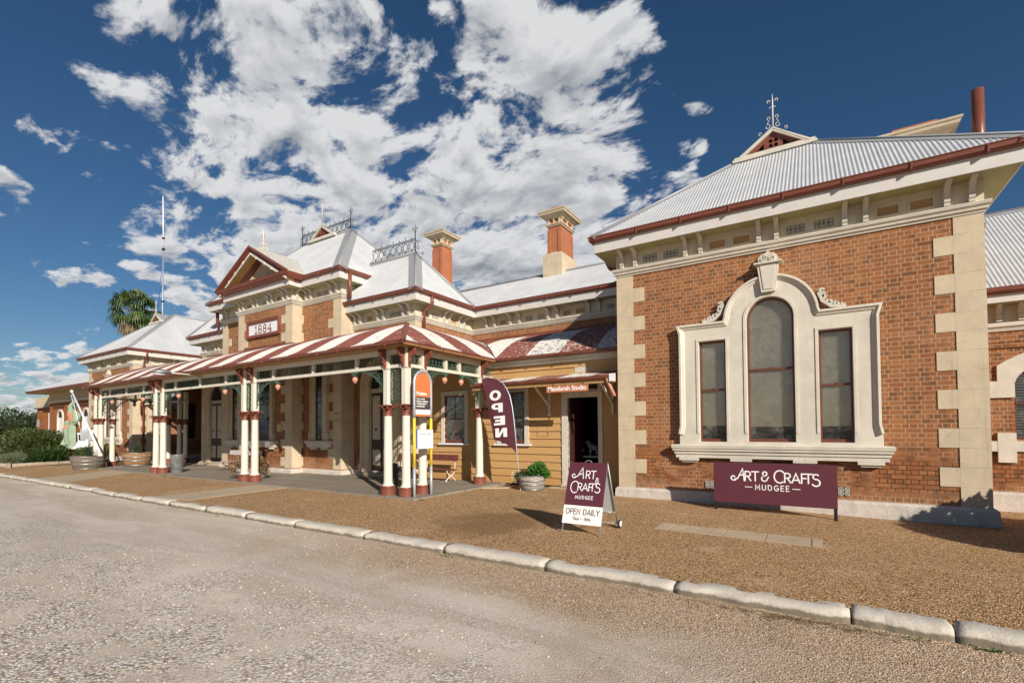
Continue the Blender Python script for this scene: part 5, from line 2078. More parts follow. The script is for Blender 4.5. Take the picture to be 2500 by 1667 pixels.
# ------------------------------------------------------------------ openings in the shade of the verandah
def tall_window(cx, y, hw=.19, fw=.33, top=4.5, parent=B, fanhw=None):
    w = part('window', MB().box(cx-hw, cx+hw, y-.012, y-.008, 1.38, top), 'dark_room', parent)
    sr = MB()
    for sg in (-1, 1):
        xa, xb = sorted((cx+sg*hw, cx+sg*(hw+fw)))
        sr.box(xa, xb, y-.10, y+.0, 1.37, top)
        xa, xb = sorted((cx+sg*(hw+fw*.75), cx+sg*(hw+fw+.09)))
        sr.box(xa, xb, y-.13, y+.0, 1.37, 1.62)
        sr.prism([(cx+sg*(hw+fw*.8), 1.621), (cx+sg*(hw+fw+.09), 1.621), (cx+sg*(hw+fw), 1.74), (cx+sg*(hw+fw*.8), 1.74)], 'y', y-.13, y)
        xa, xb = sorted((cx+sg*(hw+fw*.8), cx+sg*(hw+fw+.01)))
        sr.box(xa, xb, y-.13, y+.0, 1.741, top)
    sr.box(cx-hw-fw, cx+hw+fw, y-.125, y, top, top+.25)
    part('surround', sr, 'stucco', w)
    s_ = MB()
    s_.sweep([(cx-hw-fw-.15, y), (cx-hw-fw-.15, y-.10), (cx+hw+fw+.15, y-.10), (cx+hw+fw+.15, y)], [(-.15, 1.08), (.02, 1.08), (.02, 1.16), (.05, 1.17), (.05, 1.24), (.09, 1.25), (.10, 1.33), (.08, 1.36), (-.15, 1.36)])
    s_.box(cx-hw-fw-.14, cx+hw+fw+.14, y-.10, y, 1.09, 1.355)
    for sg in (-1, 1):
        s_.box(cx+sg*(hw+.12)-.16, cx+sg*(hw+.12)+.16, y-.12, y, 1.0, 1.075)
    part('sill', s_, 'trim_cream', w)
    f = MB()
    f.box(cx-hw, cx-hw+.04, y-.05, y-.02, 1.38, top)
    f.box(cx+hw-.04, cx+hw, y-.05, y-.02, 1.38, top)
    f.box(cx-hw+.04, cx+hw-.04, y-.05, y-.02, 1.38, 1.45)
    f.box(cx-hw+.04, cx+hw-.04, y-.05, y-.02, 2.85, 2.90)
    part('sash', f, 'dark_wood', w)
    part('pane', MB().box(cx-hw+.03, cx+hw-.03, y-.034, y-.031, 1.44, top-.02), 'window_glass', w)
    return w


tall_window(-16.72, 12.1, .22, .30)
tall_window(-22.96, 12.1, .22, .30)
# centre window of the projecting bay is wider
tall_window(-19.84, 11.6, .57, .22)


def arched_doorway(cx, y, hw, spring, parent=B):
    outer = [(-hw-.42, .06), (-hw, .06), (-hw, spring)]+arc(0, spring, hw, 180, 0, 18)[1:]+[(hw, .06), (hw+.42, .06), (hw+.42, spring)]+arc(0, spring, hw+.42, 0, 180, 22)[1:]
    dw = part('doorway', addgeo(MB(), poly2d(outer, [], .16, .01), wallM(cx, y-.06, 0)), 'stucco', parent)
    q = MB().vsweep([(cx-hw-.36, .5), (cx-hw-.36, spring)]+[(cx+p[0], p[1]) for p in arc(0, spring, hw+.36, 176, 4, 20)]+[(cx+hw+.36, spring), (cx+hw+.36, .5)], [(.06, .12), (.06, .20), (-.04, .17), (-.05, .12)], y)
    for sg in (-1, 1):
        q.box(min(cx+sg*(hw+.30), cx+sg*(hw+.50)), max(cx+sg*(hw+.30), cx+sg*(hw+.50)), y-.20, y, .05, .48)
        q.box(min(cx+sg*(hw+.24), cx+sg*(hw+.46)), max(cx+sg*(hw+.24), cx+sg*(hw+.46)), y-.17, y, spring-.12, spring+.05)
    part('archivolt', q, 'stucco', dw)
    # door leaves: dark frame, cream panels
    part('door_frame', MB().box(cx-hw, cx+hw, y-.02, y-.005, .06, spring+hw*.98), 'dark_room', dw)
    t_ = MB().box(cx-hw, cx+hw, y-.055, y-.021, spring-.28, spring-.12)
    t_.box(cx-hw, cx-hw+.06, y-.055, y-.021, .06, spring-.28)
    t_.box(cx+hw-.06, cx+hw, y-.055, y-.021, .06, spring-.28)
    part('transom', t_, 'door_cream', dw)
    for sg in (-1, 1):
        xa, xb = sorted((cx+sg*.012, cx+sg*(hw-.065)))
        lf = part('door', MB().box(xa, xb, y-.045, y-.021, .28, spring-.285), 'dark_wood', dw)
        for (u, v) in ((.42, 1.02), (1.40, spring-.40)):
            p = MB()
            p.box(xa+.07, xb-.07, y-.058, y-.046, u, v)
            p.box(xa+.13, xb-.13, y-.066, y-.0581, u+.06, v-.06)
            part('door_panel', p, 'door_cream', lf)
        dmd = MB()
        c = (xa+xb)/2
        dmd.obox((c, y-.069, 1.78), (.707, 0, .707), (0, 1, 0), (-.707, 0, .707), .055, .002, .055)
        part('diamond', dmd, 'sash_red', lf)
    part('door_step', MB().box(cx-hw-.5, cx+hw+.3, y-.42, y, .04, .17), 'concrete', dw)
    return dw


arched_doorway(-13.83, 12.7, .62, 3.45)
arched_doorway(-25.85, 12.7, .62, 3.45)
# small windows on the left link and the dark entrance opening beyond the door
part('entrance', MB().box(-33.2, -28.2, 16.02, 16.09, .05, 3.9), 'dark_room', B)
sw = part('sign_shelf', MB().box(-33.6, -31.4, 15.6, 15.98, 1.0, 1.06), 'dark_wood', B)

# narrow windows on the side of the left wing
w = part('window', MB().box(-34.49, -34.46, 14.9, 15.5, 1.3, 3.6), 'dark_room', B)
part('pilaster', MB().box(-34.5, -34.34, 12.78, 13.05, 0, 4.9), 'stucco', B)


# ------------------------------------------------------------------ the verandah
PR = [(0, 0), (.1, .04), (.26, .14), (.4, .24), (.55, .345), (.7, .45), (.9, .565), (1.1, .67), (1.35, .78), (1.6, .875), (1.85, .96), (2.1, 1.04), (2.5, 1.14), (3.0, 1.245), (3.5, 1.315), (4.3, 1.39)]


def prof(d):
    for (a, b_), (c, e) in zip(PR, PR[1:]):
        if d <= c:
            return b_+(e-b_)*(d-a)/(c-a)
    return PR[-1][1]


def curved_roof(name, u0, u1, place, dmin, dmax, stripe, label=None, fs=1.0):
    """striped corrugated iron bent to the verandah curve; place(u,d) -> (x,y)"""
    mb = MB()
    mb.smooth = True
    pitch = .076
    st = pitch/6
    xs = [u0+st*k for k in range(int((u1-u0)/st)+1)]+[u1]
    prev = None
    NR = 15
    for u in xs:
        a, b_ = dmin(u), dmax(u)
        if b_-a < .004:
            prev = None
            continue
        col = []
        for k in range(NR+1):
            d = a+(b_-a)*k/NR
            x, y = place(u, d)
            z = 3.985+prof(max(0, d)/fs)+.012*math.sin(2*PI*u/pitch)+.012
            col.append((mb.vert((x, y, z)), d))
        cur = (col, stripe(u))
        if prev:
            for k in range(NR):
                mb.face([prev[0][k][0], col[k][0], col[k+1][0], prev[0][k+1][0]],
                        [(prev[1], prev[0][k][1]), (cur[1], col[k][1]), (cur[1], col[k+1][1]), (prev[1], prev[0][k+1][1])])
        prev = cur
    return part(name, mb, 'striped_iron', B, label, fix=False)


VX0, VX1, VY = -30.1, -8.60, 8.55
WY = 12.62
curved_roof('verandah_roof', VX0, VX1, lambda u, d: (u, VY+d), lambda u: 0, lambda u: max(0, min(4.2, (VX1-u)*1.1, (u-VX0)*1.1)), lambda u: (-9.65-u)/.94+1, fs=1.1)
curved_roof('verandah_roof', VY, 16.1, lambda u, d: (VX1-d, u), lambda u: max(0, u-WY), lambda u: max(0, min(3.6, (u-VY)/1.1)), lambda u: (u-10.0)/.93+1)
curved_roof('verandah_roof', -12.15, -4.36, lambda u, d: (u, WY+d), lambda u: max(0, VX1-u), lambda u: 3.5, lambda u: (u+8.66)/1.14+2)
curved_roof('verandah_roof', VY, 16.1, lambda u, d: (VX0+d, u), lambda u: max(0, u-WY), lambda u: max(0, min(3.6, (u-VY)/1.1)), lambda u: (u-10.0)/.93+1)
curved_roof('verandah_roof', -34.5, -26.4, lambda u, d: (u, WY+d), lambda u: max(0, u-VX0), lambda u: 3.5, lambda u: (u+8.66)/1.14+2)
# hip capping at the two front corners, valley gutters behind
for X, sg in ((VX1, -1), (VX0, 1)):
    pts = [(X+sg*d, VY+d*1.1, 4.02+prof(d)) for d, _ in PR if d <= 3.6]
    hb = MB().tube(pts, .04, 8)
    for s_ in (-1, 1):
        i = len(hb.v)
        for p in pts:
            hb.vert(p)
            hb.vert((p[0]-sg*(.10 if s_ > 0 else -.0), p[1]-(.0 if s_ > 0 else .10), p[2]-.045))
        for k in range(len(pts)-1):
            hb.face([i+2*k, i+2*k+1, i+2*k+3, i+2*k+2])
    part('hip_capping', hb, 'red_paint', B)
part('valley_gutter', MB().tube([(VX1-d, WY+d, 3.99+prof(d)) for d, _ in PR if d <= 3.6], .03, 6), 'black', B)
# flashing where the roof meets the walls
part('flashing', MB().sweep([(-15.45, 12.7), (-12.15, 12.7), (-12.15, 16.1), (-4.36, 16.1)], [(0, 5.30), (.02, 5.30), (.012, 5.47), (0, 5.47)]), 'gutter_red', B)
part('flashing', MB().sweep([(-24.2, 12.7), (-24.2, 12.1), (-21.85, 12.1), (-21.85, 11.6), (-17.85, 11.6), (-17.85, 12.1), (-15.45, 12.1), (-15.45, 12.7)], [(0, 5.18), (.02, 5.18), (.012, 5.38), (0, 5.38)]), 'gutter_red', B)

GP = [(0, -.09), (.05, -.09), (.085, -.06), (.09, 0), (.06, 0), (.055, -.05), (.02, -.06), (0, -.06)]
gp = [(VX0+.06, 12.66), (VX0+.06, VY+.06), (VX1-.06, VY+.06), (VX1-.06, WY+.04), (-4.38, WY+.04)]
# outward is to the right of travel: left side going down, front, right side up, studio front
gm = MB().sweep(gp, [(o-.03, z+3.985) for o, z in GP])
for (a, b_) in zip(gp, gp[1:]):
    a2, b2 = Vector(a), Vector(b_)
    d = (b2-a2).normalized()
    n = Vector((d.y, -d.x))
    k = .55
    while k < (b2-a2).length:
        c = a2+d*k+n*.025
        gm.obox((c.x, c.y, 3.94), (d.x, d.y, 0), (n.x, n.y, 0), (0, 0, 1), .014, .045, .052)
        k += .92
part('verandah_gutter', gm, 'gutter_red', B)
# shadow board behind the gutter
part('eave_board', MB().sweep([(-29.98, 12.6), (-29.98, 9.02), (-9.03, 9.02), (-9.03, 12.95)], [(.0, 3.88), (.42, 3.90), (.42, 3.93), (0, 3.91)]), 'ochre_panel', B)

# beams: bottom rail, top rail with mouldings, little posts, lattice
CY = 9.05


def lattice_panel(w, h, cell=.150):
    """interlaced cast-iron scrollwork between two rails, drawn in x,z about the centre"""
    mb = MB()
    N = (0, 1, 0)
    D = .006
    mb.strap([(-w/2, 0, -h/2+.006), (w/2, 0, -h/2+.006)], N, .012, .012)
    mb.strap([(-w/2, 0, h/2-.006), (w/2, 0, h/2-.006)], N, .012, .012)
    n = max(1, round(w/cell))
    c = w/n
    for i in range(n):
        x = -w/2+c*(i+.5)
        # pointed arches that overlap their neighbours
        for sg in (-1, 1):
            pts = [(x+sg*c*(.5-.5*math.sin(PI/2*t_)+(.25 if t_ > .5 else .5*t_)*0), .001*sg, -h/2+.01+(h-.03)*t_) for t_ in [k/7 for k in range(8)]]
            mb.strap(pts, N, .0125, D)
        mb.strap([(x+u, 0, v) for u, v in spiral(0, -h*.20, c*.27, .010, 90, 1.2, 14)], N, .012, D)
        mb.strap([(x+c*.5*math.cos(t_)*.62+c*.5, .002, h*.26+h*.17*math.sin(t_)) for t_ in [PI*2*k/10 for k in range(10)]], N, .011, D, closed=True) if i < n-1 else None
    return mb


LP = {}


def lattice(w, x, y, z, h, rz=0.0, parent=B):
    key = (round(w, 2), round(h, 2))
    loc = Vector((x, y, z))-WL[B.name]
    if key not in LP:
        LP[key] = local('frieze_lattice', lattice_panel(w, h), 'green_iron', parent, loc, rz, fix=False)
        return LP[key]
    return copy_tree(LP[key], parent, loc, rz)


def rail(name, a, b_, z0, z1, dep, m='cream_post'):
    (x0, y0), (x1, y1) = a, b_
    d = Vector((x1-x0, y1-y0, 0)).normalized()
    n = Vector((d.y, -d.x, 0))
    c = Vector(((x0+x1)/2, (y0+y1)/2, (z0+z1)/2))
    L = math.hypot(x1-x0, y1-y0)
    return part(name, MB().obox(c, d, n, (0, 0, 1), L/2, dep/2, (z1-z0)/2), m, B)


def beam(a, b_, posts, skip_ends=True):
    """one run of verandah beam from a to b, with posts at given distances; lattice between"""
    (x0, y0), (x1, y1) = a, b_
    L = math.hypot(x1-x0, y1-y0)
    d = Vector((x1-x0, y1-y0, 0)).normalized()
    rz = math.atan2(d.y, d.x)
    rail('bottom_rail', a, b_, 3.39, 3.475, .09)
    mb = MB()
    n = Vector((d.y, -d.x, 0))
    c = Vector(((x0+x1)/2, (y0+y1)/2, 0))
    for z0, z1, dp in ((3.745, 3.835, .10), (3.836, 3.852, .13), (3.853, 3.90, .115), (3.901, 3.925, .15)):
        mb.obox(c+Vector((0, 0, (z0+z1)/2)), d, n, (0, 0, 1), L/2, dp/2, (z1-z0)/2)
    part('top_rail', mb, 'cream_post', B)
    ps = [0]+list(posts)+[L]
    for k, p in enumerate(ps):
        if 0 < k < len(ps)-1:
            c = Vector((x0, y0, 3.61))+d*p
            part('rail_post', MB().obox(c, d, n, (0, 0, 1), .045, .05, .1345), 'cream_post', B)
    for k in range(len(ps)-1):
        a_ = ps[k]+(.05 if k > 0 else .06)
        e_ = ps[k+1]-(.05 if k < len(ps)-2 else .06)
        if e_-a_ > .1:
            m = Vector((x0, y0, 0))+d*((a_+e_)/2)
            lattice(e_-a_, m.x, m.y, 3.61, .268, rz)


def column_proto():
    o = bpy.data.objects.new('verandah_column', None)
    return o


COLP = None


def column_at(x, y, corner=False, label=None):
    global COLP
    loc = Vector((x, y, 0.05))-WL[B.name]
    if COLP is not None:
        c = copy_tree(COLP, B, loc)
        if label:
            c['label'] = label
        return c
    sh = MB()
    sh.lathe([(.162, .235), (.152, .25), (.128, .275), (.118, .31), (.115, .36), (.112, 1.2), (.102, 2.07), (.102, 2.10)], (0, 0, 0), 24, cap=False)
    c = local('verandah_column', sh, 'cream_post', B, loc)
    COLP = c
    b_ = MB()
    b_.lathe([(.205, 0), (.205, .165), (.188, .172), (.188, .184), (.202, .192), (.202, .208), (.192, .222), (.188, .236), (.10, .238)], (0, 0, 0), 32, crisp=True)
    local('base', b_, 'red_paint', c)
    k = MB()
    k.lathe([(.112, 2.08), (.125, 2.09), (.125, 2.12), (.112, 2.13), (.112, 2.165), (.128, 2.17), (.128, 2.185), (.115, 2.20), (.13, 2.27), (.165, 2.33), (.17, 2.335)], (0, 0, 0), 20)
    # square abacus with hollow sides and leaf tips at the corners
    ab = []
    for q in range(4):
        a0 = PI/2*q+PI/4
        for t_ in range(7):
            an = a0+PI/2*t_/7
            rr_ = .27-.085*math.sin(PI*t_/7)
            ab.append((rr_*math.cos(an), rr_*math.sin(an)))
    k.prism(ab, 'z', 2.335, 2.365)
    for q in range(8):
        an = PI/4*q
        big = q % 2 == 1
        d = Vector((math.cos(an), math.sin(an), 0))
        p = [(.11, 2.19), (.135, 2.24), (.17 if not big else .19, 2.285), (.20 if not big else .25, 2.305), (.21 if not big else .275, 2.285), (.195 if not big else .262, 2.262)]
        s_ = Vector((-d.y, d.x, 0))
        pts = [Vector((d.x*r_, d.y*r_, z_)) for r_, z_ in p]
        wd = [.05, .055, .05, .042, .03, .012] if not big else [.04, .045, .045, .04, .035, .015]
        i = len(k.v)
        for pp, ww in zip(pts, wd):
            k.vert(pp+s_*ww)
            k.vert(pp+Vector((0, 0, .012))+d*.012)
            k.vert(pp-s_*ww)
        for j in range(len(pts)-1):
            k.face([i+3*j, i+3*j+1, i+3*j+4, i+3*j+3])
            k.face([i+3*j+1, i+3*j+2, i+3*j+5, i+3*j+4])
            k.face([i+3*j, i+3*j+3, i+3*j+5, i+3*j+2])
    local('capital', k, 'red_paint', c)
    p = MB()
    p.prism([(-.075, -.095), (.075, -.095), (.095, -.075), (.095, .075), (.075, .095), (-.075, .095), (-.095, .075), (-.095, -.075)], 'z', 2.366, 3.30)
    p.box(-.105, .105, -.105, .105, 3.30, 3.325)
    p.box(-.12, .12, -.12, .12, 3.326, 3.345)
    p.box(-.085, .085, -.085, .085, 3.346, 3.875)
    local('upper_post', p, 'cream_post', c)
    return c


SB = {}


def scroll_bracket(x, y, ang):
    """shaped red bracket under the gutter; ang is the way it points"""
    loc = Vector((x, y, 0))-WL[B.name]
    if 'b' in SB:
        return copy_tree(SB['b'], B, loc, ang)
    o = [(.0, 3.36), (.035, 3.37), (.06, 3.41), (.035, 3.45), (.07, 3.48), (.10, 3.56), (.09, 3.62), (.12, 3.63), (.17, 3.66), (.235, 3.73), (.25, 3.80), (.22, 3.86), (.15, 3.885), (.0, 3.885)]
    hole = arc(.135, 3.785, .032, 0, 330, 11)
    mb = addgeo(MB(), poly2d(o, [hole], .055), Matrix(((1, 0, 0, 0), (0, 0, -1, 0), (0, 1, 0, 0), (0, 0, 0, 1))))
    SB['b'] = local('scroll_bracket', mb, 'red_paint', B, loc, ang)
    return SB['b']


def spandrel(x, y, ang, L=1.18, parent=B):
    """arched iron bracket from a post with scrolls, ending in a hanging drop"""
    loc = Vector((x, y, 0))-WL[B.name]
    key = round(L, 2)
    if key in SB:
        return copy_tree(SB[key], parent, loc, ang)
    mb = MB()
    N = (0, 1, 0)
    H = 1.0
    ctr = [(L*(1-math.cos(t)), 3.38-H+H*math.sin(t)) for t in [PI/2*k/16 for k in range(17)]]
    mb.strap([(.02+a, 0, b_) for a, b_ in ctr], N, .036, .04)
    mb.strap([(.105, 0, 2.5), (.105, 0, 3.38)], N, .02, .03)
    mb.strap([(.105, 0, 3.375), (L, 0, 3.375)], N, .016, .03)

    def ok(px_, pz_):
        # inside the spandrel area: above the arch
        t_ = min(1, max(0, 1-(px_)/L))
        zz = 3.38-H+H*math.sqrt(max(0, 1-t_*t_))
        return pz_ > zz+.02
    scr = [(.28, 3.16, .115, 0), (.28, 2.92, .075, 180), (.17, 2.80, .05, 0), (.48, 3.25, .085, 90), (.62, 3.31, .05, 0), (.155, 3.31, .045, 90), (.16, 3.02, .045, 200), (.16, 2.66, .035, 0), (.42, 3.09, .05, 0), (.76, 3.335, .03, 0)]
    for (a, b_, r_, a0) in scr:
        mb.strap([(u, 0, v) for u, v in spiral(a, b_, r_, .012, a0, 1.5, 24)], N, .013, .008)
    mb.strap([(u, 0, v) for u, v in arc(.28, 3.16, .14, 0, 345, 18)], N, .012, .008, closed=True)
    for k in range(9):
        t_ = .25+.085*k
        a, b_ = L*(1-math.cos(PI/2*t_)), 3.38-H+H*math.sin(PI/2*t_)
        mb.strap([(a+.02, 0, b_+.02), (a-.02, 0, b_+.09), (a+.03, 0, min(3.37, b_+.15))], N, .012, .008)
    c = local('spandrel_bracket', mb, 'green_iron', parent, loc, ang, fix=False)
    g = MB().prism([(L+.02, 3.385), (L+.26, 3.385), (L+.24, 3.34), (L+.19, 3.31), (L+.17, 3.25), (L+.10, 3.25), (L+.07, 3.31), (L+.0, 3.33)], 'y', -.05, .05)
    local('drop_bracket', g, 'green_iron', c)
    p = MB().lathe([(.02, 3.25), (.062, 3.235), (.075, 3.205), (.07, 3.18), (.082, 3.172), (.08, 3.155), (.06, 3.12), (.035, 3.08), (.004, 3.055)], (L+.135, 0, 0), 14)
    local('pendant', p, 'salmon', c)
    SB[key] = c
    return c


def tall_lattice(x, y, w, rz=0.0):
    loc = Vector((x, y, 0))-WL[B.name]
    key = 't%.2f' % w
    if key in SB:
        return copy_tree(SB[key], B, loc, rz)
    mb = MB()
    N = (0, 1, 0)
    z0, z1 = 2.46, 3.37
    mb.strap([(-w/2+.01, 0, z0), (-w/2+.01, 0, z1)], N, .02, .025)
    mb.strap([(w/2-.01, 0, z0), (w/2-.01, 0, z1)], N, .02, .025)
    mb.strap([(-w/2, 0, z1), (w/2, 0, z1)], N, .02, .025)
    h = z1-z0
    for k in range(5):
        cz = z0+h*(k+.5)/5
        for sg in (-1, 1):
            mb.strap([(sg*u, 0, v) for u, v in spiral(w*.25, cz, w*.2, .012, 90 if k % 2 else -90, 1.4, 22)], N, .013, .008)
            mb.strap([(sg*w*.45, 0, cz-.07), (sg*w*.12, 0, cz), (sg*w*.45, 0, cz+.09)], N, .011, .008)
        mb.strap([(u, .001, v) for u, v in arc(0, cz+h*.1, .055, 0, 340, 12, .075)], N, .012, .008, closed=True)
        mb.strap([(0, 0, cz-.05), (0, 0, cz+.05)], N, .013, .008)
    # pointed leaf at the bottom
    mb.strap([(-w*.45, 0, z0+.08), (-w*.2, 0, z0-.0), (0, 0, z0-.05), (w*.2, 0, z0), (w*.45, 0, z0+.08)], N, .016, .022)
    SB[key] = local('column_lattice', mb, 'green_iron', B, loc, rz, fix=False)
    return SB[key]


pairs = [(-30.05, -29.42), (-23.42, -22.78), (-16.62, -16.0), (-9.65, -8.98)]
for a, b_ in pairs:
    column_at(a, CY)
    column_at(b_, CY)
    tall_lattice((a+b_)/2, CY, abs(b_-a)-.20)
    scroll_bracket(a, CY-.085, -PI/2)
    scroll_bracket(b_, CY-.085, -PI/2)
    beam((a, CY), (b_, CY), [])
for (a, b_), (c, d) in zip(pairs, pairs[1:]):
    L = c-b_
    beam((b_, CY), (c, CY), [1.10, L/2, L-1.22])
    spandrel(b_+.0, CY, 0)
    spandrel(c, CY, PI)
# right hand side
column_at(-8.98, 9.66)
column_at(-8.98, 12.24)
tall_lattice(-8.98, 9.355, .42, PI/2)
scroll_bracket(-8.895, CY, 0)
scroll_bracket(-8.895, 9.66, 0)
scroll_bracket(-8.895, 12.24, 0)
beam((-8.98, CY), (-8.98, 9.66), [])
beam((-8.98, 9.66), (-8.98, 12.24), [.94, 1.56])
beam((-8.98, 12.24), (-8.98, 12.92), [])
spandrel(-8.98, 9.66, PI/2, .78)
spandrel(-8.98, 12.24, -PI/2, .78)
# left hand side and the return towards the left wing
column_at(-30.05, 9.70)
column_at(-30.2, 12.25)
column_at(-29.9, 12.66)
column_at(-29.42, 12.76)
tall_lattice(-30.05, 9.375, .42, PI/2)
beam((-30.05, 9.70), (-30.05, CY), [])
beam((-30.05, 12.25), (-30.05, 9.70), [.8, 1.6])
spandrel(-30.05, 9.70, PI/2, .78)
spandrel(-30.05, 12.24, -PI/2, .78)
beam((-34.4, 12.7), (-30.05, 12.7), [1.4, 2.9])
spandrel(-30.05, 12.7, PI, 1.18)
# ceiling of the verandah: rafters and boards seen from below
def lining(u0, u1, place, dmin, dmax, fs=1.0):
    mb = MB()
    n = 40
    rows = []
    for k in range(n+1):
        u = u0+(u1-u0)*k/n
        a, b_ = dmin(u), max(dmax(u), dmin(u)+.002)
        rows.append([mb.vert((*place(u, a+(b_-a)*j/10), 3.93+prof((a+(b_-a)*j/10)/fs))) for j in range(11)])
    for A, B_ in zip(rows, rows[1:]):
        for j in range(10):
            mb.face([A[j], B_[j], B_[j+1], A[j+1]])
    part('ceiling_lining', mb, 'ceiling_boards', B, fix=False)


lining(VX0+.3, VX1-.3, lambda u, d: (u, VY+d), lambda u: .3, lambda u: max(0, min(4.1, (VX1-u)*1.1, (u-VX0)*1.1)), 1.1)
lining(VY+.3, 16.0, lambda u, d: (VX1-d, u), lambda u: max(.3, u-WY), lambda u: max(0, min(3.5, (u-VY)/1.1)))
lining(VY+.3, 16.0, lambda u, d: (VX0+d, u), lambda u: max(.3, u-WY), lambda u: max(0, min(3.5, (u-VY)/1.1)))
lining(-34.4, -26.6, lambda u, d: (u, WY+d), lambda u: max(.3, u-VX0), lambda u: 3.4)
rb = MB()
for k in range(16):
    X = -29.4+k*1.35
    pts = [(X, VY+d, 3.89+prof(d/1.1)) for d, _ in PR if .4 <= d <= min(3.0, (VX1-X-.15))]
    if len(pts) < 2:
        continue
    rb.tube(pts, .03, 4)
part('rafters', rb, 'dark_wood', B)
# thick red support bracket by the barrels, behind the left posts
part('pipe_stay', MB().tube([(-34.0, 12.4, 3.9), (-34.2, 12.4, 3.3), (-34.38, 12.5, 2.8)], .05, 8), 'gutter_red', B)

# ------------------------------------------------------------------ signs, seats, pots and other things
# folding sign
af = empty('folding_sign', (-3.34, 7.75, -0.01), 'plum and cream folding sign lettered Art and Crafts, Open Daily, on two small wheels', 'sign')


def aframe():
    # front panel leans back: bottom edge at z .17, top edge at 1.18
    x0, x1 = -3.70, -3.00
    pb, pt = Vector((0, 7.40, .16)), Vector((0, 7.74, 1.165))
    d = (pt-pb)
    H = d.length
    d.normalize()
    n = Vector((0, -d.z, d.y))          # outward, towards the viewer
    ax = Vector((1, 0, 0))

    def slab_(name, a, b_, mat, z0, z1, parent, t0=-.012, t1=0.0):
        mb = MB()
        i = 0
        for (z, t_) in ((a, t0), (b_, t0), (b_, t1), (a, t1)):
            for X in (z0, z1):
                mb.vert(Vector((X, 0, 0))+Vector((0, pb.y, pb.z))+d*z+n*t_)
        for q in ((0, 2, 3, 1), (2, 4, 5, 3), (4, 6, 7, 5), (6, 0, 1, 7), (0, 6, 4, 2), (1, 3, 5, 7)):
            mb.face(q)
        return part(name, mb, mat, parent)
    split = .31
    up_ = slab_('upper_panel', split+.0005, H, 'plum', x0, x1, af)
    lo = slab_('lower_panel', 0, split, 'sign_cream', x0, x1, af)

    def put(strokes, w, mat, name, parent, base=.0014):
        geo = strokes_geo(strokes, w, base)
        M = Matrix(((ax.x, d.x, n.x, (x0+x1)/2), (ax.y, d.y, n.y, pb.y), (ax.z, d.z, n.z, pb.z), (0, 0, 0, 1)))
        part(name, addgeo(MB(), geo, M), mat, parent, fix=False)
    sw_ = .0155
    # ART with a swash A, small ampersand
    A = [[(-.205, .76), (-.115, .97), (-.075, .76)]]
    A = [[(-.215, .80), (-.165, .815), (-.085, .965), (-.055, .78)], [(-.13, .845), (-.075, .86)], spiral(-.235, .825, .045, .02, -20, -.85, 16)]
    w1, _ = word('RT', .13, .12, .075, .785)
    w1 += A
    put(w1, sw_, 'lettering', 'lettering', up_)
    am, _ = word('&', .085, .1, .20, .715)
    put(am, .012, 'lettering', 'lettering', up_, .0016)
    c_ = [[(-.195+.075*math.cos(math.radians(t)), .625+.10*math.sin(math.radians(t))) for t in range(40, 320, 14)]]
    w2, _ = word('RAF', .125, .10, -.005, .57)
    t_ = [[(.085, .695), (.185, .695)], [(.13, .695), (.13, .57)]]
    s__ = [arc(.225, .67, .035, 30, 270, 10)+arc(.222, .592, .045, 90, -150, 12)[1:]]
    put(c_+w2+t_+s__, sw_, 'lettering', 'lettering', up_)
    w3, _ = word('MUDGEE', .055, .34, 0.0, .425)
    put(w3, .009, 'lettering', 'lettering', up_)
    w4, _ = word('OPEN DAILY', .088, .17, 0.0, .165, .92)
    put(w4, .0135, 'text_plum', 'lettering', lo)
    w5a, t5 = word('9', .062, .1, -.145, .065)
    w5b, _ = word('AM', .042, .16, -.085, .065)
    w5c, _ = word('-', .06, .1, -.008, .065)
    w5d, _ = word('4', .062, .1, .062, .065)
    w5e, _ = word('PM', .042, .16, .122, .065)
    put(w5a+w5b+w5c+w5d+w5e, .009, 'text_plum', 'lettering', lo)
    # frame tubes
    for X in (x0+.012, x1-.012):
        fl = MB().tube([Vector((X, pb.y, pb.z))-d*.175-n*.026, Vector((X, pb.y, pb.z))+d*(H+.01)-n*.026], .0125, 8)
        part('front_leg', fl, 'grey_steel', af)
    top = Vector((0, pt.y+.03, pt.z))
    bk = Vector((0, 8.21, .075))
    for X in (x0+.012, x1-.012):
        part('rear_leg', MB().tube([Vector((X, top.y, top.z)), Vector((X, bk.y, bk.z))], .0125, 8), 'grey_steel', af)
        wx = X+(.045 if X > -3.3 else -.045)
        wl = MB().lathe([(.03, -.018), (.062, -.018), (.075, -.012), (.075, .012), (.062, .018), (.03, .018)], (0, 0, 0), 24)
        wl.xform(Matrix(((0, 0, 1, wx), (1, 0, 0, bk.y), (0, 1, 0, bk.z), (0, 0, 0, 1))))
        wh = part('wheel', wl, 'rubber', af)
        hb = MB().lathe([(.0, -.024), (.055, -.021), (.055, .021), (0, .024)], (0, 0, 0), 20)
        hb.lathe([(0, -.03), (.012, -.03), (.012, .03), (0, .03)], (0, 0, 0), 8)
        hb.xform(Matrix(((0, 0, 1, wx), (1, 0, 0, bk.y), (0, 1, 0, bk.z), (0, 0, 0, 1))))
        part('hub', hb, 'white_paint', wh)
    part('axle', MB().tube([(x0-.05, bk.y, bk.z), (x1+.05, bk.y, bk.z)], .008, 8).tube([(x0+.012, 8.12, .28), (x1-.012, 8.12, .28)], .011, 8), 'grey_steel', af)
    rp = MB()
    q0, q1 = Vector((0, top.y, top.z-.01)), Vector((0, 8.125, .29))
    for X in (x0+.02, x1-.02):
        for q in (q0, q1):
            rp.vert((X, q.y+.010, q.z))
            rp.vert((X, q.y+.018, q.z+.002))
    rp.face([0, 2, 6, 4])
    rp.face([1, 5, 7, 3])
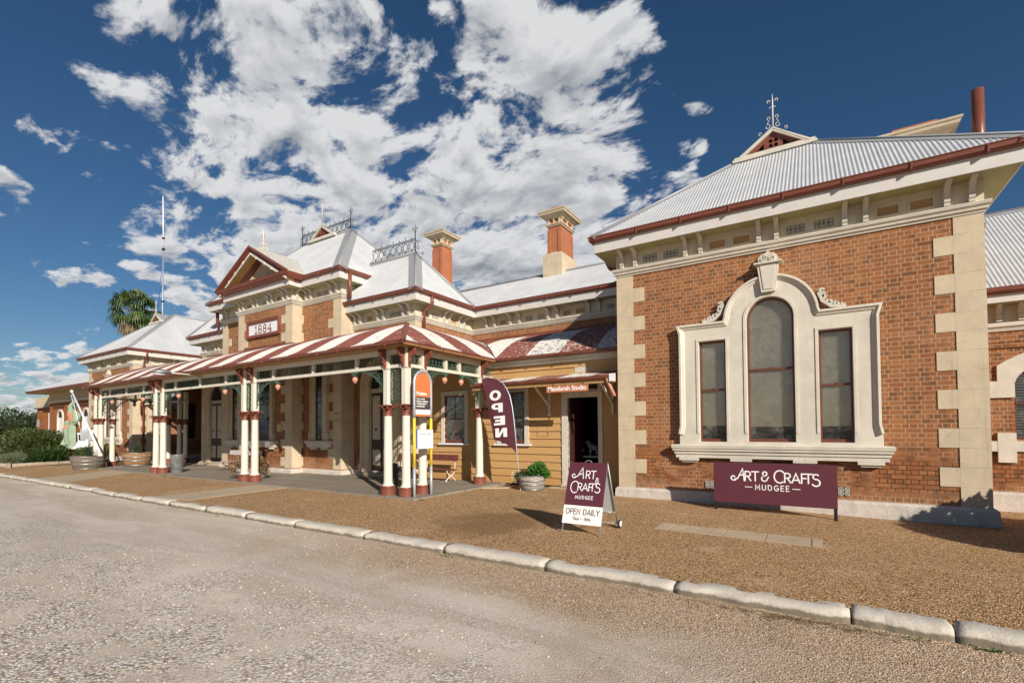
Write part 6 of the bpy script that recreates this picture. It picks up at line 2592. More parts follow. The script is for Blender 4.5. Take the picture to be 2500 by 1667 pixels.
    rp.face([0, 4, 5, 1])
    rp.face([2, 3, 7, 6])
    rp.face([0, 1, 3, 2])
    rp.face([4, 6, 7, 5])
    part('rear_panel', rp, 'grey_core', af)
    part('stay', MB().bar((x1-.012, 7.45, .33), (x1-.012, 8.12, .30), .016, .006).bar((x0+.012, 7.45, .33), (x0+.012, 8.12, .30), .016, .006), 'grey_steel', af)
    part('handle', MB().tube([Vector(((x0+x1)/2+.06*math.cos(t), pt.y+.01, pt.z+.035*math.sin(t))) for t in [PI*k/10 for k in range(11)]], .007, 8), 'grey_steel', af)


aframe()

# long sign on legs against the wall
ls = empty('long_sign', (-.80, 11.5, -.06), 'long plum sign on low legs lettered Art and Crafts Mudgee below the big window', 'sign')


def long_sign():
    x0, x1, y, z0, z1 = -1.93, .315, 11.3, .155, 1.005
    pn = part('panel', MB().box(x0, x1, y-.012, y+.012, z0, z1), 'plum', ls)
    for X in (x0+.035, x1-.035):
        part('leg', MB().box(X-.03, X+.03, y+.0125, y+.05, -.10, z1-.02).box(X-.03, X+.03, y-.12, y+.20, -.11, -.06), 'black', ls)
    part('rear_rail', MB().box(x0+.07, x1-.07, y+.0125, y+.05, z0+.01, z0+.05), 'black', ls)
    cx = (x0+x1)/2

    def put(st, w, base=.0014):
        part('lettering', addgeo(MB(), strokes_geo(st, w, base), wallM(cx, y-.012, z0)), 'lettering', pn, fix=False)
    sw_ = .026
    A = [[(-.70, .50), (-.64, .52), (-.545, .725), (-.515, .475)], [(-.60, .585), (-.525, .60)], spiral(-.725, .53, .062, .03, -20, -.85, 18)]
    w1, _ = word('RT', .19, .10, -.375, .48)
    am, _ = word('&', .20, .1, -.125, .48)
    C_ = [[(.145+.10*math.cos(math.radians(t)), .585+.125*math.sin(math.radians(t))) for t in range(45, 318, 13)]]
    w2, _ = word('RAF', .185, .10, .425, .475)
    T_ = [[(.585, .66), (.715, .66)], [(.645, .66), (.645, .475)]]
    S_ = [arc(.775, .61, .05, 40, 270, 10)+arc(.772, .495, .068, 90, -150, 14)[1:]]
    put(A+w1+am+C_+w2+T_+S_, sw_)
    w3, _ = word('MUDGEE', .105, .34, .0, .295)
    put(w3, .016)
    put([[(-.50, .345), (-.37, .345)], [(.37, .345), (.50, .345)]], .014)


long_sign()


# feather banner
def feather():
    x0, y0 = -7.23, 11.84
    fb = empty('feather_banner', (x0, y0, 0), 'tall plum feather banner with white reversed OPEN letters on a leaning pole', 'banner')
    out = [(-8.59, 3.29), (-8.40, 3.325), (-8.23, 3.31), (-8.02, 3.23), (-7.86, 3.10), (-7.72, 2.93), (-7.61, 2.72), (-7.53, 2.45), (-7.47, 2.1), (-7.42, 1.7), (-7.385, 1.30), (-7.375, 1.05), (-7.43, 1.13), (-7.55, 1.23), (-7.75, 1.34), (-7.95, 1.40), (-8.16, 1.42), (-8.28, 2.05), (-8.42, 2.70)]
    # cloth: gently rippled sheet with thickness
    mb = MB()
    mb.smooth = True
    zs = [1.05+2.27*k/46 for k in range(47)]
    rows = []
    for z in zs:
        hits = []
        for k in range(len(out)):
            (xa, za), (xb, zb_) = out[k], out[(k+1) % len(out)]
            if (za-z)*(zb_-z) <= 0 and abs(zb_-za) > 1e-6:
                hits.append(xa+(xb-xa)*(z-za)/(zb_-za))
        if len(hits) < 2:
            continue
        a, b_ = min(hits), max(hits)
        row = []
        for j in range(13):
            x = a+(b_-a)*j/12
            yy = y0+.018*math.sin(5*x+3.1*z)*(1-j/12)+.008*math.sin(14*x-6*z)*(1-j/12)
            row.append((x, yy, z))
        rows.append(row)
    for sgn in (0, 1):
        i0 = len(mb.v)
        for row in rows:
            for p in row:
                mb.vert((p[0], p[1]+.003*sgn, p[2]))
        for r_ in range(len(rows)-1):
            for j in range(12):
                q = [i0+r_*13+j, i0+r_*13+j+1, i0+(r_+1)*13+j+1, i0+(r_+1)*13+j]
                mb.face(q if not sgn else q[::-1])
    cl = part('banner_cloth', mb, 'plum_cloth', fb, fix=False)
    pole = [(x0, y0, -.02), (-7.30, y0, .62), (-7.36, y0, 1.2), (-7.395, y0, 1.6), (-7.445, y0, 2.05), (-7.50, y0, 2.42), (-7.58, y0, 2.73), (-7.695, y0, 2.96), (-7.84, y0, 3.135), (-8.01, y0, 3.265), (-8.22, y0, 3.345), (-8.42, y0, 3.355), (-8.58, y0, 3.32)]
    part('pole', MB().tube(pole, [.012, .012, .014, .018, .019, .019, .019, .018, .017, .016, .014, .012, .010], 8), 'pole_grey', fb)
    part('ground_spike', MB().tube([(x0, y0, -.2), (x0, y0, .10)], .02, 8), 'grey_steel', fb)
    for ch, cx, cz in (('O', -8.07, 2.76), ('P', -8.01, 2.39), ('E', -7.935, 2.01), ('N', -7.865, 1.655)):
        W, H = .44, .27
        t_ = .095
        sl = -.055          # letters lean with the banner
        if ch == 'O':
            o = [(W/2*math.cos(a)*.98, H/2+H/2*math.sin(a)*1.15) for a in [2*PI*k/28 for k in range(28)]]
            hl = [[(W/2*.45*math.cos(a), H/2+H/2*.62*math.sin(a)) for a in [2*PI*k/20 for k in range(20)]]]
        elif ch == 'P':
            o = [(-W/2, 0), (-W/2+.17, 0), (-W/2+.17, H*.32), (0.02, H*.32)]+[(.06+.15*math.cos(a), H*.66+H*.34*math.sin(a)) for a in [-PI/2+PI*k/12 for k in range(13)]]+[(-W/2, H)]
            hl = [[(-W/2+.17, H*.52), (.05, H*.52), (.08, H*.66), (.05, H*.80), (-W/2+.17, H*.80)]]
        elif ch == 'E':
            o = [(-W/2, 0), (W/2-.02, 0), (W/2-.02, H*.25), (-W/2+.17, H*.25), (-W/2+.17, H*.39), (W/2-.07, H*.39), (W/2-.07, H*.61), (-W/2+.17, H*.61), (-W/2+.17, H*.76), (W/2-.02, H*.76), (W/2-.02, H), (-W/2, H)]
            hl = []
        else:
            o = [(-W/2, 0), (-W/2+.14, 0), (-W/2+.14, H*.62), (W/2-.16, 0), (W/2, 0), (W/2, H), (W/2-.14, H), (W/2-.14, H*.40), (-W/2+.16, H), (-W/2, H)]
            hl = []
        vs, fs = poly2d(o, hl, .003)
        # seen from behind: mirrored left to right
        M = Matrix(((-.94, sl*.6, 0, cx), (0, 0, -1, y0-.030), (-.06, 1, 0, cz-H/2), (0, 0, 0, 1)))
        part('letter', addgeo(MB(), (vs, fs), M), 'lettering', cl)


feather()


# bus stop
def bus_stop():
    bs = empty('bus_stop_sign', (-8.60, 9.25, 0), 'bus stop sign with orange Mudgee board between grey and yellow hoop posts', 'bus stop')
    x = -8.60
    ya, yb = 8.945, 9.57
    cy, R = (ya+yb)/2, (yb-ya)/2
    for yy in (ya, yb):
        part('post', MB().tube([(x, yy, -.05), (x, yy, .80)], .036, 14), 'pole_grey', bs)
        part('yellow_sleeve', MB().tube([(x, yy, .80), (x, yy, 2.05)], .0365, 14), 'pole_yellow', bs)
    part('hoop', MB().tube([(x, ya, 2.05), (x, ya, 2.4), (x, ya, 2.65)]+[(x, cy-R*math.cos(t), 2.95+R*math.sin(t)) for t in [PI*k/18 for k in range(19)]]+[(x, yb, 2.65), (x, yb, 2.4), (x, yb, 2.05)], .036, 14), 'pole_grey', bs)
    w = R-.035
    top = [(w*math.cos(t), 2.95+w*math.sin(t)) for t in [PI*k/20 for k in range(21)]]
    M = wallM(x+.0, cy, 0, 1, '+x')
    bp = part('orange_board', addgeo(MB(), poly2d([(-w, 2.60)]+[(w, 2.60)]+top, [], .02), M), 'sign_orange', bs)
    part('dark_board', MB().box(x-.01, x+.01, cy-w, cy+w, 2.275, 2.5995), 'sign_dark', bs)
    part('white_board', MB().box(x-.01, x+.01, cy-w, cy+w, 2.15, 2.2745), 'white_paint', bs)
    part('orange_strip', MB().box(x-.01, x+.01, cy-w, cy+w, 2.10, 2.1495), 'sign_orange', bs)

    def tx(body, size, u, z, bold, par):
        vs, fs = text_geo(body, size, .003, bold, 'LEFT')
        part('lettering', addgeo(MB(), (vs, fs), wallM(x+.0125, cy+u, z, 1, '+x')), 'lettering', par)
    tx('Mudgee', .12, -w+.035, 2.65, .002, bp)
    for k, s_ in enumerate(('Services towards', 'Lithgow, Gulgong,', 'Coonabarabran', 'and Baradine')):
        tx(s_, .058 if k else .045, -w+.035, 2.535-.065*k, .0012, bp)
    tt = empty('timetable_case', (x+.04, cy, 1.3), 'white timetable case with blue edge hung on the bus stop posts', 'sign case')
    part('case', MB().box(x+.037, x+.075, cy-w+.0, cy+w+.03, 1.27, 1.75), 'white_paint', tt)
    part('blue_edge', MB().box(x+.0371, x+.077, cy-w-.012, cy-w-.0005, 1.28, 1.75), 'sign_blue', tt)
    ln = MB()
    for k, (a, b_) in enumerate(((-.21, .02), (.06, .24))):
        ln.box(x+.0752, x+.0765, cy+a, cy+b_, 1.632, 1.645)
    part('printed_line', ln, 'text_grey', tt)
    # the case is bolted on: it hangs from the posts
    tt.parent = None


bus_stop()


# benches
def bench(name, x0, x1, y, label, m_back, m_seat, m_iron, group=None):
    b = empty(name, ((x0+x1)/2, y, .05), label, 'bench', group)
    mb = MB().obox(((x0+x1)/2, y+.19, .82), (1, 0, 0), (0, 1, -.2), (0, .2, 1), (x1-x0)/2, .016, .10)
    part('backrest', mb, m_back, b)
    s_ = MB()
    for k in range(4):
        s_.box(x0+.03, x1-.03, y-.24+.11*k, y-.24+.11*k+.095, .43, .46)
    part('seat', s_, m_seat, b)
    n = 3 if x1-x0 > 2.3 else 2
    for k in range(n):
        X = x0+.14+(x1-x0-.28)*k/(n-1)
        f = MB()
        f.smooth = True
        # crossed cast-iron legs and curved back support
        f.tube([(X, y-.28, .06), (X, y-.24, .11), (X, y-.14, .19), (X, y-.02, .235), (X, y+.10, .30), (X, y+.16, .37), (X, y+.185, .47), (X, y+.205, .65), (X, y+.22, .90)], [.028, .024, .022, .026, .022, .02, .02, .018, .016], 8)
        f.tube([(X, y+.22, .06), (X, y+.18, .11), (X, y+.09, .18), (X, y-.02, .236), (X, y-.14, .30), (X, y-.20, .37), (X, y-.22, .42)], [.028, .024, .022, .026, .022, .02, .02], 8)
        f.tube([(X, y-.24, .415), (X, y+.18, .415)], .016, 6)
        part('frame', f, m_iron, b)
    return b


bench('bench', -12.72, -10.0, 12.25, 'old red slatted bench with cream crossed iron legs against the yellow boards', 'bench_red', 'bench_red', 'bench_cream')
bench('bench', -22.0, -19.55, 11.15, 'pale pink bench with red legs below the bay window', 'bench_pale', 'bench_pale', 'sash_red')


# foliage
def leaves(mb, c, R, n, size, seed=0, up=0.3, asp=.45, hollow=.35, lump=.25, zmin=None):
    r = random.Random(seed)
    lumps = [(Vector((r.gauss(0, 1), r.gauss(0, 1), r.gauss(0, 1))).normalized(), r.uniform(-lump, lump)) for _ in range(14)]
    for _ in range(n):
        d = Vector((r.gauss(0, 1), r.gauss(0, 1), r.gauss(0, 1))).normalized()
        k = 1.0
        for ld, la in lumps:
            t_ = d.dot(ld)
            if t_ > .6:
                k += la*(t_-.6)/.4
        rad = k*(1-r.random()**1.6*(1-hollow)*.8)
        p = Vector((c[0]+d.x*R[0]*rad, c[1]+d.y*R[1]*rad, c[2]+d.z*R[2]*rad))
        if zmin is not None and p.z < zmin:
            continue
        a = (d+Vector((r.uniform(-.9, .9), r.uniform(-.9, .9), r.uniform(-.6, .9)+up))).normalized()
        s_ = a.cross(Vector((r.uniform(-1, 1), r.uniform(-1, 1), r.uniform(-1, 1)))).normalized()
        L = size*r.uniform(.6, 1.35)
        w = L*asp
        i = len(mb.v)
        mb.v += [tuple(p-a*L/2), tuple(p+s_*w/2), tuple(p+a*L/2), tuple(p-s_*w/2)]
        mb.face([i, i+1, i+2, i+3])
    return mb


def half_barrel(loc, R, H, name, label, wood, plant, group=None, cat='planter'):
    b = empty(name, loc, label, cat, group)
    p = MB()
    p.lathe([(R*.80, 0), (R*.90, H*.35), (R*.97, H*.7), (R, H), (R-.025, H), (R*.93-.025, H*.7), (R*.93-.025, H*.80), (0.001, H*.80)], (0, 0, 0), 40)
    br = local('barrel', p, wood, b)
    hp = MB()
    for (z0, z1) in ((.03, .12), (.36, .46), (.62, .72), (.93, .99)):
        def rr_(t_):
            pts = [(0, .80), (.35, .90), (.7, .97), (1, 1.0)]
            for (a, c), (d, e) in zip(pts, pts[1:]):
                if t_ <= d:
                    return R*(c+(e-c)*(t_-a)/(d-a))
            return R
        hp.lathe([(rr_(z0)+.001, H*z0), (rr_(z0)+.007, H*z0), (rr_(z1)+.007, H*z1), (rr_(z1)+.001, H*z1)], (0, 0, 0), 40, cap=False)
    local('hoop', hp, 'galv', br)
    so = MB().lathe([(R*.9, H*.81), (R*.4, H*.86), (0.001, H*.88)], (0, 0, 0), 20, cap=False)
    local('soil', so, 'soil', b)
    plant(b, R, H)
    return b


def small_pine(b, R, H):
    t_ = MB().tube([(0, 0, H*.8), (0, 0, H*.8+.3)], [.02, .008], 6)
    local('stem', t_, 'bark', b)
    mb = MB()
    leaves(mb, (0, 0, H+.20), (.20, .20, .30), 1500, .045, 3, up=1.0, asp=.25, hollow=.1, lump=.35)
    local('foliage', mb, 'leaf_pine', b, fix=False)


half_barrel((-29.35, 8.55, 0), .66, .62, 'barrel_planter', 'weathered half barrel with a small brown conifer at the verandah end post', 'barrel_dark', small_pine, 'half barrels at the end of the verandah')
half_barrel((-28.9, 10.35, .05), .62, .66, 'barrel_planter', 'orange brown half barrel with a green conifer behind the weathered barrel', 'barrel_wood', small_pine, 'half barrels at the end of the verandah')


def flowers(b, R, H):
    g = MB()
    leaves(g, (.18, .05, H+.12), (.30, .28, .24), 1500, .085, 5, up=.2, asp=.75, hollow=.2, lump=.3)
    local('geranium_leaves', g, 'leaf_bright', b, fix=False)
    g = MB()
    leaves(g, (-.28, -.12, H-.02), (.30, .26, .22), 2200, .04, 6, up=0, asp=.5, hollow=.2, lump=.3)
    local('trailing_leaves', g, 'leaf_shrub', b, fix=False)
    g = MB()
    r = random.Random(8)
    for _ in range(75):
        an, zz = r.uniform(PI*.85, PI*1.95), r.uniform(-.9, .7)
        q = math.sqrt(max(0, 1-zz*zz))
        c = (-.28+.33*q*math.cos(an), -.12+.29*q*math.sin(an), H-.02+.24*zz)
        g.lathe([(.001, -.004), (.014, 0), (.001, .006)], c, 6, cap=False)
    local('white_flowers', g, 'flower_white', b)
    g = MB()
    for c in ((-.13, -.05, H+.33), (-.10, -.03, H+.35), (.0, .05, H+.30)):
        g.lathe([(.001, -.02), (.035, 0), (.001, .03)], c, 8, cap=False)
    local('pink_flowers', g, 'flower_pink', b)


half_barrel((-6.98, 12.08, 0.0), .40, .42, 'flower_tub', 'pale half barrel of geraniums and small white flowers beside the feather banner', 'barrel_grey', flowers)


def drybush(b, R, H):
    for k, (c, RR, m, n) in enumerate((((-.35, -.1, H+.02), (.55, .42, .33), 'leaf_brown', 2600), ((.05, 0, H+.22), (.33, .33, .2), 'leaf_pale', 900), ((.50, .0, H+.10), (.28, .35, .38), 'leaf_brown', 1300))):
        g = MB()
        leaves(g, c, RR, n, .06, 20+k, up=.3, asp=.5, hollow=.1, lump=.4)
        local('dry_foliage', g, m, b, fix=False)
    g = MB()
    r = random.Random(4)
    for _ in range(24):
        g.tube([(r.uniform(-.2, .2), r.uniform(-.1, .1), H*.7), (r.uniform(-.7, .6), r.uniform(-.3, .3), H+r.uniform(-.1, .3))], .006, 4)
    local('twigs', g, 'bark', b)


half_barrel((-17.05, 9.55, .05), .52, .42, 'planter_tub', 'grey tub of dry brown bushes beside the third pair of columns', 'barrel_grey', drybush)

# galvanised bin
gb = empty('metal_bin', (-22.62, 9.50, .05), 'plain galvanised metal bin behind the second pair of columns', 'bin')
local('body', MB().lathe([(.20, 0), (.215, .02), (.25, .70), (.262, .72), (.262, .74), (.24, .74), (.20, .05), (.001, .05)], (0, 0, 0), 28), 'galv', gb)
local('handle', MB().tube([(.24, -.05, .56), (.30, -.04, .55), (.30, .04, .55), (.24, .05, .56)], .008, 6), 'galv', gb)

# black rolled bag behind the corner column
bb = empty('black_trolley', (-10.35, 10.25, .05), 'black folding trolley with two round wheels standing behind the corner column', 'trolley')
for sx in (-.30, .26):
    local('wheel', MB().lathe([(.08, -.03), (.15, -.03), (.17, 0), (.15, .03), (.08, .03)], (0, 0, 0), 20).xform(Matrix(((1, 0, 0, sx), (0, 0, 1, 0), (0, 1, 0, .56), (0, 0, 0, 1)))), 'black', bb)
local('body', MB().box(-.33, -.20, -.05, .05, .02, .48).bar((-.28, 0, .5), (.25, 0, .56), .05), 'black', bb)
local('label_tag', MB().box(-.30, -.27, -.056, -.051, .10, .26), 'white_paint', bb)


# street light on the beam
def street_light():
    s_ = empty('street_light', (-19.62, 8.95, 3.78), 'silver street light head on a short arm above the verandah beam', 'lamp')
    part('arm', MB().tube([(-19.62, 8.97, 3.80), (-19.62, 8.75, 3.84), (-19.62, 8.55, 3.86), (-19.45, 7.95, 3.85)], .022, 8), 'trim_cream', s_)
    part('mount', MB().box(-19.72, -19.52, 8.955, 8.99, 3.66, 3.90), 'trim_cream', s_)
    mb = MB()
    mb.smooth = True
    n, m = 18, 12
    rings = []
    for k in range(n+1):
        t_ = k/n
        rx = math.sin(PI*min(1, t_*.98+.01))**.6
        rings.append([mb.vert((0+.17*rx*math.cos(2*PI*j/m), -.62*t_, (.10 if math.sin(2*PI*j/m) > 0 else .075)*rx*math.sin(2*PI*j/m))) for j in range(m)])
    for A, B_ in zip(rings, rings[1:]):
        for j in range(m):
            mb.face([A[j], A[(j+1) % m], B_[(j+1) % m], B_[j]])
    M = Matrix.Translation((-19.45, 7.98, 3.86)) @ Matrix.Rotation(math.radians(-20), 4, 'Z')
    mb.xform(M)
    part('lamp_head', mb, 'galv', s_)
    g = MB().lathe([(.11, -.0), (.09, -.05), (.001, -.07)], (0, 0, 0), 14, cap=False)
    g.xform(M @ Matrix.Translation((0, -.36, -.05)) @ Matrix.Diagonal((1, 2.0, 1, 1)))
    part('lens', g, 'white_paint', s_)


street_light()


# leaning flag pole
def flagpole():
    f = empty('leaning_flag', (-28.15, 8.75, .8), 'green and orange flag hanging limp from a white pole leaning off the end column', 'flag')
    part('pole', MB().tube([(-28.1, 8.62, .80), (-31.85, 8.6, 3.80)], .045, 10), 'white_paint', f)
    part('pole_tip', MB().lathe([(.03, 0), (.07, .03), (.07, .10), (.02, .14)], (-31.87, 8.6, 3.76), 10), 'white_paint', f)
    part('guy_line', MB().tube([(-31.9, 8.58, 3.65), (-30.5, 8.55, 2.1)], .018, 6), 'white_paint', f)
    poly = [(-31.75, 3.50), (-31.95, 3.1), (-32.2, 2.69), (-32.55, 2.25), (-32.88, 1.9), (-32.99, 1.67), (-33.0, 1.4), (-33.08, 1.12), (-32.7, 1.10), (-32.2, .99), (-31.58, .93), (-31.3, 1.3), (-31.45, 1.9), (-31.4, 2.2), (-31.0, 2.25), (-30.57, 2.31), (-31.2, 2.95)]
    mb = MB()
    mb.smooth = True
    zs = [.95+2.5*k/40 for k in range(41)]
    rows = []
    for z in zs:
        hits = sorted([xa+(xb-xa)*(z-za)/(zb_-za) for (xa, za), (xb, zb_) in zip(poly, poly[1:]+poly[:1]) if (za-z)*(zb_-z) < 0])
        if len(hits) < 2:
            continue
        a, b_ = hits[0], hits[-1]
        rows.append([(a+(b_-a)*j/14, 8.60+.12*math.sin(9*(a+(b_-a)*j/14)+z*1.2)+.04*math.sin(23*j/14), z) for j in range(15)])
    for row in rows:
        for p in row:
            mb.vert(p)
    for r_ in range(len(rows)-1):
        for j in range(14):
            zc = rows[r_][0][2]
            t_ = j/14
            mb.cur = 1 if (zc > 1.85 and zc < 2.75 and .16 < t_ < .16+.42*(zc-1.75)) else 0
            mb.face([r_*15+j, r_*15+j+1, (r_+1)*15+j+1, (r_+1)*15+j])
    part('flag_cloth', mb, ['flag_green', 'flag_orange'], f, fix=False)


flagpole()


# small signs
def small_sign(name, label, x0, x1, y, z0, z1, mat, lines, tmat='text_grey', cat='sign', facing='-y', th=.012):
    s_ = empty(name, ((x0+x1)/2, y, z0), label, cat)
    pn = part('panel', MB().box(x0, x1, y-th, y, z0, z1), mat, s_)
    for (body, size, u, z) in lines:
        vs, fs = text_geo(body, size, .002, .0008, 'LEFT')
        part('lettering', addgeo(MB(), (vs, fs), wallM(x0+u, y-th-.002, z)), tmat, pn)
    return s_


ms = empty('studio_sign', (-5.745, 11.86, 2.76), 'small brown board lettered Mandurah Studio hanging over the open doorway', 'sign')
pn = part('panel', MB().box(-6.37, -5.12, 11.86, 11.885, 2.76, 2.94), 'sign_brown', ms)
vs, fs = text_geo('Mandurah Studio', .172, .003, .0035)
xs_ = [v[0] for v in vs]
k = 1.15/(max(xs_)-min(xs_))
cxm = (max(xs_)+min(xs_))/2
part('lettering', addgeo(MB(), (vs, fs), Matrix(((k, 0, 0, -5.745-cxm*k), (0, 0, -1, 11.857), (0, 1, 0, 2.805), (0, 0, 0, 1)))), 'lettering', pn)
part('hanger', MB().bar((-6.2, 11.89, 2.92), (-6.2, 11.96, 3.0), .02).bar((-5.3, 11.89, 2.92), (-5.3, 11.96, 3.0), .02), 'black', ms)

small_sign('notice_board', 'white notice on the shaded pilaster near the dark station entrance', -27.25, -26.72, 12.66, 2.25, 2.95, 'white_paint',
           [('NOTICE', .13, .03, 2.78), ('KEEP', .15, .08, 2.54), ('CLEAR', .13, .04, 2.32)])
small_sign('wall_notice', 'pale camera notice with black print on the shaded quoins left of the door', -15.87, -15.52, 12.07, 2.08, 2.44, 'stucco',
           [('WARNING', .062, .02, 2.375), ('CAMERAS', .05, .06, 2.17), ('IN USE', .05, .09, 2.115)])
pl = empty('wall_plaque', (-18.67, 11.59, 1.72), 'square brass plaque on the brick beside the bay window', 'plaque')
part('panel', MB().box(-18.85, -18.49, 11.565, 11.595, 1.73, 2.05), 'brass', pl)
part('raised_centre', MB().box(-18.78, -18.56, 11.56, 11.5649, 1.80, 1.98), 'stucco', pl)

gs = empty('garden_sign', (-36.95, 10.87, 0), 'white sign board on a single white post in front of the left wing', 'sign')
part('post', MB().box(-37.06, -36.90, 10.88, 10.96, -.05, 1.35), 'white_paint', gs)
pn = part('panel', MB().box(-38.55, -36.58, 10.84, 10.879, 1.30, 1.91), 'white_paint', gs)
for k in range(5):
    part('printed_line', MB().box(-38.3+.1*(k % 2), -36.9, 10.836, 10.8395, 1.38+.075*k, 1.39+.075*k), 'text_grey', pn)
part('emblem', MB().prism([(-37.35, 1.80), (-37.1, 1.87), (-36.8, 1.78), (-37.1, 1.74)], 'y', 10.83, 10.8395), 'flag_orange', pn)


# things inside the open studio door
tb = empty('work_table', (-5.9, 14.2, .10), 'pale topped work table inside the open studio door', 'table')
part('tabletop', MB().box(-6.7, -5.15, 13.9, 14.6, .86, .90), 'grey_core', tb)
for a in (-6.62, -5.23):
    for b_ in (13.98, 14.52):
        part('leg', MB().box(a-.03, a+.03, b_-.03, b_+.03, .10, .86), 'dark_wood', tb)
part('shelf', MB().box(-6.6, -5.25, 14.0, 14.5, .35, .38), 'blind', tb)
st_ = empty('dog_figurine', (-5.95, 14.15, .90), 'black and white animal figurine on the table inside the studio', 'figurine')
mb = MB()
mb.smooth = True
mb.tube([(-.10, 0, .0), (-.10, 0, .16), (-.06, 0, .24)], [.04, .045, .05], 8)
mb.tube([(.12, 0, .0), (.13, 0, .16), (.06, 0, .25)], [.04, .045, .05], 8)
mb.tube([(.14, 0, .22), (.0, 0, .27), (-.12, 0, .33), (-.17, 0, .42)], [.08, .095, .085, .06], 10)
mb.tube([(-.14, 0, .42), (-.20, -.01, .44), (-.27, -.02, .40)], [.05, .055, .03], 10)
mb.tube([(-.14, .04, .46), (-.13, .07, .50)], [.02, .008], 6)
mb.tube([(-.16, -.04, .46), (-.16, -.07, .50)], [.02, .008], 6)
local('body', mb, 'cow_white', st_)
ez = empty('easel', (-5.45, 14.75, .10), 'dark wooden easel with white cloth inside the studio', 'easel')
part('frame', MB().bar((-5.6, 14.7, .1), (-5.45, 14.9, 1.7), .05).bar((-5.2, 14.7, .1), (-5.4, 14.9, 1.7), .05).bar((-5.62, 14.68, 1.0), (-5.18, 14.68, 1.0), .05), 'log_wood', ez)
part('cloth', MB().prism([(-5.55, .35), (-5.30, .30), (-5.25, .8), (-5.35, 1.15), (-5.52, 1.05)], 'y', 14.60, 14.66), 'cow_white', ez)


# ------------------------------------------------------------------ garden bed, shrubs, car
gd = sheet('garden_bed', -56, -34.3, 6.9, 12.2, .03, 'soil', 20, 8, lambda x, y: .03*math.sin(x*1.7)*math.cos(y*1.3))
lg = empty('garden_edging', (-34.4, 8.6, 0), 'low grey timber log edging the garden bed at the left', 'edging')
part('log', MB().tube([(-34.25, 6.9, .09), (-34.35, 8.0, .10), (-34.5, 9.2, .10), (-34.75, 10.4, .09)], [.11, .115, .11, .105], 10), 'log_wood', lg)
part('log', MB().tube([(-34.3, 6.85, .09), (-37.5, 6.8, .09), (-41, 6.75, .09)], .11, 10), 'log_wood', lg)
part('peg', MB().box(-34.16, -34.04, 6.75, 6.9, -.05, .24), 'log_wood', lg)


def bush(name, c, R, n, size, mat, label, cat='shrub', seed=1, asp=.5, group=None, lump=.3, up=.3):
    b = empty(name, (c[0], c[1], 0), label, cat, group)
    st = MB()
    r = random.Random(seed)
    for _ in range(9):
        an = r.uniform(0, 2*PI)
        st.tube([(c[0]+.1*math.cos(an), c[1]+.1*math.sin(an), 0), (c[0]+.5*R[0]*math.cos(an), c[1]+.5*R[1]*math.sin(an), c[2]+R[2]*r.uniform(-.2, .4))], [.03, .012], 5)
    part('stems', st, 'bark', b)
    part('foliage', leaves(MB(), c, R, n, size, seed, up, asp, .25, lump, 0.02), mat, b, fix=False)
    return b


bush('shrub', (-39.3, 9.2, .95), (2.0, 1.5, 1.0), 9000, .13, 'leaf_shrub', 'large round dark green shrub in front of the white car', seed=2)
bush('low_shrub', (-40.2, 7.6, .42), (1.3, .9, .5), 5000, .09, 'leaf_grey', 'grey green low shrub at the left edge of the garden bed', seed=3, asp=.22, up=1.0)
bush('low_shrub', (-37.6, 7.5, .30), (1.3, .7, .42), 5000, .08, 'leaf_grey', 'grey green low shrub beside the timber edging and big shrub', seed=4, asp=.22, up=1.0)
bush('low_shrub', (-37.2, 10.9, .45), (1.5, .7, .6), 3500, .10, 'leaf_shrub', 'low dark bush around the white garden sign post', seed=9)
bush('shadow_shrub', (5.15, 10.3, .72), (1.85, 1.75, .85), 16000, .15, 'leaf_shrub', 'unseen round shrub added for its shadow on the right hand corner', seed=12, lump=.08)  # out of view; added and shaped to throw shade on wall and gravel


def strap_clump(c, R, n, label, seed):
    b = empty('strap_leaf_plant', c, label, 'plant', 'strap leaved plants in the garden bed')
    r = random.Random(seed)
    mb = MB()
    for k in range(n):
        an = r.uniform(0, 2*PI)
        L = R*r.uniform(.7, 1.15)
        el = r.uniform(.35, 1.35)
        w = .035
        d = Vector((math.cos(an), math.sin(an), 0))
        s_ = Vector((-d.y, d.x, 0))
        o = Vector((r.uniform(-.5, .5)*R, r.uniform(-.35, .35)*R, 0))
        prev = None
        for j in range(7):
            t_ = j/6
            p = Vector(c)+o+d*(L*t_*math.cos(el)+L*.25*t_*t_)+Vector((0, 0, L*(t_*math.sin(el)-.75*t_*t_*math.cos(el)*.9)+.05))
            p.z = max(p.z, .03)
            ww = w*(1-t_**2.5)+.004
            cur = (mb.vert(p-s_*ww), mb.vert(p+s_*ww))
            if prev:
                mb.face([prev[0], prev[1], cur[1], cur[0]])
            prev = cur
    part('leaves', mb, 'leaf_strap', b, fix=False)
    return b


strap_clump((-35.9, 8.8, 0), 1.25, 520, 'big clump of strap leaves by the timber edging', 5)
strap_clump((-35.4, 10.4, 0), .85, 280, 'smaller clump of strap leaves near the white sign post', 6)


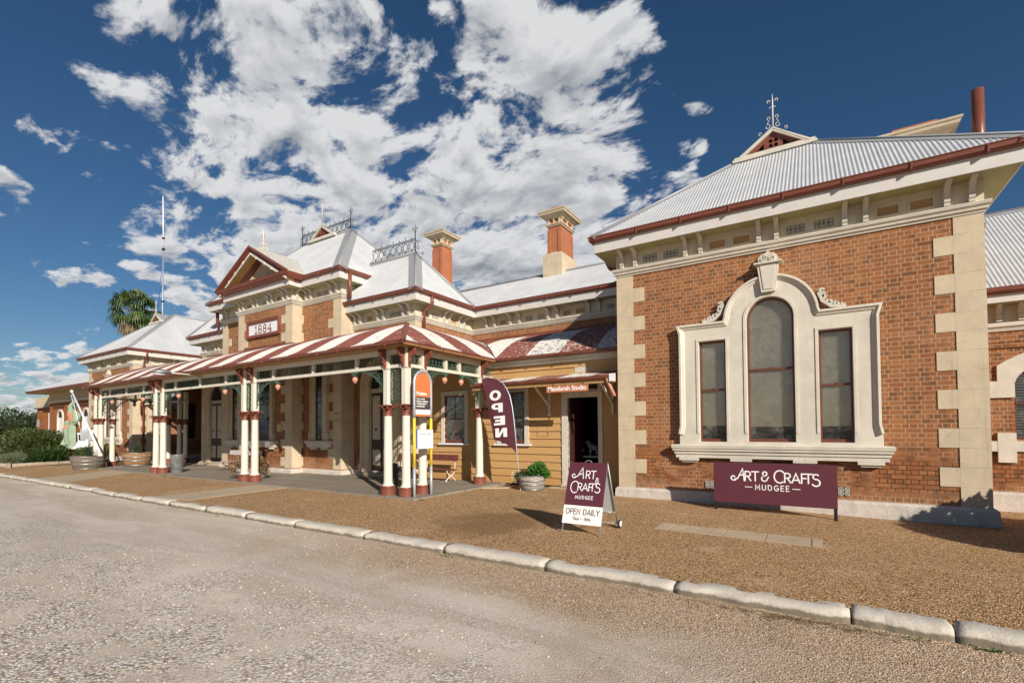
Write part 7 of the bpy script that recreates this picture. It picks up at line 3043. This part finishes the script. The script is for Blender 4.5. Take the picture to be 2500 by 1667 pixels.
def car():
    c = empty('white_car', (-49.5, 14.3, 0), 'white station wagon parked behind the round shrub at the far left', 'car', rz=math.radians(24))
    prof_ = [(-2.35, .45), (-2.38, .95), (-2.2, 1.08), (-1.95, 1.62), (-1.7, 1.72), (.35, 1.70), (.62, 1.62), (1.22, 1.10), (2.1, .98), (2.35, .80), (2.38, .45)]
    mb = MB().prism(prof_, 'y', -.88, .88)
    local('body', mb, 'car_white', c)
    g = MB()
    for sg in (-1, 1):
        for q in ([(-1.85, 1.12), (-1.62, 1.58), (-.75, 1.60), (-.75, 1.12)], [(-.65, 1.12), (-.65, 1.60), (.25, 1.60), (.25, 1.12)], [(.33, 1.12), (.33, 1.58), (.55, 1.55), (1.0, 1.13)]):
            g.prism(q, 'y', sg*.881-.004, sg*.881+.004)
    local('side_window', g, 'black', c)
    local('windscreen', MB().obox((.93, 0, 1.36), (.755, 0, -.655), (0, 1, 0), (.655, 0, .755), .36, .78, .012), 'black', c)
    for x in (-1.45, 1.45):
        for sg in (-1, 1):
            w = MB().lathe([(.18, -.1), (.32, -.1), (.33, 0), (.32, .1), (.18, .1)], (0, 0, 0), 22).xform(Matrix(((1, 0, 0, x), (0, 0, 1, sg*.80), (0, 1, 0, .33), (0, 0, 0, 1))))
            wo = local('wheel', w, 'rubber', c)
            local('rim', MB().lathe([(.001, -.105), (.19, -.10), (.19, .10), (.001, .105)], (0, 0, 0), 16).xform(Matrix(((1, 0, 0, x), (0, 0, 1, sg*.80), (0, 1, 0, .33), (0, 0, 0, 1)))), 'galv', wo)
    local('door_handle', MB().box(-.50, -.32, -.905, -.88, .98, 1.01).box(.45, .6, -.905, -.88, .98, 1.01), 'car_white', c)
    for sg in (-1, 1):
        local('headlight', MB().box(2.30, 2.39, sg*.68-.14, sg*.68+.14, .72, .86), 'grey_core', c)
    local('aerial', MB().tube([(.4, -.7, 1.7), (.0, -.7, 2.6)], .01, 5), 'white_paint', c)


car()

# brick outbuilding with parapet
ob = empty('brick_outbuilding', (-62.5, 15.5, 0), 'small brick outbuilding with a plain rendered parapet at the far left', 'building')
part('wall', MB().box(-65.2, -59.5, 15.0, 19, -.3, 4.15), 'brick_far', ob)
part('parapet', MB().box(-65.3, -59.45, 14.9, 19, 4.15, 5.15), 'stucco', ob)
part('coping', MB().box(-65.4, -59.42, 14.8, 19, 4.05, 4.149), 'dark_wood', ob)
wv = part('window_panel', MB().box(-61.6, -59.9, 14.95, 15.0, 1.0, 3.6), 'white_paint', ob)
part('poster', MB().box(-65.1, -64.5, 14.96, 15.0, 2.3, 3.0), 'pole_grey', ob)


# ------------------------------------------------------------------ palm, mast, trees, hills
def palm():
    c = Vector((-59.3, 21.0, 14.3))
    b = empty('palm_tree', (c.x, c.y, 0), 'tall fan palm with dead brown skirt rising behind the left wing roof', 'palm')
    t_ = MB().tube([(c.x+.1, c.y, 0), (c.x-.05, c.y, 5), (c.x+.05, c.y, 10), (c.x, c.y, c.z-.3)], [.45, .34, .30, .32], 14)
    part('trunk', t_, 'palm_trunk', b)
    r = random.Random(21)

    def frond(mb, an, el, L, droop, dead=False):
        d = Vector((math.cos(an)*math.cos(el), math.sin(an)*math.cos(el), math.sin(el)))
        p1 = c+d*L*.5+Vector((0, 0, -droop*.15))
        mb.tube([c, c+d*L*.25, p1], [.03, .025, .02], 4)
        side = d.cross(Vector((0, 0, 1)))
        side = side.normalized() if side.length > .05 else Vector((1, 0, 0))
        upv = side.cross(d).normalized()
        fan = 1.15 if not dead else .8
        n = 17
        for k in range(n):
            a_ = (k/(n-1)-.5)*2*1.75
            dd = (d*math.cos(a_)+side*math.sin(a_)+upv*.15*math.cos(a_*1.5)).normalized()
            BL = fan*(1-.18*abs(a_)/1.75)*r.uniform(.85, 1.1)
            w = .075
            q0 = p1
            q1 = p1+dd*BL*.55+Vector((0, 0, -.05-.10*droop))
            q2 = p1+dd*BL*.9+Vector((0, 0, -.22-.45*droop))
            q3 = p1+dd*BL*.98+Vector((0, 0, -.55-.75*droop))
            s_ = dd.cross(upv).normalized()
            i = len(mb.v)
            for q, ww in ((q0, .015), (q1, w), (q2, w*.6), (q3, .006)):
                mb.vert(q-s_*ww)
                mb.vert(q+s_*ww)
            for j in range(3):
                mb.face([i+2*j, i+2*j+1, i+2*j+3, i+2*j+2])
    g = MB()
    for k in range(52):
        an = r.uniform(0, 2*PI)
        el = math.radians(r.choice((78, 60, 45, 30, 15, 0, -15, -28))+r.uniform(-8, 8))
        frond(g, an, el, r.uniform(2.6, 3.4), .2+.5*(1-math.sin(max(0, el))))
    part('crown', g, 'leaf_palm', b, fix=False)
    g = MB()
    for k in range(26):
        an = r.uniform(0, 2*PI)
        frond(g, an, math.radians(r.uniform(-75, -40)), r.uniform(2.0, 3.2), .9, True)
    part('dead_fronds', g, 'leaf_dead', b, fix=False)


palm()

am_ = empty('radio_mast', (-43.3, 17.0, 7.5), 'thin white radio mast with a side cable above the left roofs', 'mast')
zt = 1.75+27.31*17/25
part('lower_pole', MB().tube([(-43.2, 17, 6.0), (-43.12, 17, 16.3)], .05, 8), 'grey_steel', am_)
part('whip', MB().tube([(-43.13, 17, 16.3), (-43.30, 17, zt)], [.055, .035], 8), 'white_paint', am_)
part('clamp', MB().box(-43.22, -43.03, 16.92, 17.08, 16.0, 16.15).box(-43.22, -43.03, 16.92, 17.08, 16.9, 17.0).box(-43.22, -43.05, 16.92, 17.08, 11.9, 12.0), 'black', am_)
part('cable', MB().tube([(-43.15, 17, 15.6), (-43.7, 17, 13.0), (-44.2, 17, 10.2)], .03, 5), 'sign_blue', am_)


def tree(c, H, R, mat, label, seed, n=7000, size=.35, name='tree'):
    b = empty(name, (c[0], c[1], 0), label, 'tree', 'trees beyond the car park')
    r = random.Random(seed)
    t_ = MB().tube([(c[0], c[1], -.3), (c[0]+.2, c[1], H*.3), (c[0]-.1, c[1]+.1, H*.7)], [.3, .22, .08], 8)
    g = MB()
    for k in range(8):
        an = r.uniform(0, 2*PI)
        rr_ = R*r.uniform(.35, .75)
        cc = (c[0]+rr_*math.cos(an), c[1]+rr_*math.sin(an), H*r.uniform(.35, .85))
        t_.tube([(c[0], c[1], H*r.uniform(.2, .5)), cc], [.12, .03], 5)
        q = R*r.uniform(.4, .62)
        leaves(g, cc, (q, q, q*.8), n//9, size, seed*10+k, .2, .5, .2, .35)
    leaves(g, (c[0], c[1], H*.75), (R*.55, R*.55, H*.25), n//9, size, seed*10+9, .2, .5, .2, .35)
    part('trunk', t_, 'bark', b)
    part('crown', g, mat, b, fix=False)


tree((-84, 20, 0), 3.6, 4.2, 'leaf_tree', 'dark bushy tree beside the brick outbuilding', 31, 9000)
tree((-92, 16, 0), 3.3, 4.4, 'leaf_tree', 'dark bushy tree at the left edge of the view', 32, 9000)
tree((-97, 21.5, 0), 4.2, 5.0, 'leaf_tree', 'dark tree between the bushy pair, set further back', 33, 9000)
tree((-125, 33, 0), 6.6, 4.6, 'leaf_gum', 'pale open gum tree above the dark trees', 34, 5000, .4, 'gum_tree')
tree((-76, 17, 0), 2.9, 2.8, 'leaf_tree', 'low dark tree hard against the outbuilding', 35, 7000, .28)

hm = MB()
hm.smooth = True
r = random.Random(2)
prev = None
for k in range(60):
    an = math.radians(90+k*2.2)
    x, y = 1500*math.cos(an), 1500*math.sin(an)
    h = 28+14*math.sin(k*.5)+9*math.sin(k*1.3+1)
    cur = (hm.vert((x, y, -5)), hm.vert((x*1.12, y*1.12, h)), hm.vert((x*1.4, y*1.4, h+10)))
    if prev:
        hm.face([prev[0], cur[0], cur[1], prev[1]])
        hm.face([prev[1], cur[1], cur[2], prev[2]])
    prev = cur
tag(part('hills', hm, 'hills'), kind='structure')


# ------------------------------------------------------------------ loose stones, weeds, fallen bark
def loose_stones():
    mb = MB()
    r = random.Random(77)
    n = 0
    while n < 9000:
        x, y = r.uniform(-9.5, 2.5), r.uniform(.9, 5.5)
        p = 1.0 if (x < -2.5 and y < 3.6) else .35
        if r.random() > p:
            continue
        n += 1
        s_ = r.uniform(.004, .0095) if r.random() < .93 else r.uniform(.010, .017)
        z = -.133+0.012*math.sin(x*0.9+math.sin(y*1.3))*math.sin(y*0.8+0.5*x)
        i = len(mb.v)
        an = r.uniform(0, PI)
        ca, sa = math.cos(an), math.sin(an)
        for (a, b_, c) in ((1, 0, 0), (0, .75, 0), (-1, 0, 0), (0, -.75, 0)):
            k = r.uniform(.75, 1.15)
            mb.v.append((x+s_*k*(a*ca-b_*sa), y+s_*k*(a*sa+b_*ca), z+s_*.05))
        for (a, b_) in ((.45, .3), (-.45, .3), (-.4, -.35), (.4, -.35)):
            k = r.uniform(.75, 1.15)
            mb.v.append((x+s_*k*(a*ca-b_*sa), y+s_*k*(a*sa+b_*ca), z+s_*r.uniform(.4, .7)))
        for q in ((0, 1, 4), (1, 5, 4), (1, 2, 5), (2, 6, 5), (2, 3, 6), (3, 7, 6), (3, 0, 7), (0, 4, 7), (4, 5, 6, 7)):
            mb.face([i+k for k in q])
    tag(part('loose_gravel', mb, 'loose_stone', fix=False), kind='stuff')


m, t, b = newmat('loose_stone')
g_ = t.add('ShaderNodeNewGeometry')
c = t.ramp(g_.outputs['Random Per Island'], [(0, (0.30, 0.21, 0.14)), (.2, (0.45, 0.36, 0.27)), (.45, (0.56, 0.49, 0.40)), (.65, (0.38, 0.27, 0.17)), (.85, (0.64, 0.58, 0.50)), (1, (0.74, 0.71, 0.66))])
t.l.new(c, b.inputs['Base Color'])
b.inputs['Roughness'].default_value = 0.9
loose_stones()


def weeds():
    mb = MB()
    r = random.Random(41)
    spots = [(-1.52, 5.53, 26, .05), (-4.6, 5.50, 22, .06), (-4.75, 5.52, 14, .05), (1.55, 5.55, 40, .05), (1.2, 5.56, 30, .05), (1.9, 5.5, 50, .07), (.3, 5.5, 12, .03), (-8.4, 8.95, 12, .05), (-21.8, 8.72, 16, .06), (.7, 5.52, 14, .03), (-11.2, 5.52, 20, .05)]
    for (x, y, n, L) in spots:
        for _ in range(n*3):
            an = r.uniform(0, 2*PI)
            q = r.uniform(0, .07)
            px_, py_ = x+q*math.cos(an)*1.8, y+q*math.sin(an)*.5
            d = Vector((math.cos(an), math.sin(an), r.uniform(.3, 1.2))).normalized()
            s_ = Vector((-d.y, d.x, 0)).normalized()
            l_ = L*r.uniform(.4, 1)
            i = len(mb.v)
            z = -.13 if y < 5.58 else 0.0
            p = Vector((px_, py_, z))
            mb.v += [tuple(p-s_*.002), tuple(p+d*l_*.5+s_*.009), tuple(p+d*l_), tuple(p+d*l_*.5-s_*.009)]
            mb.face([i, i+1, i+2, i+3])
    tag(part('weeds', mb, 'leaf_bright', fix=False), kind='stuff')
    mb = MB()
    for _ in range(150):
        x = r.gauss(-.35, .55)
        y = 5.50-abs(r.gauss(0, .06))
        an = r.gauss(0, .5)
        L = r.uniform(.03, .14)
        z = -.118
        pts = [(x+L*t_*math.cos(an), y+L*t_*math.sin(an)+.012*math.sin(t_*4), z+.006*math.sin(t_*3)) for t_ in (0, .35, .7, 1)]
        mb.strap(pts, (0, 0, 1), r.uniform(.003, .009), .002)
    for (x, y, L, an) in ((-7.9, 7.2, .28, .1), (-8.6, 7.25, .2, -.9)):
        mb.strap([(x+L*t_*math.cos(an), y+L*t_*math.sin(an)+.03*math.sin(t_*3), .012) for t_ in (0, .3, .6, 1)], (0, 0, 1), .012, .003)
    tag(part('fallen_bark_litter', mb, 'leaf_dead', fix=False), kind='stuff')


weeds()
bpy.context.view_layer.update()
